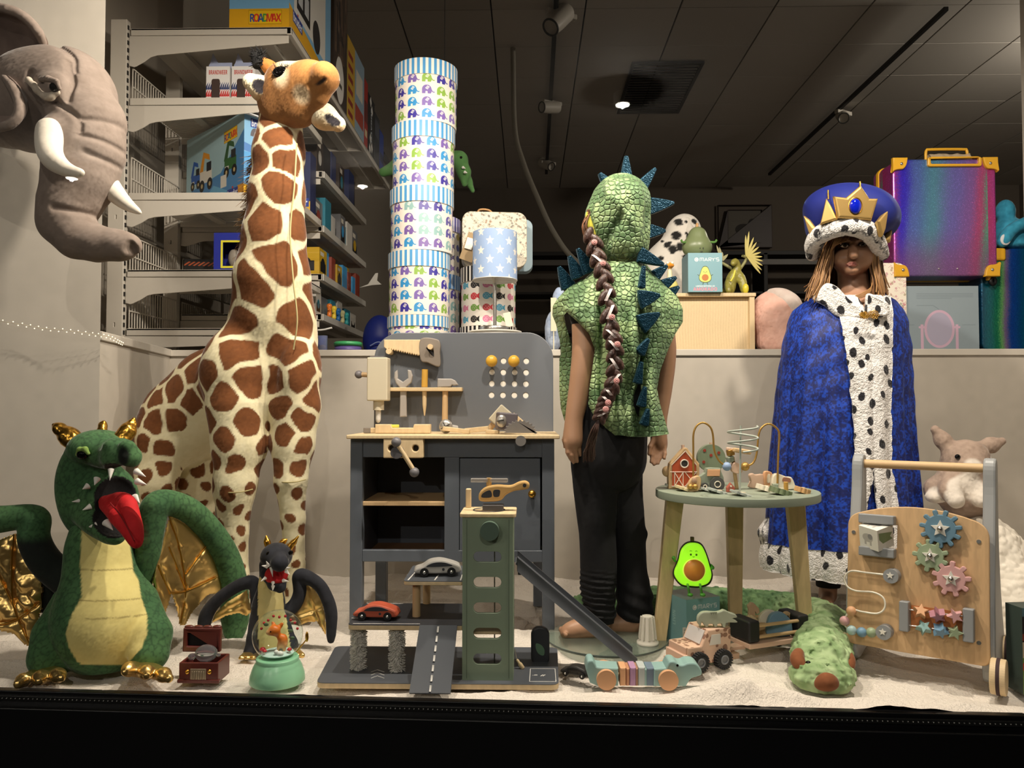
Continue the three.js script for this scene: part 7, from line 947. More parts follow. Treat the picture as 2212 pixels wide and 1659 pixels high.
// ---------- activity table with its wooden toys ----------
const SAGE=M('#8c9684',0.5),BLUSH=M('#d3b29a',0.55),PEACH=M('#dba77c',0.5),TEAL=M('#86aaa6',0.5),BLU=M('#6f93ac',0.5),ROSE=M('#cf9fa0',0.5),GREY=M('#8d8f90',0.5),CREAM=M('#e2d8c2',0.5);
const plate=(pts,d,th,bev=0.002)=>{const c=P(pts[0][0],pts[0][1],d),o=pts.map(([a,b])=>{const p=P(a,b,d);return[p.x - c.x,p.y - c.y];});return ext(shp(o),th,bev).translate(c.x,c.y,c.z);};
const scallop=(r,n,k=0.16)=>shp(Array.from({length:n*6},(_,i)=>{const a=i /(n*6)*Math.PI*2,q=r*(1 - k + k*Math.abs(Math.cos(a*n / 2)));return[q*Math.cos(a),q*Math.sin(a)];}));
{
const D=2.02,ty=EYE - U(1056 - 880,D),R=0.206,c=P(1590,1056,D),X=(x)=>1380 + x / 5.183,Yq=(y)=>880 + y / 5.183;
const t=thing('activity_table','round sage green activity table on three splayed pine legs','table',V(c.x,0,-D));
part('tabletop',lathe([[0,ty - 0.021],[R - 0.002,ty - 0.021],[R,ty - 0.019],[R,ty - 0.002],[R - 0.002,ty],[0,ty]],72),SAGE,t);
for(const[a,b,d]of[[1458,1424,2.06],[1716,1742,2.055],[1586,1588,2.17]]){const p=P(a,1075,d),q=P(b,880 + EYE*FOC / d,d),g=box(0.046,ty - 0.021,0.03,0.003);const pos=g.attributes.position;g.translate(0,(ty - 0.021)/ 2,0);for(let i=0;i<pos.count;i++){const k=pos.getY(i)/(ty - 0.021),s=0.72 + 0.28*k;pos.setXYZ(i,pos.getX(i)*s + q.x +(p.x - q.x)*k - c.x,pos.getY(i),pos.getZ(i)*s - d + D);}g.computeVertexNormals();part('leg',boxUV(g),PINE,t);}
// wires and beads belong to the table
const W=(l,d)=>l.map(([x,y])=>P(X(x),Yq(y),d));const gold=M('#b9924e',0.35,{metalness:0.6});
part('bead_wire',tube(W([[610,850],[610,500],[612,300],[650,205],[720,172],[795,215],[828,300],[845,480],[900,600],[985,662]],D - 0.01),0.0026,70),gold,t,'gold looped wire').geometry.translate(-c.x,0,D);
part('bead_wire',tube(W([[1190,662],[1275,625],[1318,520],[1345,290],[1400,205],[1470,187],[1548,240],[1572,320],[1560,560],[1552,850]],D - 0.01),0.0026,70),gold,t,'gold looped wire').geometry.translate(-c.x,0,D);
{const ax=P(X(1130),Yq(900),D - 0.12),g=[tube([V(ax.x,ty,ax.z),V(P(X(1140),900,D - 0.12).x,P(0,Yq(200),D - 0.12).y,ax.z)],0.0024,4)];const l=[];for(let i=0;i<=50;i++){const a=i / 50*Math.PI*4.6,yy=P(0,Yq(196 + 260*i / 50),D - 0.06).y;l.push(V(ax.x - 0.004 + 0.034*Math.cos(a),yy,ax.z + 0.045 + 0.04*Math.sin(a)));}g.push(tube(l,0.0024,120));part('spiral_wire',merge(g).translate(-c.x,0,D),M('#b3bbb0',0.4),t,'pale green spiral wire');}
const bead=(x,y,r,m,n)=>part('bead',ell(r,r,r).translate(P(X(x),Yq(y),D - 0.01).x - c.x,P(X(x),Yq(y),D - 0.01).y,0.01),m,t,n);bead(985,662,0.0115,M('#8fa6c8',0.4),'blue bead');bead(1190,662,0.0115,gold,'gold bead');
const onT=(o,y=ty)=>{fin(o);o.position.y=y + 0.0006;return o;};
const FX=(pts,d,th,b)=>plate(pts.map(([x,y])=>[X(x),Yq(y)]),d,th,b);
{const d=D + 0.02,o=thing('toy_barn','wooden toy barn block with red front and white trim on the table','toy block');part('block',FX([[325,840],[320,640],[335,560],[490,385],[530,385],[665,560],[665,840]],d,0.03,0.003),WOOD,o);const z=d - 0.017;part('red_front',FX([[372,815],[372,575],[520,430],[640,575],[640,815]],z,0.003,0.0008),M('#b5512f',0.5),o);const tr=M('#e9dfd0',0.5),ln=(a,b,r=0.0011)=>between(P(X(a[0]),Yq(a[1]),z - 0.002),P(X(b[0]),Yq(b[1]),z - 0.002),r,r,6);part('white_trim',merge([ln([366,580],[522,420]),ln([522,420],[645,580]),ln([350,655],[650,655]),ln([400,660],[400,815]),ln([495,660],[495,815]),ln([400,660],[495,815]),ln([400,815],[495,660]),ln([520,660],[640,815]),ln([520,815],[640,660]),ln([366,815],[645,815])]),tr,o);const wc=P(X(510),Yq(562),z - 0.002);part('round_window',rot(cyl(0.0092,0.0092,0.002,28),Math.PI / 2,0,0).translate(wc.x,wc.y,wc.z),M('#3d3a38',0.4),o);part('window_ring',new THREE.TorusGeometry(0.010,0.0017,8,28).translate(wc.x,wc.y,wc.z + 0.001),tr,o);part('chimney',between(P(X(492),Yq(395),d),P(X(492),Yq(352),d),0.0044,0.0044,14),BLUSH,o);part('side_block',ell(0.012,0.014,0.012).translate(...P(X(310),Yq(650),d + 0.005).toArray()),WOOD,o);onT(o);}
{const d=D + 0.09,o=thing('toy_tree','round green wooden apple tree block with red dots on the table','toy block'),cc=P(X(806),Yq(570),d),r=U(29.5,d);part('crown',rot(cyl(r,r,0.022,44),Math.PI / 2,0,0).translate(cc.x,cc.y,cc.z),M('#7d8b72',0.5),o);for(const[x,y]of[[725,482],[884,508],[797,536],[716,610]])part('apple_dot',rot(cyl(0.004,0.004,0.002,16),Math.PI / 2,0,0).translate(P(X(x),Yq(y),d).x,P(X(x),Yq(y),d).y,-d + 0.0115),M('#9c3a2c',0.5),o);part('trunk',between(V(cc.x,ty,-d),V(cc.x,cc.y - r*0.95,-d),0.008,0.007,14),WOOD,o);part('peg',between(P(X(806),Yq(428),d),P(X(806),Yq(396),d),0.004,0.004,12),BLUSH,o);onT(o);}
{const d=D - 0.03,o=thing('toy_tractor','small sage wooden toy tractor with dark wheels on the table','toy vehicle');part('body',FX([[680,830],[672,690],[730,650],[745,600],[800,595],[905,600],[915,640],[940,700],[945,830]],d,0.02),SAGE,o);part('cab',FX([[760,690],[765,615],[905,615],[900,690]],d - 0.008,0.012,0.001),PEACH,o);for(const[x,y,r]of[[735,805,8],[875,780,15]]){const q=P(X(x),Yq(y),d - 0.014),w=part('wheel',rot(cyl(U(r,d),U(r,d),0.012,28),Math.PI / 2,0,0).translate(q.x,q.y,q.z),M('#4a4b49',0.6),o);part('hub',new THREE.TorusGeometry(U(r*0.42,d),0.0012,8,20).translate(q.x,q.y,q.z + 0.0065),CREAM,w);}onT(o);}
{const d=D - 0.05,o=thing('toy_sheep','tiny wooden sheep block with gold beads left of the tractor','toy block');part('body',FX(smooth([[545,840],[560,740],[610,690],[670,680],[690,740],[660,840]],true,4),d,0.016),WOOD,o);for(const[x,y]of[[575,800],[630,800]])part('bead',sph(0.0075,16).translate(...P(X(x),Yq(y),d - 0.012).toArray()),gold,o);part('muzzle',ell(0.007,0.009,0.004).translate(...P(X(620),Yq(730),d - 0.009).toArray()),M('#b89478',0.5),o);onT(o);}
{const d=D - 0.06,o=thing('tiny_barn','tiny red barn bead standing in the middle of the table','toy block');part('block',FX([[980,840],[978,790],[1022,735],[1070,790],[1068,840]],d,0.014),M('#a85a48',0.5),o);part('window',rot(cyl(0.0025,0.0025,0.002,12),Math.PI / 2,0,0).translate(P(X(1022),Yq(772),d).x,P(X(1022),Yq(772),d).y,-d + 0.008),CREAM,o);onT(o);}
{const d=D + 0.0,o=thing('toy_bird','little wooden bird and propeller stacked behind the spiral wire','toy block');part('bird',FX(smooth([[1030,710],[1040,640],[1085,620],[1140,660],[1150,730],[1080,745]],true,4),d,0.014),BLUSH,o);part('post',between(V(P(X(1060),0,d).x,ty,-d - 0.01),P(X(1050),Yq(560),d + 0.01),0.005,0.005,12),WOOD,o);part('sage_cube',rot(box(0.017,0.015,0.015,0.002),0,0.4,0.3).translate(...P(X(1022),Yq(585),d).toArray()),SAGE,o);part('gold_cube',rot(box(0.017,0.016,0.015,0.002),0,0.3,0.2).translate(...P(X(1025),Yq(510),d).toArray()),gold,o);part('propeller',rot(box(0.05,0.012,0.012,0.004),0,0.2,-0.15).translate(...P(X(1155),Yq(495),d - 0.01).toArray()),WOOD,o);part('propeller_arm',rot(box(0.05,0.009,0.01,0.003),0,0,-0.1).translate(...P(X(1085),Yq(480),d).toArray()),BLUSH,o);onT(o);}
{const d=D + 0.03,o=thing('toy_squirrel','flat peach wooden squirrel block on the right of the table','toy block');part('body',FX(smooth([[1235,860],[1245,790],[1230,720],[1270,700],[1300,715],[1380,710],[1395,760],[1440,800],[1450,860]],true,4),d,0.016),BLUSH,o);part('tail',FX(smooth([[1400,850],[1395,700],[1440,675],[1485,700],[1490,780],[1475,850]],true,4),d - 0.004,0.016),PEACH,o);part('tail_inset',FX(smooth([[1435,800],[1440,720],[1470,715],[1468,800]],true,4),d - 0.0125,0.002,0.0006),CREAM,o);onT(o);}
{const d=D - 0.0,o=thing('toy_cow','cream and tan wooden cow block at the right end of the table','toy block');part('body',FX(smooth([[1500,870],[1490,740],[1540,700],[1640,735],[1700,745],[1738,830],[1735,870]],true,4),d,0.018),CREAM,o);part('patch',FX(smooth([[1610,790],[1620,745],[1690,755],[1695,800]],true,4),d - 0.0095,0.002,0.0006),M('#9a6a52',0.5),o);part('foot',FX([[1495,870],[1495,815],[1555,815],[1555,870]],d - 0.013,0.012),SAGE,o);onT(o);}
{const d=D - 0.1,o=thing('gold_peg','upright gold wooden cylinder on the table front right','peg',V(P(X(1588),0,d).x,ty,-d));part('cylinder',lathe([[0,0],[0.0052,0],[0.0055,0.001],[0.0055,0.029],[0.005,0.03],[0,0.03]],24),M('#c2964a',0.4),o);}
const flats=[[355,855,0.03,0.024,0.006,M('#b9bdb2',0.5),'pale grey scalloped flat ring at the left rim of the table'],[490,880,-0.03,0.03,0.007,M('#c9b98e',0.5),'pale wood scalloped flat disc near the left rim of the table'],[720,880,-0.03,0.033,0.006,M('#b4b8b0',0.5),'grey scalloped flat disc in front of the tractor'],[850,905,-0.08,0.03,0.006,M('#a9b0a8',0.5),'sage grey scalloped flat disc left of the spiral wire foot'],[1105,940,-0.13,0.03,0.006,M('#a7ada6',0.5),'grey scalloped flat disc under the spiral wire'],[1370,885,-0.04,0.026,0.013,CREAM,'thick cream scalloped gear on the table right'],[1530,925,-0.11,0.028,0.014,M('#74805f',0.5),'thick green scalloped gear at the front right of the table'],[1770,915,-0.08,0.02,0.013,M('#c49a68',0.5),'thick tan scalloped gear at the right rim of the table']];
for(const[x,y,dz,r,h,m,l]of flats){const d=D + dz,o=thing('scalloped_gear',l,'toy gear',V(P(X(x),0,d).x,ty + 0.0006,-d));part('gear',rot(ext(scallop(r,11,0.14),h,0.001),-Math.PI / 2,0.3,0).translate(0,h / 2,0),m,o);part('hub',mv(cyl(r*0.3,r*0.3,0.001,18),0,h + 0.0005,0),M('#d8cbb0',0.5),o);}
}
{// glowing avocado lamp on its box under the table
const d=2.06,bx=P(1493,1370,d),bw=0.105,bh=EYE - U(1278 - 880,d),a=0.42;
carton('lamp_box','teal lamp box with a printed avocado under the activity table','box',bw,bh,0.105,{pz:globalThis.__boxFront('#7fb0b2',false),nx:T((g,w,h)=>{g.fillStyle='#6b9597';g.fillRect(0,0,w,h);g.save();g.translate(w*0.55,h*0.6);g.rotate(-Math.PI / 2);g.fillStyle='#8fb3b3';g.font='bold 22px sans-serif';g.fillText('LIVIN',0,0);g.restore();}),py:'#3f5a5a'},V(bx.x,0.001,bx.z),a,undefined,'#79a9ab');
const by=bh + 0.001,X=(x)=>1380 + x / 4.148,Yq=(y)=>1140 + y / 4.148,zf=d - 0.035,t=thing('avocado_lamp','glowing lime green avocado lamp with a face sitting on the teal box','lamp');
const out=(k,d2)=>smooth([[490,118],[560,140],[605,220],[640,330],[662,430],[630,505],[550,535],[480,535],[380,520],[318,455],[305,390],[345,290],[370,190],[420,132]].map(([x,y])=>[X(485 +(x - 485)*k),Yq(340 +(y - 340)*k)]),true,4);
part('skin',plate(out(1.0),zf + 0.014,0.03,0.012),M('#2b3320',0.35),t);
const GLOW=new THREE.MeshStandardMaterial({color:C2('#9bdc2a'),emissive:new THREE.Color(0.36,0.95,0.02),emissiveIntensity:0.85,roughness:0.4});
const fl=part('flesh',plate(out(0.93),zf - 0.002,0.012,0.005),GLOW,t);part('stone',ell(0.028,0.029,0.014,28).translate(...P(X(497),Yq(380),zf - 0.006).toArray()),new THREE.MeshStandardMaterial({color:C2('#dd7d3e'),roughness:0.4}),t);part('stone_rim',new THREE.TorusGeometry(0.0285,0.0016,8,40).translate(...P(X(497),Yq(380),zf - 0.009).toArray()),new THREE.MeshStandardMaterial({color:C2('#e8f06a'),emissive:new THREE.Color(0.6,0.9,0.08),emissiveIntensity:0.6}),t);
const ink=M('#3f5a12',0.5);for(const[x,y]of[[466,241],[516,243]]){part('eye',ell(0.0026,0.0028,0.001,12).translate(...P(X(x),Yq(y),zf - 0.0085).toArray()),ink,t);part('eyebrow',tube([P(X(x - 10),Yq(y - 30),zf - 0.0085),P(X(x),Yq(y - 35),zf - 0.0085),P(X(x + 10),Yq(y - 30),zf - 0.0085)],0.0006),ink,t);}part('mouth',tube([P(X(482),Yq(258),zf - 0.0085),P(X(490),Yq(263),zf - 0.0085),P(X(500),Yq(258),zf - 0.0085)],0.0006),ink,t);
part('stem',mv(box(0.009,0.012,0.009,0.001),...P(X(478),Yq(102),zf + 0.014).toArray()),M('#5a4526',0.6),t);const gr=M('#4f9a35',0.4);
for(const[p0,p1,p2]of[[[330,300],[315,290],[312,270]],[[640,330],[660,345],[660,358]]])part('arm',merge([tube([P(X(p0[0]),Yq(p0[1]),zf + 0.01),P(X(p1[0]),Yq(p1[1]),zf),P(X(p2[0]),Yq(p2[1]),zf - 0.006)],0.0026),sph(0.0052,14).translate(...P(X(p2[0]),Yq(p2[1]),zf - 0.006).toArray())]),gr,t);
for(const x of[440,552]){const z2=zf - 0.045;part('leg',tube([P(X(x - 5),Yq(505),zf),P(X(x),Yq(525),z2),P(X(x + 12),Yq(590),z2)],0.0032),gr,t);part('shoe',ell(0.0072,0.0048,0.007,16).translate(...P(X(x + 20),Yq(602),z2 - 0.002).toArray()),gr,t);}
fin(t);t.position.y=Math.max(t.position.y,by - 0.022);const L=new THREE.PointLight(new THREE.Color(0.5,1,0.12),0.005);L.position.copy(P(X(490),Yq(340),zf - 0.06));L.castShadow=true;L.shadow.radius=2;scene.add(L);
const lb=P(1487,1362,d - 0.075);const pl=thing('price_label','small white barcode label on the teal lamp box under the table','label');part('label',rot(box(0.034,0.026,0.0006,0),0,a,0).translate(P(1486,1357,d - 0.06).x,0.045,-d + 0.064),new THREE.MeshStandardMaterial({roughness:0.6,map:canvasTex(128,96,(g,w,h)=>{g.fillStyle='#ece6da';g.fillRect(0,0,w,h);g.fillStyle='#57524a';for(let i=0;i<26;i++)if(h3(i,3,1)>0.4)g.fillRect(14 + i*3.6,44,2.2,26);g.fillRect(14,20,60,3);g.fillRect(14,30,40,3);})}),pl);fin(pl);
}
// ---------- wooden baby walker with gears and beads ----------
{
const W=0.296,H=0.315,th=-0.63,t=thing('baby_walker','wooden baby walker board with gears, beads and grey handle posts','baby walker'),o=V(0.5*(0.772 + 1.012),0,-0.5*(1.895 + 1.72));t.position.copy(o);t.rotation.y=th;
const B=(x,y)=>{let u=0.5,v=0.5;for(let i=0;i<8;i++){const yt=400 + 90*u - 40*0,yb=1190 + 170*u;v=(y - yt)/(yb - yt);const xl=200 - 95*v,xr=1015 - 50*v;u=(x - xl)/(xr - xl);}return[(u - 0.5)*W,0.052 +(1 - v)*H];};
const BW=new THREE.MeshStandardMaterial({color:C2('#dcb88c'),map:woodTex,roughness:0.45}),lean=(g)=>{rot(g.translate(0,-0.052,0),-0.10,0,0);return g.translate(0,0.052,0);};
const s=new THREE.Shape();const hw=W / 2;s.moveTo(-hw + 0.015,0.052);s.lineTo(hw - 0.02,0.052);s.quadraticCurveTo(hw,0.052,hw,0.07);s.lineTo(hw,0.052 + H - 0.04);s.quadraticCurveTo(hw,0.052 + H - 0.01,hw - 0.03,0.052 + H);s.quadraticCurveTo(0,0.052 + H + 0.04,-hw + 0.03,0.052 + H);s.quadraticCurveTo(-hw,0.052 + H - 0.008,-hw,0.052 + H - 0.035);s.lineTo(-hw,0.067);s.quadraticCurveTo(-hw,0.052,-hw + 0.015,0.052);
const win=[[278,470],[496,500],[480,640],[262,640]].map(([x,y])=>new THREE.Vector2(...B(x,y)));s.holes.push(new THREE.Path(win.slice().reverse()));
part('board',boxUV(lean(ext(s,0.011,0.002))),BW,t);
const F=(g,x,y,z=0)=>{const[a,b]=B(x,y);return lean(g.translate(a,b,0.0055 + z));};
const bolts=[[222,531],[952,610],[912,1214]];for(const[x,y]of bolts)part('bolt',F(rot(cyl(0.0045,0.0045,0.002,16),Math.PI / 2,0,0),x,y,0.001),STEEL,t);
const gear=(x,y,R,n,m,l,ph)=>{const sh=new THREE.Shape();const pts=[];for(let i=0;i<n;i++)for(const[k,q]of[[-0.26,0.74],[-0.22,0.93],[-0.12,1.0],[0.12,1.0],[0.22,0.93],[0.26,0.74]]){const a=ph +(i + k)*2*Math.PI / n;pts.push([R*q*Math.cos(a),R*q*Math.sin(a)]);}const g=part('gear',F(ext(shp(pts),0.012,0.002),x,y,0.012),m,t,l);part('star',F(ext(starShape(R*0.46,R*0.22),0.003,0.0008),x,y,0.0195),M('#d9d5ca',0.5),g);part('hub_bolt',F(ell(0.0062,0.0068,0.006,18),x,y,0.0235),STEEL,g);};
gear(752,527,0.0435,11,M('#5f8296',0.5),'blue wooden gear',0.15);gear(682,688,0.0375,9,M('#93a383',0.5),'green wooden gear',0.3);gear(790,828,0.0395,9,M('#cf9f9c',0.5),'pink wooden gear',0.1);
// turning picture cube between grey blocks
part('cube_holder',F(box(0.078,0.022,0.03,0.003),386,458,0.015),GREY,t);part('cube_holder',F(box(0.078,0.022,0.03,0.003),368,655,0.015),GREY,t);
{const ct=canvasTex(128,128,(g,w,h)=>{g.fillStyle='#e8e4d9';g.fillRect(0,0,w,h);g.fillStyle='#b9b4ac';g.beginPath();g.ellipse(58,62,36,26,0,0,7);g.fill();g.fillRect(34,76,14,30);g.fillRect(70,76,14,30);g.fillStyle='#8f8d8c';g.beginPath();g.arc(76,52,17,0,7);g.fill();}),c2=canvasTex(128,128,(g,w,h)=>{g.fillStyle='#e5e1d6';g.fillRect(0,0,w,h);g.fillStyle='#7f9168';g.beginPath();g.moveTo(10,20);g.lineTo(120,40);g.lineTo(100,60);g.lineTo(120,80);g.lineTo(40,90);g.lineTo(12,60);g.fill();});const g=new THREE.BoxGeometry(0.052,0.052,0.052);rot(g,0.35,-0.5,0);const m=[c2,c2,ct,ct,ct,ct].map((q)=>new THREE.MeshStandardMaterial({map:q,roughness:0.45}));const mm=new THREE.Mesh(F(g,372,555,0.016),m);mm.name='picture_cube';put(mm,t);}
// serpentine bead wire
const pts=[[448,797],[300,775],[200,762],[155,800],[165,850],[220,880],[330,893],[390,930],[390,990],[340,1018],[250,1005],[180,992],[132,1040],[128,1080],[170,1112],[260,1122],[366,1128]].map(([x,y],i)=>{const[a,b]=B(x,y);return V(a,b,0.0055 + 0.03).applyAxisAngle(V(1,0,0),0).add(V(0,-0.052,0)).applyAxisAngle(V(1,0,0),-0.10).add(V(0,0.052,0));});
part('bead_wire',tube(pts,0.0022,120),M('#e6dfcd',0.4),t);for(const[x,y]of[[448,800],[372,1130]]){const k=part('wire_knob',F(rot(cyl(0.0165,0.0165,0.034,28),Math.PI / 2,0,0),x,y,0.018),GREY,t);part('star',F(ext(starShape(0.0085,0.0038),0.002,0.0004),x - 3,y - 4,0.036),M('#e2ddd0',0.5),k);}
for(const[x,y,m,l]of[[178,998,PEACH,'peach bead'],[128,1054,ROSE,'pink bead'],[168,1110,M('#a9c4c4',0.4),'pale blue bead'],[233,1124,BLU,'blue bead'],[295,1128,M('#93a383',0.4),'green bead']])part('bead',F(sph(0.0115,22),x,y,0.03),m,t,l);
// star abacus in a window with two rods
part('abacus_holder',F(box(0.02,0.068,0.026,0.003),500,1042,0.013),GREY,t);part('abacus_holder',F(box(0.022,0.072,0.026,0.003),868,1104,0.013),GREY,t);part('abacus_back',F(box(0.11,0.05,0.002,0),690,1075,0.002),M('#b5703c',0.6),t);
for(const[x0,y0,x1,y1]of[[520,1003,850,1052],[515,1096,850,1150]]){const a=B(x0,y0),b=B(x1,y1);part('rod',lean(between(V(a[0],a[1],0.021),V(b[0],b[1],0.021),0.0015,0.0015,8)),STEEL,t);}
[[602,1018,PEACH],[700,1036,M('#a5727e',0.5)],[797,1046,ROSE],[612,1112,TEAL],[708,1128,BLU],[790,1142,M('#93a383',0.5)]].forEach(([x,y,m],i)=>part('star_bead',F(rot(ext(starShape(0.0165,0.0078),0.022,0.0015),[-0.5,0.6,0.05][i % 3],0.25,0.2*i),x,y,0.022),m,t));
// grey side posts, handle bar, wheels
for(const sgn of[-1,1]){const q=smooth([[0.0,0.02],[0.0,0.15],[-0.035,0.30],[-0.065,0.42],[-0.075,0.485],[-0.098,0.502],[-0.118,0.485],[-0.115,0.42],[-0.115,0.30],[-0.145,0.18],[-0.2,0.07],[-0.205,0.025],[-0.1,0.018]],true,5);const g=ext(shp(q),0.026,0.005);rot(g,0,-Math.PI / 2,0);part('side_post',g.translate(sgn*(W / 2 - 0.008 +(sgn>0?0.004:0.0)),0,-0.012),M('#989a9a',0.4),t);}
part('handle_bar',rot(cyl(0.0105,0.0105,W - 0.02,24),0,0,Math.PI / 2).translate(0,0.478,-0.108),WOOD,t);
for(const[x,z]of[[-1,0.012],[1,0.012],[-1,-0.19],[1,-0.19]]){const w=part('wheel',rot(lathe([[0,-0.015],[0.036,-0.015],[0.038,-0.013],[0.038,0.013],[0.036,0.015],[0,0.015]],40),0,0,Math.PI / 2).translate(x*(W / 2 + 0.016),0.038,z),PALEWOOD,t);part('rubber_band',rot(lathe([[0.0375,-0.004],[0.0392,-0.003],[0.0392,0.003],[0.0375,0.004]],40),0,0,Math.PI / 2).translate(x*(W / 2 + 0.016),0.038,z),M('#3d2a2a',0.8),w);}
part('axle',rot(cyl(0.004,0.004,W + 0.03,12),0,0,Math.PI / 2).translate(0,0.038,-0.19),STEEL,t);part('cart_floor',mv(box(W - 0.03,0.008,0.17,0.001),0,0.06,-0.1),WOOD,t);
}
{// grey rabbit sitting on a curly white lamb cushion
const d=2.34,X=(x)=>1600 + x / 3.072,Yq=(y)=>760 + y / 3.072,t=thing('plush_rabbit','grey and white plush rabbit sitting behind the walker handle','plush rabbit'),f=new Soft(0.02),q=(x,y,dd,r)=>[X(x),Yq(y),dd,r / 3.072];f.pad=0.006;
f.ell(P(X(1495),Yq(735),d - 0.02),[U(44,d),U(36,d),0.055],null,0.02);f.ell(P(X(1540),Yq(795),d - 0.06),[U(28,d),U(22,d),0.035],null,0.02);f.chain([q(1480,820,d,120),q(1480,930,d - 0.01,150),q(1490,1010,d - 0.01,140)],0.04);f.chain([q(1390,870,d - 0.03,55),q(1390,960,d - 0.07,55),q(1430,1025,d - 0.1,48)],0.02);f.chain([q(1600,880,d - 0.03,50),q(1600,960,d - 0.07,50),q(1600,1022,d - 0.1,46)],0.02);f.ell(P(X(1300),Yq(950),d - 0.0),[U(22,d),U(26,d),0.05],null,0.02);f.ell(P(X(1290),Yq(1000),d - 0.03),[U(17,d),U(12,d),0.03],null,0.01);
f.chain([q(1390,690,d - 0.01,40),q(1340,620,d,44),q(1290,550,d,24)],0.015);f.chain([q(1580,670,d - 0.01,34),q(1660,655,d,44),q(1735,628,d,22)],0.015);f.post=(v,x,y,z)=>v - 0.003*fbm(x*90,y*90,z*90);
const near=(x,y,z,a,b,dd,r)=>V(x,y,z).distanceTo(P(X(a),Yq(b),dd))- r;
part('body',f.mesh(0.0042,(x,y,z,nx,ny,nz)=>{const w=Math.min(near(x,y,z,1545,805,d - 0.10,0.027),near(x,y,z,1525,940,d - 0.12,0.056),near(x,y,z,1435,1030,d - 0.13,0.045),near(x,y,z,1600,1028,d - 0.13,0.045),near(x,y,z,1285,1005,d - 0.04,0.03));const g=mix(C('#8f7a6c'),C('#b39d8c'),fbm(x*80,y*80,z*80));return mix(C('#d9cfc2'),g,sstep(-0.004,0.008,w));},0.4),plushMat(),t);
part('eye',sph(0.0075).translate(...P(X(1440),Yq(733),d - 0.062).toArray()),EYE_BLACK,t);part('nose',ell(0.006,0.004,0.004).translate(...P(X(1548),Yq(800),d - 0.099).toArray()),M('#8a6a60',0.6),t);part('mouth',tube([P(X(1520),Yq(835),d - 0.095),P(X(1548),Yq(828),d - 0.1),P(X(1575),Yq(835),d - 0.094)],0.0009),M('#6a5248',0.8),t);fin(t);
const l=thing('plush_lamb','curly white plush lamb lying behind the walker at the right edge','plush lamb'),m=new Soft(0.03);m.pad=0.01;m.ell(P(2120,1275,2.3),[U(108,2.3),U(158,2.3),0.13]);m.ell(P(2196,1330,2.2),[U(80,2.2),U(110,2.2),0.11]);m.onFloor();m.post=((o)=>(v,x,y,z)=>{worley(x*48,y*48,z*48,wl);return o(v + 0.010*wl[0]- 0.006,x,y,z);})(m.post);const wl=[0,0];
part('body',m.mesh(0.0052,(x,y,z)=>mix(C('#d6cdbd'),C('#efe8da'),fbm(x*50,y*50,z*50)),0.3),plushMat(),l);fin(l);t.position.y=Math.max(t.position.y,l.position.y + 0.28);
const b=P(2192,1475,1.70);carton('picture_box','dark printed box cut off by the right edge of the picture','box',0.12,0.185,0.05,{pz:T((g,w,h)=>{g.fillStyle='#5d7d86';g.fillRect(0,0,w,h*0.12);g.fillStyle='#2a2624';g.fillRect(0,h*0.1,w,h*0.22);g.fillStyle='#8a3a2a';g.fillRect(0,h*0.3,w,h*0.08);g.fillStyle='#c9b79a';g.fillRect(0,h*0.4,w,h*0.18);g.fillStyle='#6c8a3a';g.fillRect(0,h*0.58,w,h*0.42);g.fillStyle='#c2452e';g.beginPath();g.arc(10,h*0.68,12,0,7);g.fill();})},V(b.x + 0.075,0.001,-1.73),0.1,undefined,'#3d4a44');
}
// ---------- toy garage with lift tower, decks, ramps and cars ----------
const ASPH=M('#4d5157',0.5),ASPHD=M('#2f3136',0.5),WLINE=M('#dcdad4',0.6);
function toyCar(name,label,pos,turn,body,dark,L=0.1){
const t=thing(name,label,'toy car',pos,turn),s=L / 0.1,pr=smooth([[-0.05,0.008],[-0.049,0.017],[-0.034,0.022],[-0.018,0.032],[0.004,0.035],[0.024,0.031],[0.044,0.024],[0.05,0.018],[0.05,0.008],[0.02,0.006],[-0.02,0.006]],true,4).map(([x,y])=>[x*s,y*s]);
part('body',ext(shp(pr),0.042*s,0.004),body,t);const q=smooth([[-0.024,0.021],[-0.012,0.029],[0.006,0.031],[0.022,0.028],[0.03,0.022]],true,4).map(([x,y])=>[x*s,y*s]);
part('window',ext(shp(q),0.043*s,0.0008),dark,t);part('bolt_dot',rot(cyl(0.003*s,0.003*s,0.043*s,14),Math.PI / 2,0,0).translate(0.012*s,0.015*s,0),dark,t);
for(const x of[-0.03,0.03])for(const z of[-1,1]){const w=part('wheel',rot(cyl(0.0095*s,0.0095*s,0.008,24),Math.PI / 2,0,0).translate(x*s,0.0096*s,z*0.021*s),BLACK,t);part('hub',ell(0.004*s,0.004*s,0.003,12).translate(x*s,0.0096*s,z*(0.021*s + 0.004)),STEEL,w);}
return t;
}
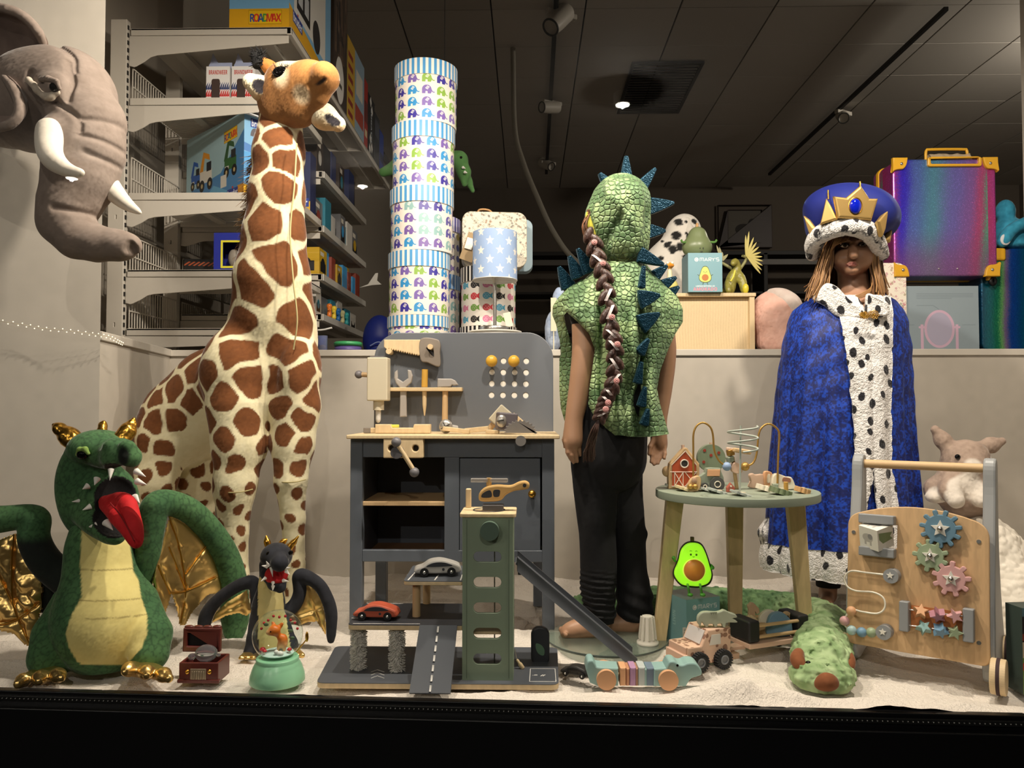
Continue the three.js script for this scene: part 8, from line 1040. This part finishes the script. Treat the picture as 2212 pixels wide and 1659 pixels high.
{
const t=thing('toy_garage','wooden toy garage with green lift tower, dark decks and ramps','toy garage'),px=(x)=>660 + x / 3.318,py=(y)=>1000 + y / 3.318,Q=(x,y,d)=>P(px(x),py(y),d),yA=(y,d)=>EYE - U(py(y)- 880,d);
const slab=(pts,h,th,m,label,edge=PALEWOOD,r=0.02)=>{// rounded board from plan corners [x, z], dark top on pale edge
const sh=new THREE.Shape(),n=pts.length;pts.forEach((p,i)=>{const a=pts[(i + n - 1)% n],b=pts[(i + 1)% n],v1=V(a[0]- p[0],a[1]- p[1],0).setLength(r),v2=V(b[0]- p[0],b[1]- p[1],0).setLength(r);i?sh.lineTo(p[0]+ v1.x,p[1]+ v1.y):sh.moveTo(p[0]+ v1.x,p[1]+ v1.y);sh.quadraticCurveTo(p[0],p[1],p[0]+ v2.x,p[1]+ v2.y);});sh.closePath();
const g=rot(ext(sh,th,0.0015),-Math.PI / 2,0,0),g2=rot(ext(sh,0.001,0),-Math.PI / 2,0,0);const o=part(label,g.translate(0,h - th / 2,0),edge,t);part('printed_top',g2.translate(0,h + 0.0002,0),m,o);return o;};
const c=(x,y,d)=>{const p=Q(x,y,d);return[p.x,-p.z];};
const h1=0.125,h2=0.214;slab([c(75,1510,1.70),c(1815,1560,1.70),c(1805,1320,1.96),c(215,1290,1.96)],0.014,0.012,ASPH,'base_board');
const d1=slab([c(300,1170,1.755),c(1140,1190,1.755),c(1140,985,1.95),c(420,985,1.95)],h1,0.011,ASPHD,'parking_deck',PALEWOOD,0.015);const d2=slab([c(700,850,1.80),c(1150,860,1.80),c(1150,690,1.98),c(770,690,1.98)],h2,0.009,ASPH,'parking_deck',PALEWOOD,0.015);
const line=(a,b,h,w=0.0022,par=d1)=>{const A=V(a[0],h + 0.001,-a[1]),B=V(b[0],h + 0.001,-b[1]),g=box(w,0.0006,A.distanceTo(B),0);rot(g,0,Math.atan2(B.x - A.x,B.z - A.z),0);part('painted_line',g.translate((A.x + B.x)/ 2,h + 0.0012,(A.z + B.z)/ 2),WLINE,par);};
line(c(330,1107,1.81),c(440,1107,1.81),h1);line(c(375,1057,1.87),c(520,1057,1.87),h1);line(c(440,990,1.945),c(700,990,1.945),h1);line(c(340,1163,1.765),c(820,1170,1.765),h1);line(c(585,1040,1.9),c(640,1040,1.9),h1,0.002);line(c(575,1013,1.925),c(640,1013,1.925),h1,0.002);
line(c(735,845,1.81),c(800,755,1.92),h2,0.003,d2);line(c(925,852,1.81),c(955,805,1.87),h2,0.003,d2);line(c(1110,852,1.81),c(1125,805,1.87),h2,0.003,d2);
// lift tower
const DT=1.722,x0=Q(1122,1540,DT).x,x1=Q(1490,1540,DT).x,hT=yA(388,DT),yb=0.014,w=x1 - x0,xc=(x0 + x1)/ 2,GRN=M('#8a9a83',0.45);const fs=rrect(w,hT - yb,0.002,0,0);const rel=(y)=>yA(y,DT)-(hT + yb)/ 2;for(const y of[668,848,1028,1208,1388])fs.holes.push(holeRect(U(60,DT),U(22.5,DT),0.0115,-0.001,rel(y)));
part('tower_front',ext(fs,0.008,0.001).translate(xc,(hT + yb)/ 2,-DT - 0.004),GRN,t);for(const s of[-1,1]){part('tower_side',mv(box(0.007,hT - yb,0.10,0.001),xc + s*(w / 2 - 0.0035),(hT + yb)/ 2,-DT - 0.06),GRN,t);part('tower_groove',mv(box(0.0012,hT - yb - 0.01,0.0006,0),xc + s*(w / 2 - 0.010),(hT + yb)/ 2,-DT + 0.0003),M('#5c6a58',0.6),t);}
part('lift_platform',mv(box(w - 0.016,0.006,0.08,0.001),xc,yA(1225,DT),-DT - 0.06),PALEWOOD,t);part('lift_rod',between(V(xc + 0.012,yb,-DT - 0.07),V(xc + 0.012,hT,-DT - 0.07),0.0015,0.0015,8),STEEL,t);
{const q=Q(1320,487,DT - 0.012);part('crank_knob',rot(cyl(0.0208,0.0208,0.02,36),Math.PI / 2,0,0).translate(q.x,q.y,-DT + 0.012),M('#566a5c',0.5),t);}
const rf=part('roof_plate',rot(ext(rrect(w + 0.012,0.118,0.008),0.009,0.002),-Math.PI / 2,0,0).translate(xc,hT + 0.0045,-DT - 0.055),PALEWOOD,t),ry=hT + 0.0092;part('helipad_ring',rot(new THREE.TorusGeometry(0.036,0.0016,6,48),Math.PI / 2,0,0).translate(xc,ry,-DT - 0.055),ASPHD,rf);part('roof_post',mv(box(0.013,0.045,0.013,0.003),xc - w / 2 + 0.006,ry + 0.022,-DT - 0.10),PALEWOOD,t);
// posts and bristle columns
for(const[x,y,d]of[[795,1010,1.83],[868,945,1.95]]){const q=Q(x,y,d);part('deck_post',mv(cyl(0.0095,0.0095,h2 - h1 - 0.009,20),q.x,(h1 + h2 - 0.009)/ 2,-d),WOOD,t);}
seed=21;for(const[x,d]of[[380,1.79],[655,1.78]]){const q=Q(x,1350,d),l=[];for(let i=0;i<950;i++){const a=rnd()*6.283,y=0.018 + rnd()*(h1 - 0.032),r=0.015 + 0.006*rnd();l.push(between(V(0.008*Math.cos(a),y,0.008*Math.sin(a)),V(r*Math.cos(a),y + rr(-0.006,0.006),r*Math.sin(a)),0.0016,0.0007,5));}part('brush_column',mv(cyl(0.012,0.012,h1 - 0.025,18),q.x,(h1 + 0.003)/ 2,-d),M('#d6d2c9',0.9),t);part('bristles',merge(l).translate(q.x,0,-d),M('#ddd9d0',0.8),t).userData.kind='stuff';}
// front ramp
{const a=Q(820,1190,1.75),b=Q(1088,1190,1.75),e=Q(745,1622,1.662),f=Q(1040,1622,1.662);a.y=b.y=h1;e.y=f.y=0.006;const R=(u,v)=>a.clone().lerp(b,u).lerp(e.clone().lerp(f,u),v);const o=part('ramp',sheet(R,2,2,0.007),ASPH,t);for(let i=0;i<7;i++){const v0=0.03 + i*0.145,g=sheet((u,v)=>R(0.48 + 0.05*u,v0 + 0.09*v).add(V(0,0.0045,0.0045)),1,1,0.003);part('painted_line',g,WLINE,o);}}
// long chute to the right
{const a=P(1117,1209,1.80),b=P(1375,1426,1.83),W=V(0,0,-0.085),RM=M('#5a5d62',0.4);const rail=(o,up)=>sheet((u,v)=>a.clone().lerp(b,u).add(o).add(V(0,up - 0.032*v,0)),2,1,0.008);part('chute',merge([rail(V(0,0,0),0.006),rail(W,0.006),sheet((u,v)=>a.clone().lerp(b,u).addScaledVector(W,v).add(V(0,-0.006,0)),2,1,0.006)]),RM,t);part('chute_stop',mv(box(0.008,0.03,0.03,0.002),a.x + 0.006,a.y - 0.02,a.z - 0.01),ASPHD,t);}
{const q=Q(1682,1390,1.86),s=rrect(0.044,0.09,0.02);const o=part('charging_post',mv(ext(s,0.02,0.003),q.x,0.05,-1.86),ASPHD,t);part('leaf_emblem',ext(shp(smooth([[-0.011,0.014],[0.002,0.01],[0.009,-0.002],[0.007,-0.014],[-0.004,-0.011],[-0.011,0.0]],true,4)),0.002,0.0004).translate(q.x + 0.001,0.044,-1.849),M('#5f7f66',0.6),o);part('plug',rot(lathe([[0,-0.012],[0.005,-0.01],[0.005,0.002],[0.003,0.006],[0.003,0.014],[0,0.015]],18),0,0,0.6).translate(Q(1540,1425,1.80).x,0.024,-1.80),PALEWOOD,t);part('plug_cord',tube([V(Q(1500,1420,1.83).x,0.05,-1.83),V(Q(1515,1400,1.82).x,0.03,-1.82),V(Q(1532,1415,1.81).x,0.03,-1.81)],0.0014),M('#d8d2c4',0.7),t);}
{const A=c(1605,1535,1.716),B=c(1795,1540,1.716),E=c(1788,1420,1.80),F=c(1612,1420,1.80),b=t.children.find((q)=>q.name==='base_board');for(const[p,q]of[[A,B],[B,E],[E,F],[F,A]])line(p,q,0.014,0.0016,b);line(c(1625,1478,1.755),c(1650,1478,1.755),0.014,0.0008,b);line(c(1640,1476,1.757),c(1662,1476,1.757),0.014,0.004,b);line(c(1685,1486,1.75),c(1703,1470,1.76),0.014,0.0025,b);line(c(1700,1486,1.75),c(1718,1470,1.76),0.014,0.0025,b);for(let i=0;i<3;i++){line(c(470,1470 - i*22,1.73 + i*0.02),c(515,1450 - i*22,1.745 + i*0.02),0.014,0.0012,b);line(c(515,1450 - i*22,1.745 + i*0.02),c(565,1470 - i*22,1.73 + i*0.02),0.014,0.0012,b);}}
fin(t);t.position.y=Math.max(0.001,t.position.y);
toyCar('toy_car','silver toy sports car parked on the upper garage deck',V(Q(945,800,1.86).x,h2 + 0.0022,-1.87),0.12,M('#a9a6a0',0.35),ASPHD,0.108);toyCar('toy_car','orange red toy car parked on the lower garage deck',V(Q(512,1120,1.81).x,h1 + 0.0022,-1.81),-0.05,M('#b8563c',0.45),ASPHD,0.1);
{const q=P(1246,1440,1.79);toyCar('toy_car','black toy car on the fur beside the garage base',V(q.x,0.004,-1.79),-0.5,M('#2b2926',0.5),BLACK,0.07);}
{// helicopter on the tower roof
const o=thing('toy_helicopter','pale wooden toy helicopter with clear rotor on the tower roof','toy helicopter'),d=DT + 0.05,p=(l,th,b,m,n,dz=0)=>part(n,plate(l.map(([x,y])=>[px(x),py(y)]),d + dz,th,b),m,o);const HW=M('#c9a264',0.45);part('skid_block',mv(box(0.048,0.013,0.03,0.002),Q(1345,305,d).x,ry + 0.0075,-d),M('#4a484b',0.5),o);
p(smooth([[1242,250],[1252,205],[1300,168],[1380,155],[1470,160],[1530,135],[1575,128],[1604,148],[1598,180],[1560,190],[1500,198],[1440,225],[1400,265],[1330,275],[1260,272]],true,4),0.024,0.004,HW,'body');p(smooth([[1265,243],[1275,212],[1325,192],[1335,240]],true,4),0.0248,0.0004,ASPHD,'window');p(smooth([[1350,192],[1392,190],[1395,215],[1385,238],[1350,236]],true,4),0.0248,0.0004,ASPHD,'window');const tl=Q(1570,158,d);part('tail_hole',rot(cyl(0.0042,0.0042,0.0246,18),Math.PI / 2,0,0).translate(tl.x,tl.y,-d),ASPHD,o);
part('mast',between(Q(1314,170,d),Q(1316,108,d),0.006,0.006,16),HW,o);part('rotor',mv(box(U(80,d),0.009,0.011,0.002),Q(1317,124,d).x,Q(1317,124,d).y,-d),new THREE.MeshPhysicalMaterial({color:'#e8e4de',transmission:0.75,roughness:0.25,thickness:0}),o);fin(o);o.position.y=ry + 0.001;}
}
// ---------- toys along the front ----------
{// giraffe print jeep
const d=1.865,q=P(1512,1440,d),t=thing('toy_jeep','pink beige wooden toy jeep with giraffe spots and black tyres','toy vehicle',V(q.x,0.003,-d - 0.01),0.40),L=0.128;
seed=33;const sp=[];for(let i=0;i<46;i++)sp.push([rnd(),rnd(),rr(0.035,0.06),rnd()]);const spT=dataTex(256,(u,v)=>{let k=1;for(const[a,b,r,s]of sp){let dx=u - a,dy=v - b;dx -=Math.round(dx);dy -=Math.round(dy);k=Math.min(k,sstep(0.9,1.05,Math.hypot(dx,dy*(0.8 + 0.5*s))/ r + 0.3*(tileNoise(u,v,16,2)- 0.5)));}return mix([0.58,0.43,0.35],[0.85,0.71,0.61],k);});spT.repeat.set(9,9);const JM=new THREE.MeshStandardMaterial({map:spT,roughness:0.55}),PK=M('#d8b49c',0.55);
part('cabin',boxUV(ext(shp([[-0.02,0.014],[-0.02,0.056],[-0.002,0.092],[0.064,0.092],[0.064,0.014]]),0.078,0.003)),JM,t);part('bonnet',boxUV(ext(shp([[-0.058,0.014],[-0.058,0.056],[-0.018,0.056],[-0.018,0.014]]),0.078,0.002)),JM,t);part('bonnet_front',mv(box(0.004,0.02,0.07,0.001),-0.06,0.046,0),PK,t);part('grille_block',mv(box(0.012,0.02,0.076,0.002),-0.063,0.03,0),PK,t);part('bumper',mv(box(0.022,0.012,0.082,0.002),-0.062,0.013,0),PK,t);part('tow_bar',mv(box(0.04,0.014,0.05,0.002),0.08,0.016,0),JM,t);
part('side_window',ext(shp([[0.002,0.056],[0.008,0.08],[0.034,0.08],[0.034,0.056]]),0.0795,0.0004),M('#cfcac0',0.4),t);part('windscreen',rot(box(0.003,0.034,0.062,0.001),0,0,-0.46).translate(-0.0125,0.074,0),M('#cfcac6',0.4),t);
const tyre=(x,z,r,par)=>{const l=[];for(let i=0;i<22;i++){const a=i*Math.PI / 11;l.push(rot(box(0.004,0.0055,0.021,0.001).translate(0,r - 0.0015,0),0,0,a));}const w=part('tyre',merge([rot(lathe([[r*0.55,-0.0095],[r*0.9,-0.0095],[r - 0.001,-0.006],[r - 0.001,0.006],[r*0.9,0.0095],[r*0.55,0.0095]],36),Math.PI / 2,0,0),...l]).translate(x,r,z),M('#17181a',0.7),par);part('hub',merge([rot(cyl(r*0.56,r*0.56,0.016,28),Math.PI / 2,0,0),new THREE.TorusGeometry(r*0.42,0.0022,8,28).translate(0,0,Math.sign(z)*0.009)]).translate(x,r,z),M('#6d6f72',0.5),w);};
for(const x of[-0.03,0.036])for(const z of[-0.043,0.043])tyre(x,z,0.022,t);
// trailer
const td=1.965,tq=P(1662,1420,td),tr=thing('toy_trailer','wooden toy trailer with dowel rails and black ends behind the jeep','toy vehicle',V(tq.x,0.003,-td),0.40);part('bed',mv(box(0.185,0.012,0.08,0.002),0,0.036,0),PK,tr);for(const s of[-1,1])part('end_block',mv(box(0.034,0.052,0.078,0.006),s*0.076,0.07,0),M('#1e1d1c',0.6),tr);for(const z of[-0.034,0.034])for(const y of[0.056,0.083])part('rail',rot(cyl(0.0042,0.0042,0.122,14),0,0,Math.PI / 2).translate(0,y,z),WOOD,tr);for(const z of[-0.045,0.045])tyre(0.062,z,0.02,tr);part('drawbar',mv(box(0.05,0.008,0.03,0.001),-0.11,0.028,0),PK,tr);const trailerY=0.0455;
const flat=(n,l,pts,s,dd,m,th=0.014,y)=>{const o=thing(n,l,'toy animal'),g=plate(pts.map(([x,yy])=>[1380 + x / 4.148,1140 + yy / 4.148]),dd,th,0.002);part('body',g,m,o);fin(o);o.position.y=y;return o;};
const jr=0.0958;
{const o=flat('toy_crocodile','pale green wooden crocodile lying on the jeep roof',smooth([[520,800],[530,745],[580,712],[680,716],[730,706],[752,696],[785,706],[800,716],[860,735],[872,760],[835,768],[868,790],[870,806],[780,808],[770,845],[745,845],[735,815],[700,820],[695,845],[670,845],[660,822],[620,822],[615,845],[590,845],[560,800],[545,840]],true,3),1,d,M('#aab09a',0.55),0.016,jr);const c2=plate([[640,726],[650,745],[660,726],[670,745],[680,726],[690,745],[700,726],[700,718],[630,722]].map(([x,y])=>[1380 + x / 4.148,1140 + y / 4.148]),d - 0.009,0.001,0);const m=part('back_zigzag',c2,M('#838a76',0.6),o);m.position.sub(o.children[0].position.clone().negate());m.geometry.translate(0,0,0);}
flat('toy_giraffe','small wooden giraffe standing in the trailer',[[975,830],[980,700],[970,660],[990,640],[1000,630],[1030,638],[1070,680],[1078,720],[1050,735],[1035,705],[1045,800],[1050,900],[1000,900],[980,900]],1,td + 0.03,M('#c9a684',0.55),0.014,trailerY);
{const o=thing('toy_lion','wooden lion with scalloped mane in the trailer','toy animal'),c=P(1380 + 1003 / 4.148,1140 + 885 / 4.148,td + 0.01);part('mane',ext(scallop(0.018,14,0.1),0.016,0.002).translate(c.x,c.y,c.z),PALEWOOD,o);part('face',rot(cyl(0.011,0.011,0.004,24),Math.PI / 2,0,0).translate(c.x + 0.001,c.y,c.z + 0.009),WOOD,o);part('body',mv(box(0.04,0.03,0.014,0.005),c.x + 0.02,c.y - 0.016,c.z),WOOD,o);fin(o);o.position.y=trailerY;}
flat('toy_hippo','blue grey wooden hippo in the trailer',smooth([[1150,990],[1150,880],[1180,810],[1240,785],[1300,800],[1350,850],[1365,900],[1350,990]],true,4),1,td - 0.0,BLU,0.016,trailerY);flat('toy_elephant','cream wooden elephant in the middle of the trailer',smooth([[1070,940],[1065,850],[1090,780],[1150,745],[1210,755],[1240,800],[1180,830],[1160,950]],true,4),1,td + 0.02,CREAM,0.014,trailerY);flat('toy_monkey','wooden monkey with curled tail at the trailer end',smooth([[1290,900],[1285,780],[1295,730],[1335,720],[1365,745],[1365,780],[1345,785],[1335,755],[1320,770],[1330,900]],true,4),1,td + 0.022,WOOD,0.012,trailerY);
}
{// teal pull-along hippo with coloured slats
const d=1.742,X=(x)=>1140 + x / 3.771,Yq=(y)=>1040 + y / 3.771,t=thing('pull_toy','teal wooden pull-along animal with pastel slats in the middle','pull toy'),TL=M('#8fb0ab',0.5),pl=(n,pts,th,m,dd=d)=>part(n,plate(pts.map(([x,y])=>[X(x),Yq(y)]),dd,th,0.003),m,t);
pl('tail_block',smooth([[466,1500],[480,1440],[520,1430],[545,1462],[560,1482],[640,1488],[728,1492]],false,4).concat([[728,1635],[560,1635],[500,1610]]),0.05,TL);pl('head_block',[[1010,1638],[1014,1498],[1110,1490]].concat(smooth([[1120,1470],[1140,1440],[1180,1438],[1215,1462],[1250,1465],[1290,1450],[1350,1455],[1392,1500],[1396,1545],[1360,1560],[1310,1580],[1270,1638]],false,4)),0.05,TL);
[[766,1490,24,PEACH],[806,1497,13,M('#c08a68',0.5)],[846,1488,24,M('#b48cae',0.5)],[878,1497,10,M('#a87f66',0.5)],[917,1486,28,M('#b9c0bd',0.5)],[948,1500,12,TL],[985,1492,30,M('#6d7f90',0.5)]].forEach(([x,y,w,m])=>pl('slat',[[x - w,1637],[x - w,y],[x + w,y],[x + w,1637]],0.046,m));part('joint_rod',rot(cyl(0.004,0.004,0.1,12),0,0,Math.PI / 2).translate(P(X(870),Yq(1570),d).x,P(X(870),Yq(1570),d).y,-d),WOOD,t);
for(const x of[640,1145])for(const z of[-0.031,0.031]){const p=P(X(x),Yq(1630),d - 0.03);part('wheel',rot(cyl(0.0215,0.0215,0.011,32),Math.PI / 2,0,0).translate(p.x,0.0225,-d + z),PEACH,t);}part('eye',ell(0.0028,0.0032,0.0015,12).translate(...P(X(1220),Yq(1500),d - 0.025).toArray()),EYE_BLACK,t);fin(t);t.position.y=0.001;
}
{// long green plush crocodile curling round the table legs, head at the front
const t=thing('plush_crocodile','long green plush crocodile curling from behind the table to the front','plush crocodile'),f=new Soft(0.03);f.pad=0.016;
f.curve([[1238,1306,2.44,10],[1330,1304,2.42,26],[1440,1310,2.40,33],[1560,1318,2.38,38],[1680,1330,2.30,40],[1765,1350,2.15,44],[1790,1378,2.02,44],[1778,1402,1.92,44],[1772,1420,1.84,46]],0.03,0,4);f.ell(P(1776,1414,1.80),[U(54,1.8),U(34,1.8),0.06],null,0.02);f.ell(P(1776,1458,1.74),[U(62,1.74),U(34,1.74),0.06],null,0.012);f.ell(P(1722,1350,2.0),[U(20,2),U(16,2),0.03],null,0.02);
f.onFloor();f.post=((o)=>(v,x,y,z)=>o(v - 0.008*Math.abs(noise(x*75,y*75,z*75)- 0.5)*2 - 0.005*noise(x*120,y*120,z*120),x,y,z))(f.post);
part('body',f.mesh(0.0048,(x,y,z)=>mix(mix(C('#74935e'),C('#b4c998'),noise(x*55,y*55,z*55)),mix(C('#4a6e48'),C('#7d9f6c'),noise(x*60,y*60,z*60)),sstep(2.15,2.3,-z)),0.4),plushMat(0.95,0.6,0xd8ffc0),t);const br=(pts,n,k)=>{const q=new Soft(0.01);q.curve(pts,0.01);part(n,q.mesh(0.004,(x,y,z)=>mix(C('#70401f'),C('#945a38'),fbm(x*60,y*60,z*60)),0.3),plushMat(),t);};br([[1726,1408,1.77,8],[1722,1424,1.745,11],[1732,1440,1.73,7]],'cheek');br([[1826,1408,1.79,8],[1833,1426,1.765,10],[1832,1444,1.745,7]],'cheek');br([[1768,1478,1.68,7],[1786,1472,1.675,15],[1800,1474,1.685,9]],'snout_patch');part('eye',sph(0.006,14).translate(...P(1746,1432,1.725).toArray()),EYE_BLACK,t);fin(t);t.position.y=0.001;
}
{// red-brown treasure box with a glass stopper
const X=(x)=>360 + x / 4.6075,Yq=(y)=>1140 + y / 4.6075,d=1.735,t=thing('treasure_box','small dark red wooden treasure box standing open with mirror lid','box'),MA=M('#5a2620',0.35),Q=(x,y,z=d)=>P(X(x),Yq(y),z),a=Q(125,1585),b=Q(515,1585),w=b.x - a.x,h=0.046,xc=(a.x + b.x)/ 2,dp=0.062;
for(const[g,n]of[[box(w,h,0.006,0.002).translate(xc,h / 2,-d),'front_board'],[box(w,h,0.006,0.002).translate(xc,h / 2,-d - dp),'back_board'],[box(0.006,h,dp,0.002).translate(xc - w / 2 + 0.003,h / 2,-d - dp / 2),'side_board'],[box(0.006,h,dp,0.002).translate(xc + w / 2 - 0.003,h / 2,-d - dp / 2),'side_board'],[box(w - 0.01,0.004,dp,0).translate(xc,0.003,-d - dp / 2),'bottom_board'],[box(w + 0.006,0.008,0.01,0.002).translate(xc,0.005,-d + 0.001),'moulding']])part(n,g,MA,t);
const ly=0.049,lh=Q(340,1000,d + dp).y - ly,lx=Q(345,1200,d + dp).x,fr=rrect(w,lh,0.003);fr.holes.push(holeRect(w - 0.022,lh - 0.026,0.001,0,0.001));const lid=part('lid',rot(ext(fr,0.012,0.003),-0.06,0,0).translate(lx,ly + lh / 2,-d - dp - 0.006),MA,t);part('mirror',rot(box(w - 0.02,lh - 0.022,0.003,0),-0.06,0,0).translate(lx,ly + lh / 2,-d - dp - 0.010),M('#060506',0.9),lid);part('lid_crest',merge([0,1,2,3].map((i)=>ell(0.011,0.004,0.006,14).translate(lx +(i - 1.5)*0.022,ly + lh + 0.001,-d - dp - 0.009))),MA,lid);
for(const x of[212,432])part('brass_stud',ell(0.0048,0.0055,0.003,16).translate(Q(x,1490).x,0.026,-d + 0.004),GOLD,t);{const l=[box(0.036,0.024,0.002,0.001)];for(let i=0;i<6;i++)l.push(box(0.003,0.018,0.003,0.001).translate(-0.013 + i*0.0052,-0.002,0.002));part('lock_plate',merge(l).translate(Q(320,1490).x,0.021,-d + 0.004),M('#a3957f',0.35,{metalness:0.6}),t);}
const gl=new THREE.MeshPhysicalMaterial({color:'#e8eef4',transmission:0.92,roughness:0.03,thickness:0.02,ior:1.5}),gd=thing('glass_ornament','clear glass ornament resting in the open treasure box','glass ornament'),gc=V(Q(345,1400).x,h + 0.012,-d - 0.026);part('dome',ell(0.025,0.0195,0.02,32).translate(gc.x,gc.y,gc.z),gl,gd);part('tip',ell(0.009,0.0075,0.008,18).translate(gc.x - 0.033,gc.y - 0.008,gc.z),gl,gd);part('rim',ell(0.005,0.004,0.004,14).translate(gc.x + 0.028,gc.y - 0.004,gc.z),gl,gd);fin(gd);fin(t);
}
{// snow globe
const d=1.745,cx=P(599,1470,d).x,t=thing('snow_globe','snow globe with orange fawn on a mint green base','snow globe',V(cx,0.001,-d)),R=U(53,d),mint=M('#8fc7a0',0.3),rb=U(58,d),rt=U(44,d),h=U(1478 - 1424,d);
part('base',lathe([[0,0],[rb - 0.003,0],[rb,0.003],[rb*0.98,h*0.3],[rb*0.88,h*0.62],[rt*1.04,h*0.8],[rt,h*0.86],[rt*1.02,h*0.95],[rt*0.96,h],[0,h]],56),mint,t);const gy=h + R*0.86;
part('globe',sph(R,56).translate(0,gy,0),new THREE.MeshPhysicalMaterial({transmission:1,roughness:0,thickness:0,ior:1.33,color:'#f4faf8'}),t);const y0=h + 0.004;part('snow_ground',ell(R*0.66,0.006,R*0.66,28).translate(0,y0 + 0.004,0),M('#bfd6cf',0.6),t);
const f=new Soft(0.006),q=(x,y,z)=>V(x,y0 + y,z);f.ell(q(0.012,0.03,0),[0.011,0.016,0.011]);f.cap(q(0.006,0.04,0.004),q(-0.002,0.052,0.006),0.006,0.006);f.ell(q(-0.006,0.056,0.008),[0.014,0.012,0.011]);f.ell(q(-0.016,0.052,0.012),[0.007,0.005,0.006]);for(const[a,b]of[[0.004,0.008],[0.018,0.004]])f.cap(q(a,0.022,0.004),q(a - 0.002,0.006,b),0.0035,0.003);f.ell(q(0.006,0.064,0),[0.005,0.009,0.003],[0,0,-0.7]);f.ell(q(-0.01,0.068,0),[0.004,0.007,0.003],[0,0,0.5]);
part('fawn',f.mesh(0.0018,(x,y,z)=>mix(C('#e8b27a'),C('#d96f1e'),sstep(y0 + 0.018,y0 + 0.04,y)*sstep(-0.02,-0.008,x)),0),new THREE.MeshStandardMaterial({vertexColors:true,roughness:0.4}),t);part('fawn_eye',sph(0.0018,10).translate(-0.010,y0 + 0.056,0.0185),EYE_BLACK,t);
for(const[x,z,s]of[[-0.03,0.012,1],[-0.022,0.022,0.7],[0.03,0.01,0.8]]){const m=part('mushroom',mv(cyl(0.0025*s,0.003*s,0.008*s,12),x,y0 + 0.01,z),CREAM,t);part('mushroom_cap',new THREE.SphereGeometry(0.007*s,18,8,0,6.3,0,1.57).translate(x,y0 + 0.013,z),M('#b8202a',0.35),m);}part('white_rabbit',merge([ell(0.008,0.006,0.006,14).translate(0.014,y0 + 0.01,0.026),ell(0.005,0.005,0.005,12).translate(0.006,y0 + 0.014,0.028),ell(0.0015,0.005,0.0015,8).translate(0.006,y0 + 0.02,0.027)]),M('#e6e4de',0.5),t);
seed=17;for(let i=0;i<9;i++){const a=0.3 + i*0.32,r=R*0.86;part('red_berry',sph(0.0032,10).translate(r*Math.cos(a)*0.9,gy + r*Math.sin(a)*0.85*(i % 2?1:0.9),-0.012),M('#b5202a',0.3),t);}part('back_leaf',merge([[0.026,0.006],[0.03,-0.01],[-0.03,0.02]].map(([x,y])=>ell(0.006,0.004,0.002,12).translate(x,gy + y,-0.01))),M('#4f6a4a',0.5),t);const k=part('wind_up_key',ell(0.004,0.012,0.003,16).translate(rb*0.95,h + 0.035,-0.03),GOLD,t);part('key_stem',between(V(rb*0.95,h + 0.03,-0.03),V(0.02,h*0.7,-0.03),0.0015,0.0015,8),GOLD,k);
}
// ---------- fur blanket over the display floor, bead string imitating mirrored lights ----------
{
const nx=420,nz=230,furB=dataTex(512,(u,v)=>{const e=0.35*tileNoise(u,v,12,1)+ 0.35*tileNoise(u,v,40,2)+ 0.3*tileNoise(u,v,110,3);return[e,e,e];},false);furB.repeat.set(5,5);
const bump=(x,y,a,b,h)=>h*Math.exp(-((x / a)**2)-((y / b)**2));
const g=sheet((u,v)=>{const x=-1.88 + 3.76*u,zb=-2.86,zf=glassZ(x)- 0.007,z=zb +(zf - zb)*v,q2=z*21 + 3.2*fbm(x*2.1 + 9,z*3)+ 0.9*Math.sin(x*3 + z*4);let y=-0.016 + 0.020*(1 - Math.abs(Math.sin(q2))**0.7)*(0.35 + noise(x*4,z*6,5))+ 0.010*(fbm(x*9,z*11)- 0.5)+ 0.0025*(noise(x*70,z*70)- 0.5);const pf=P(1590,1500,1.64),px2=P(1740,1480,1.68);y +=bump(x - pf.x,z + 1.672,0.12,0.035,0.05)*(0.75 + 0.5*noise(x*30,z*22))+ bump(x - px2.x - 0.12,z + 1.655,0.30,0.025,0.02)+ bump(x - P(1330,1480,1.67).x,z + 1.668,0.16,0.018,0.010);y +=0.02*sstep(-2.78,-2.86,z)*noise(x*6,1);return V(x,y,z);},nx,nz);
{const p=g.attributes.position,uv=g.attributes.uv;for(let i=0;i<p.count;i++)uv.setXY(i,p.getX(i),p.getZ(i));}
const FUR=new THREE.MeshPhysicalMaterial({color:C2('#ded5c9'),roughness:1,sheen:0.6,sheenColor:new THREE.Color(1,0.97,0.92),bumpMap:furB,bumpScale:0.004}),o=solo('fur_blanket',g,FUR,'cream white faux fur blanket spread over the whole display floor','blanket');
// bead string added on the left wall, imitating street lights mirrored in the glass
const t=thing('mirrored_light_beads','added glowing bead string along the left wall imitating street lights mirrored in the glass','reflection stand-in'),wp=[[-30,690,2.09],[40,700,2.09],[95,710,2.10],[150,715,2.10],[200,722,2.12],[236,728,2.14],[256,738,2.18],[268,744,2.22]].map((p)=>P(...p)),c=new THREE.CatmullRomCurve3(wp);part('wire',tube(wp,0.0006,60,false,5),M('#c9bfa8',0.5),t);const bg=new THREE.SphereGeometry(0.0017,8,6),bm=new THREE.MeshStandardMaterial({color:'#fff2d8',emissive:new THREE.Color(1,0.86,0.6),emissiveIntensity:1.6});for(let i=0;i<44;i++){const p=c.getPoint((i + 0.3)/ 44),b=part('glow_bead',bg,bm,t);b.position.copy(p).add(V(0,i % 2?0.004:-0.004,0.002));}fin(t);
}
renderer.render(scene,camera);
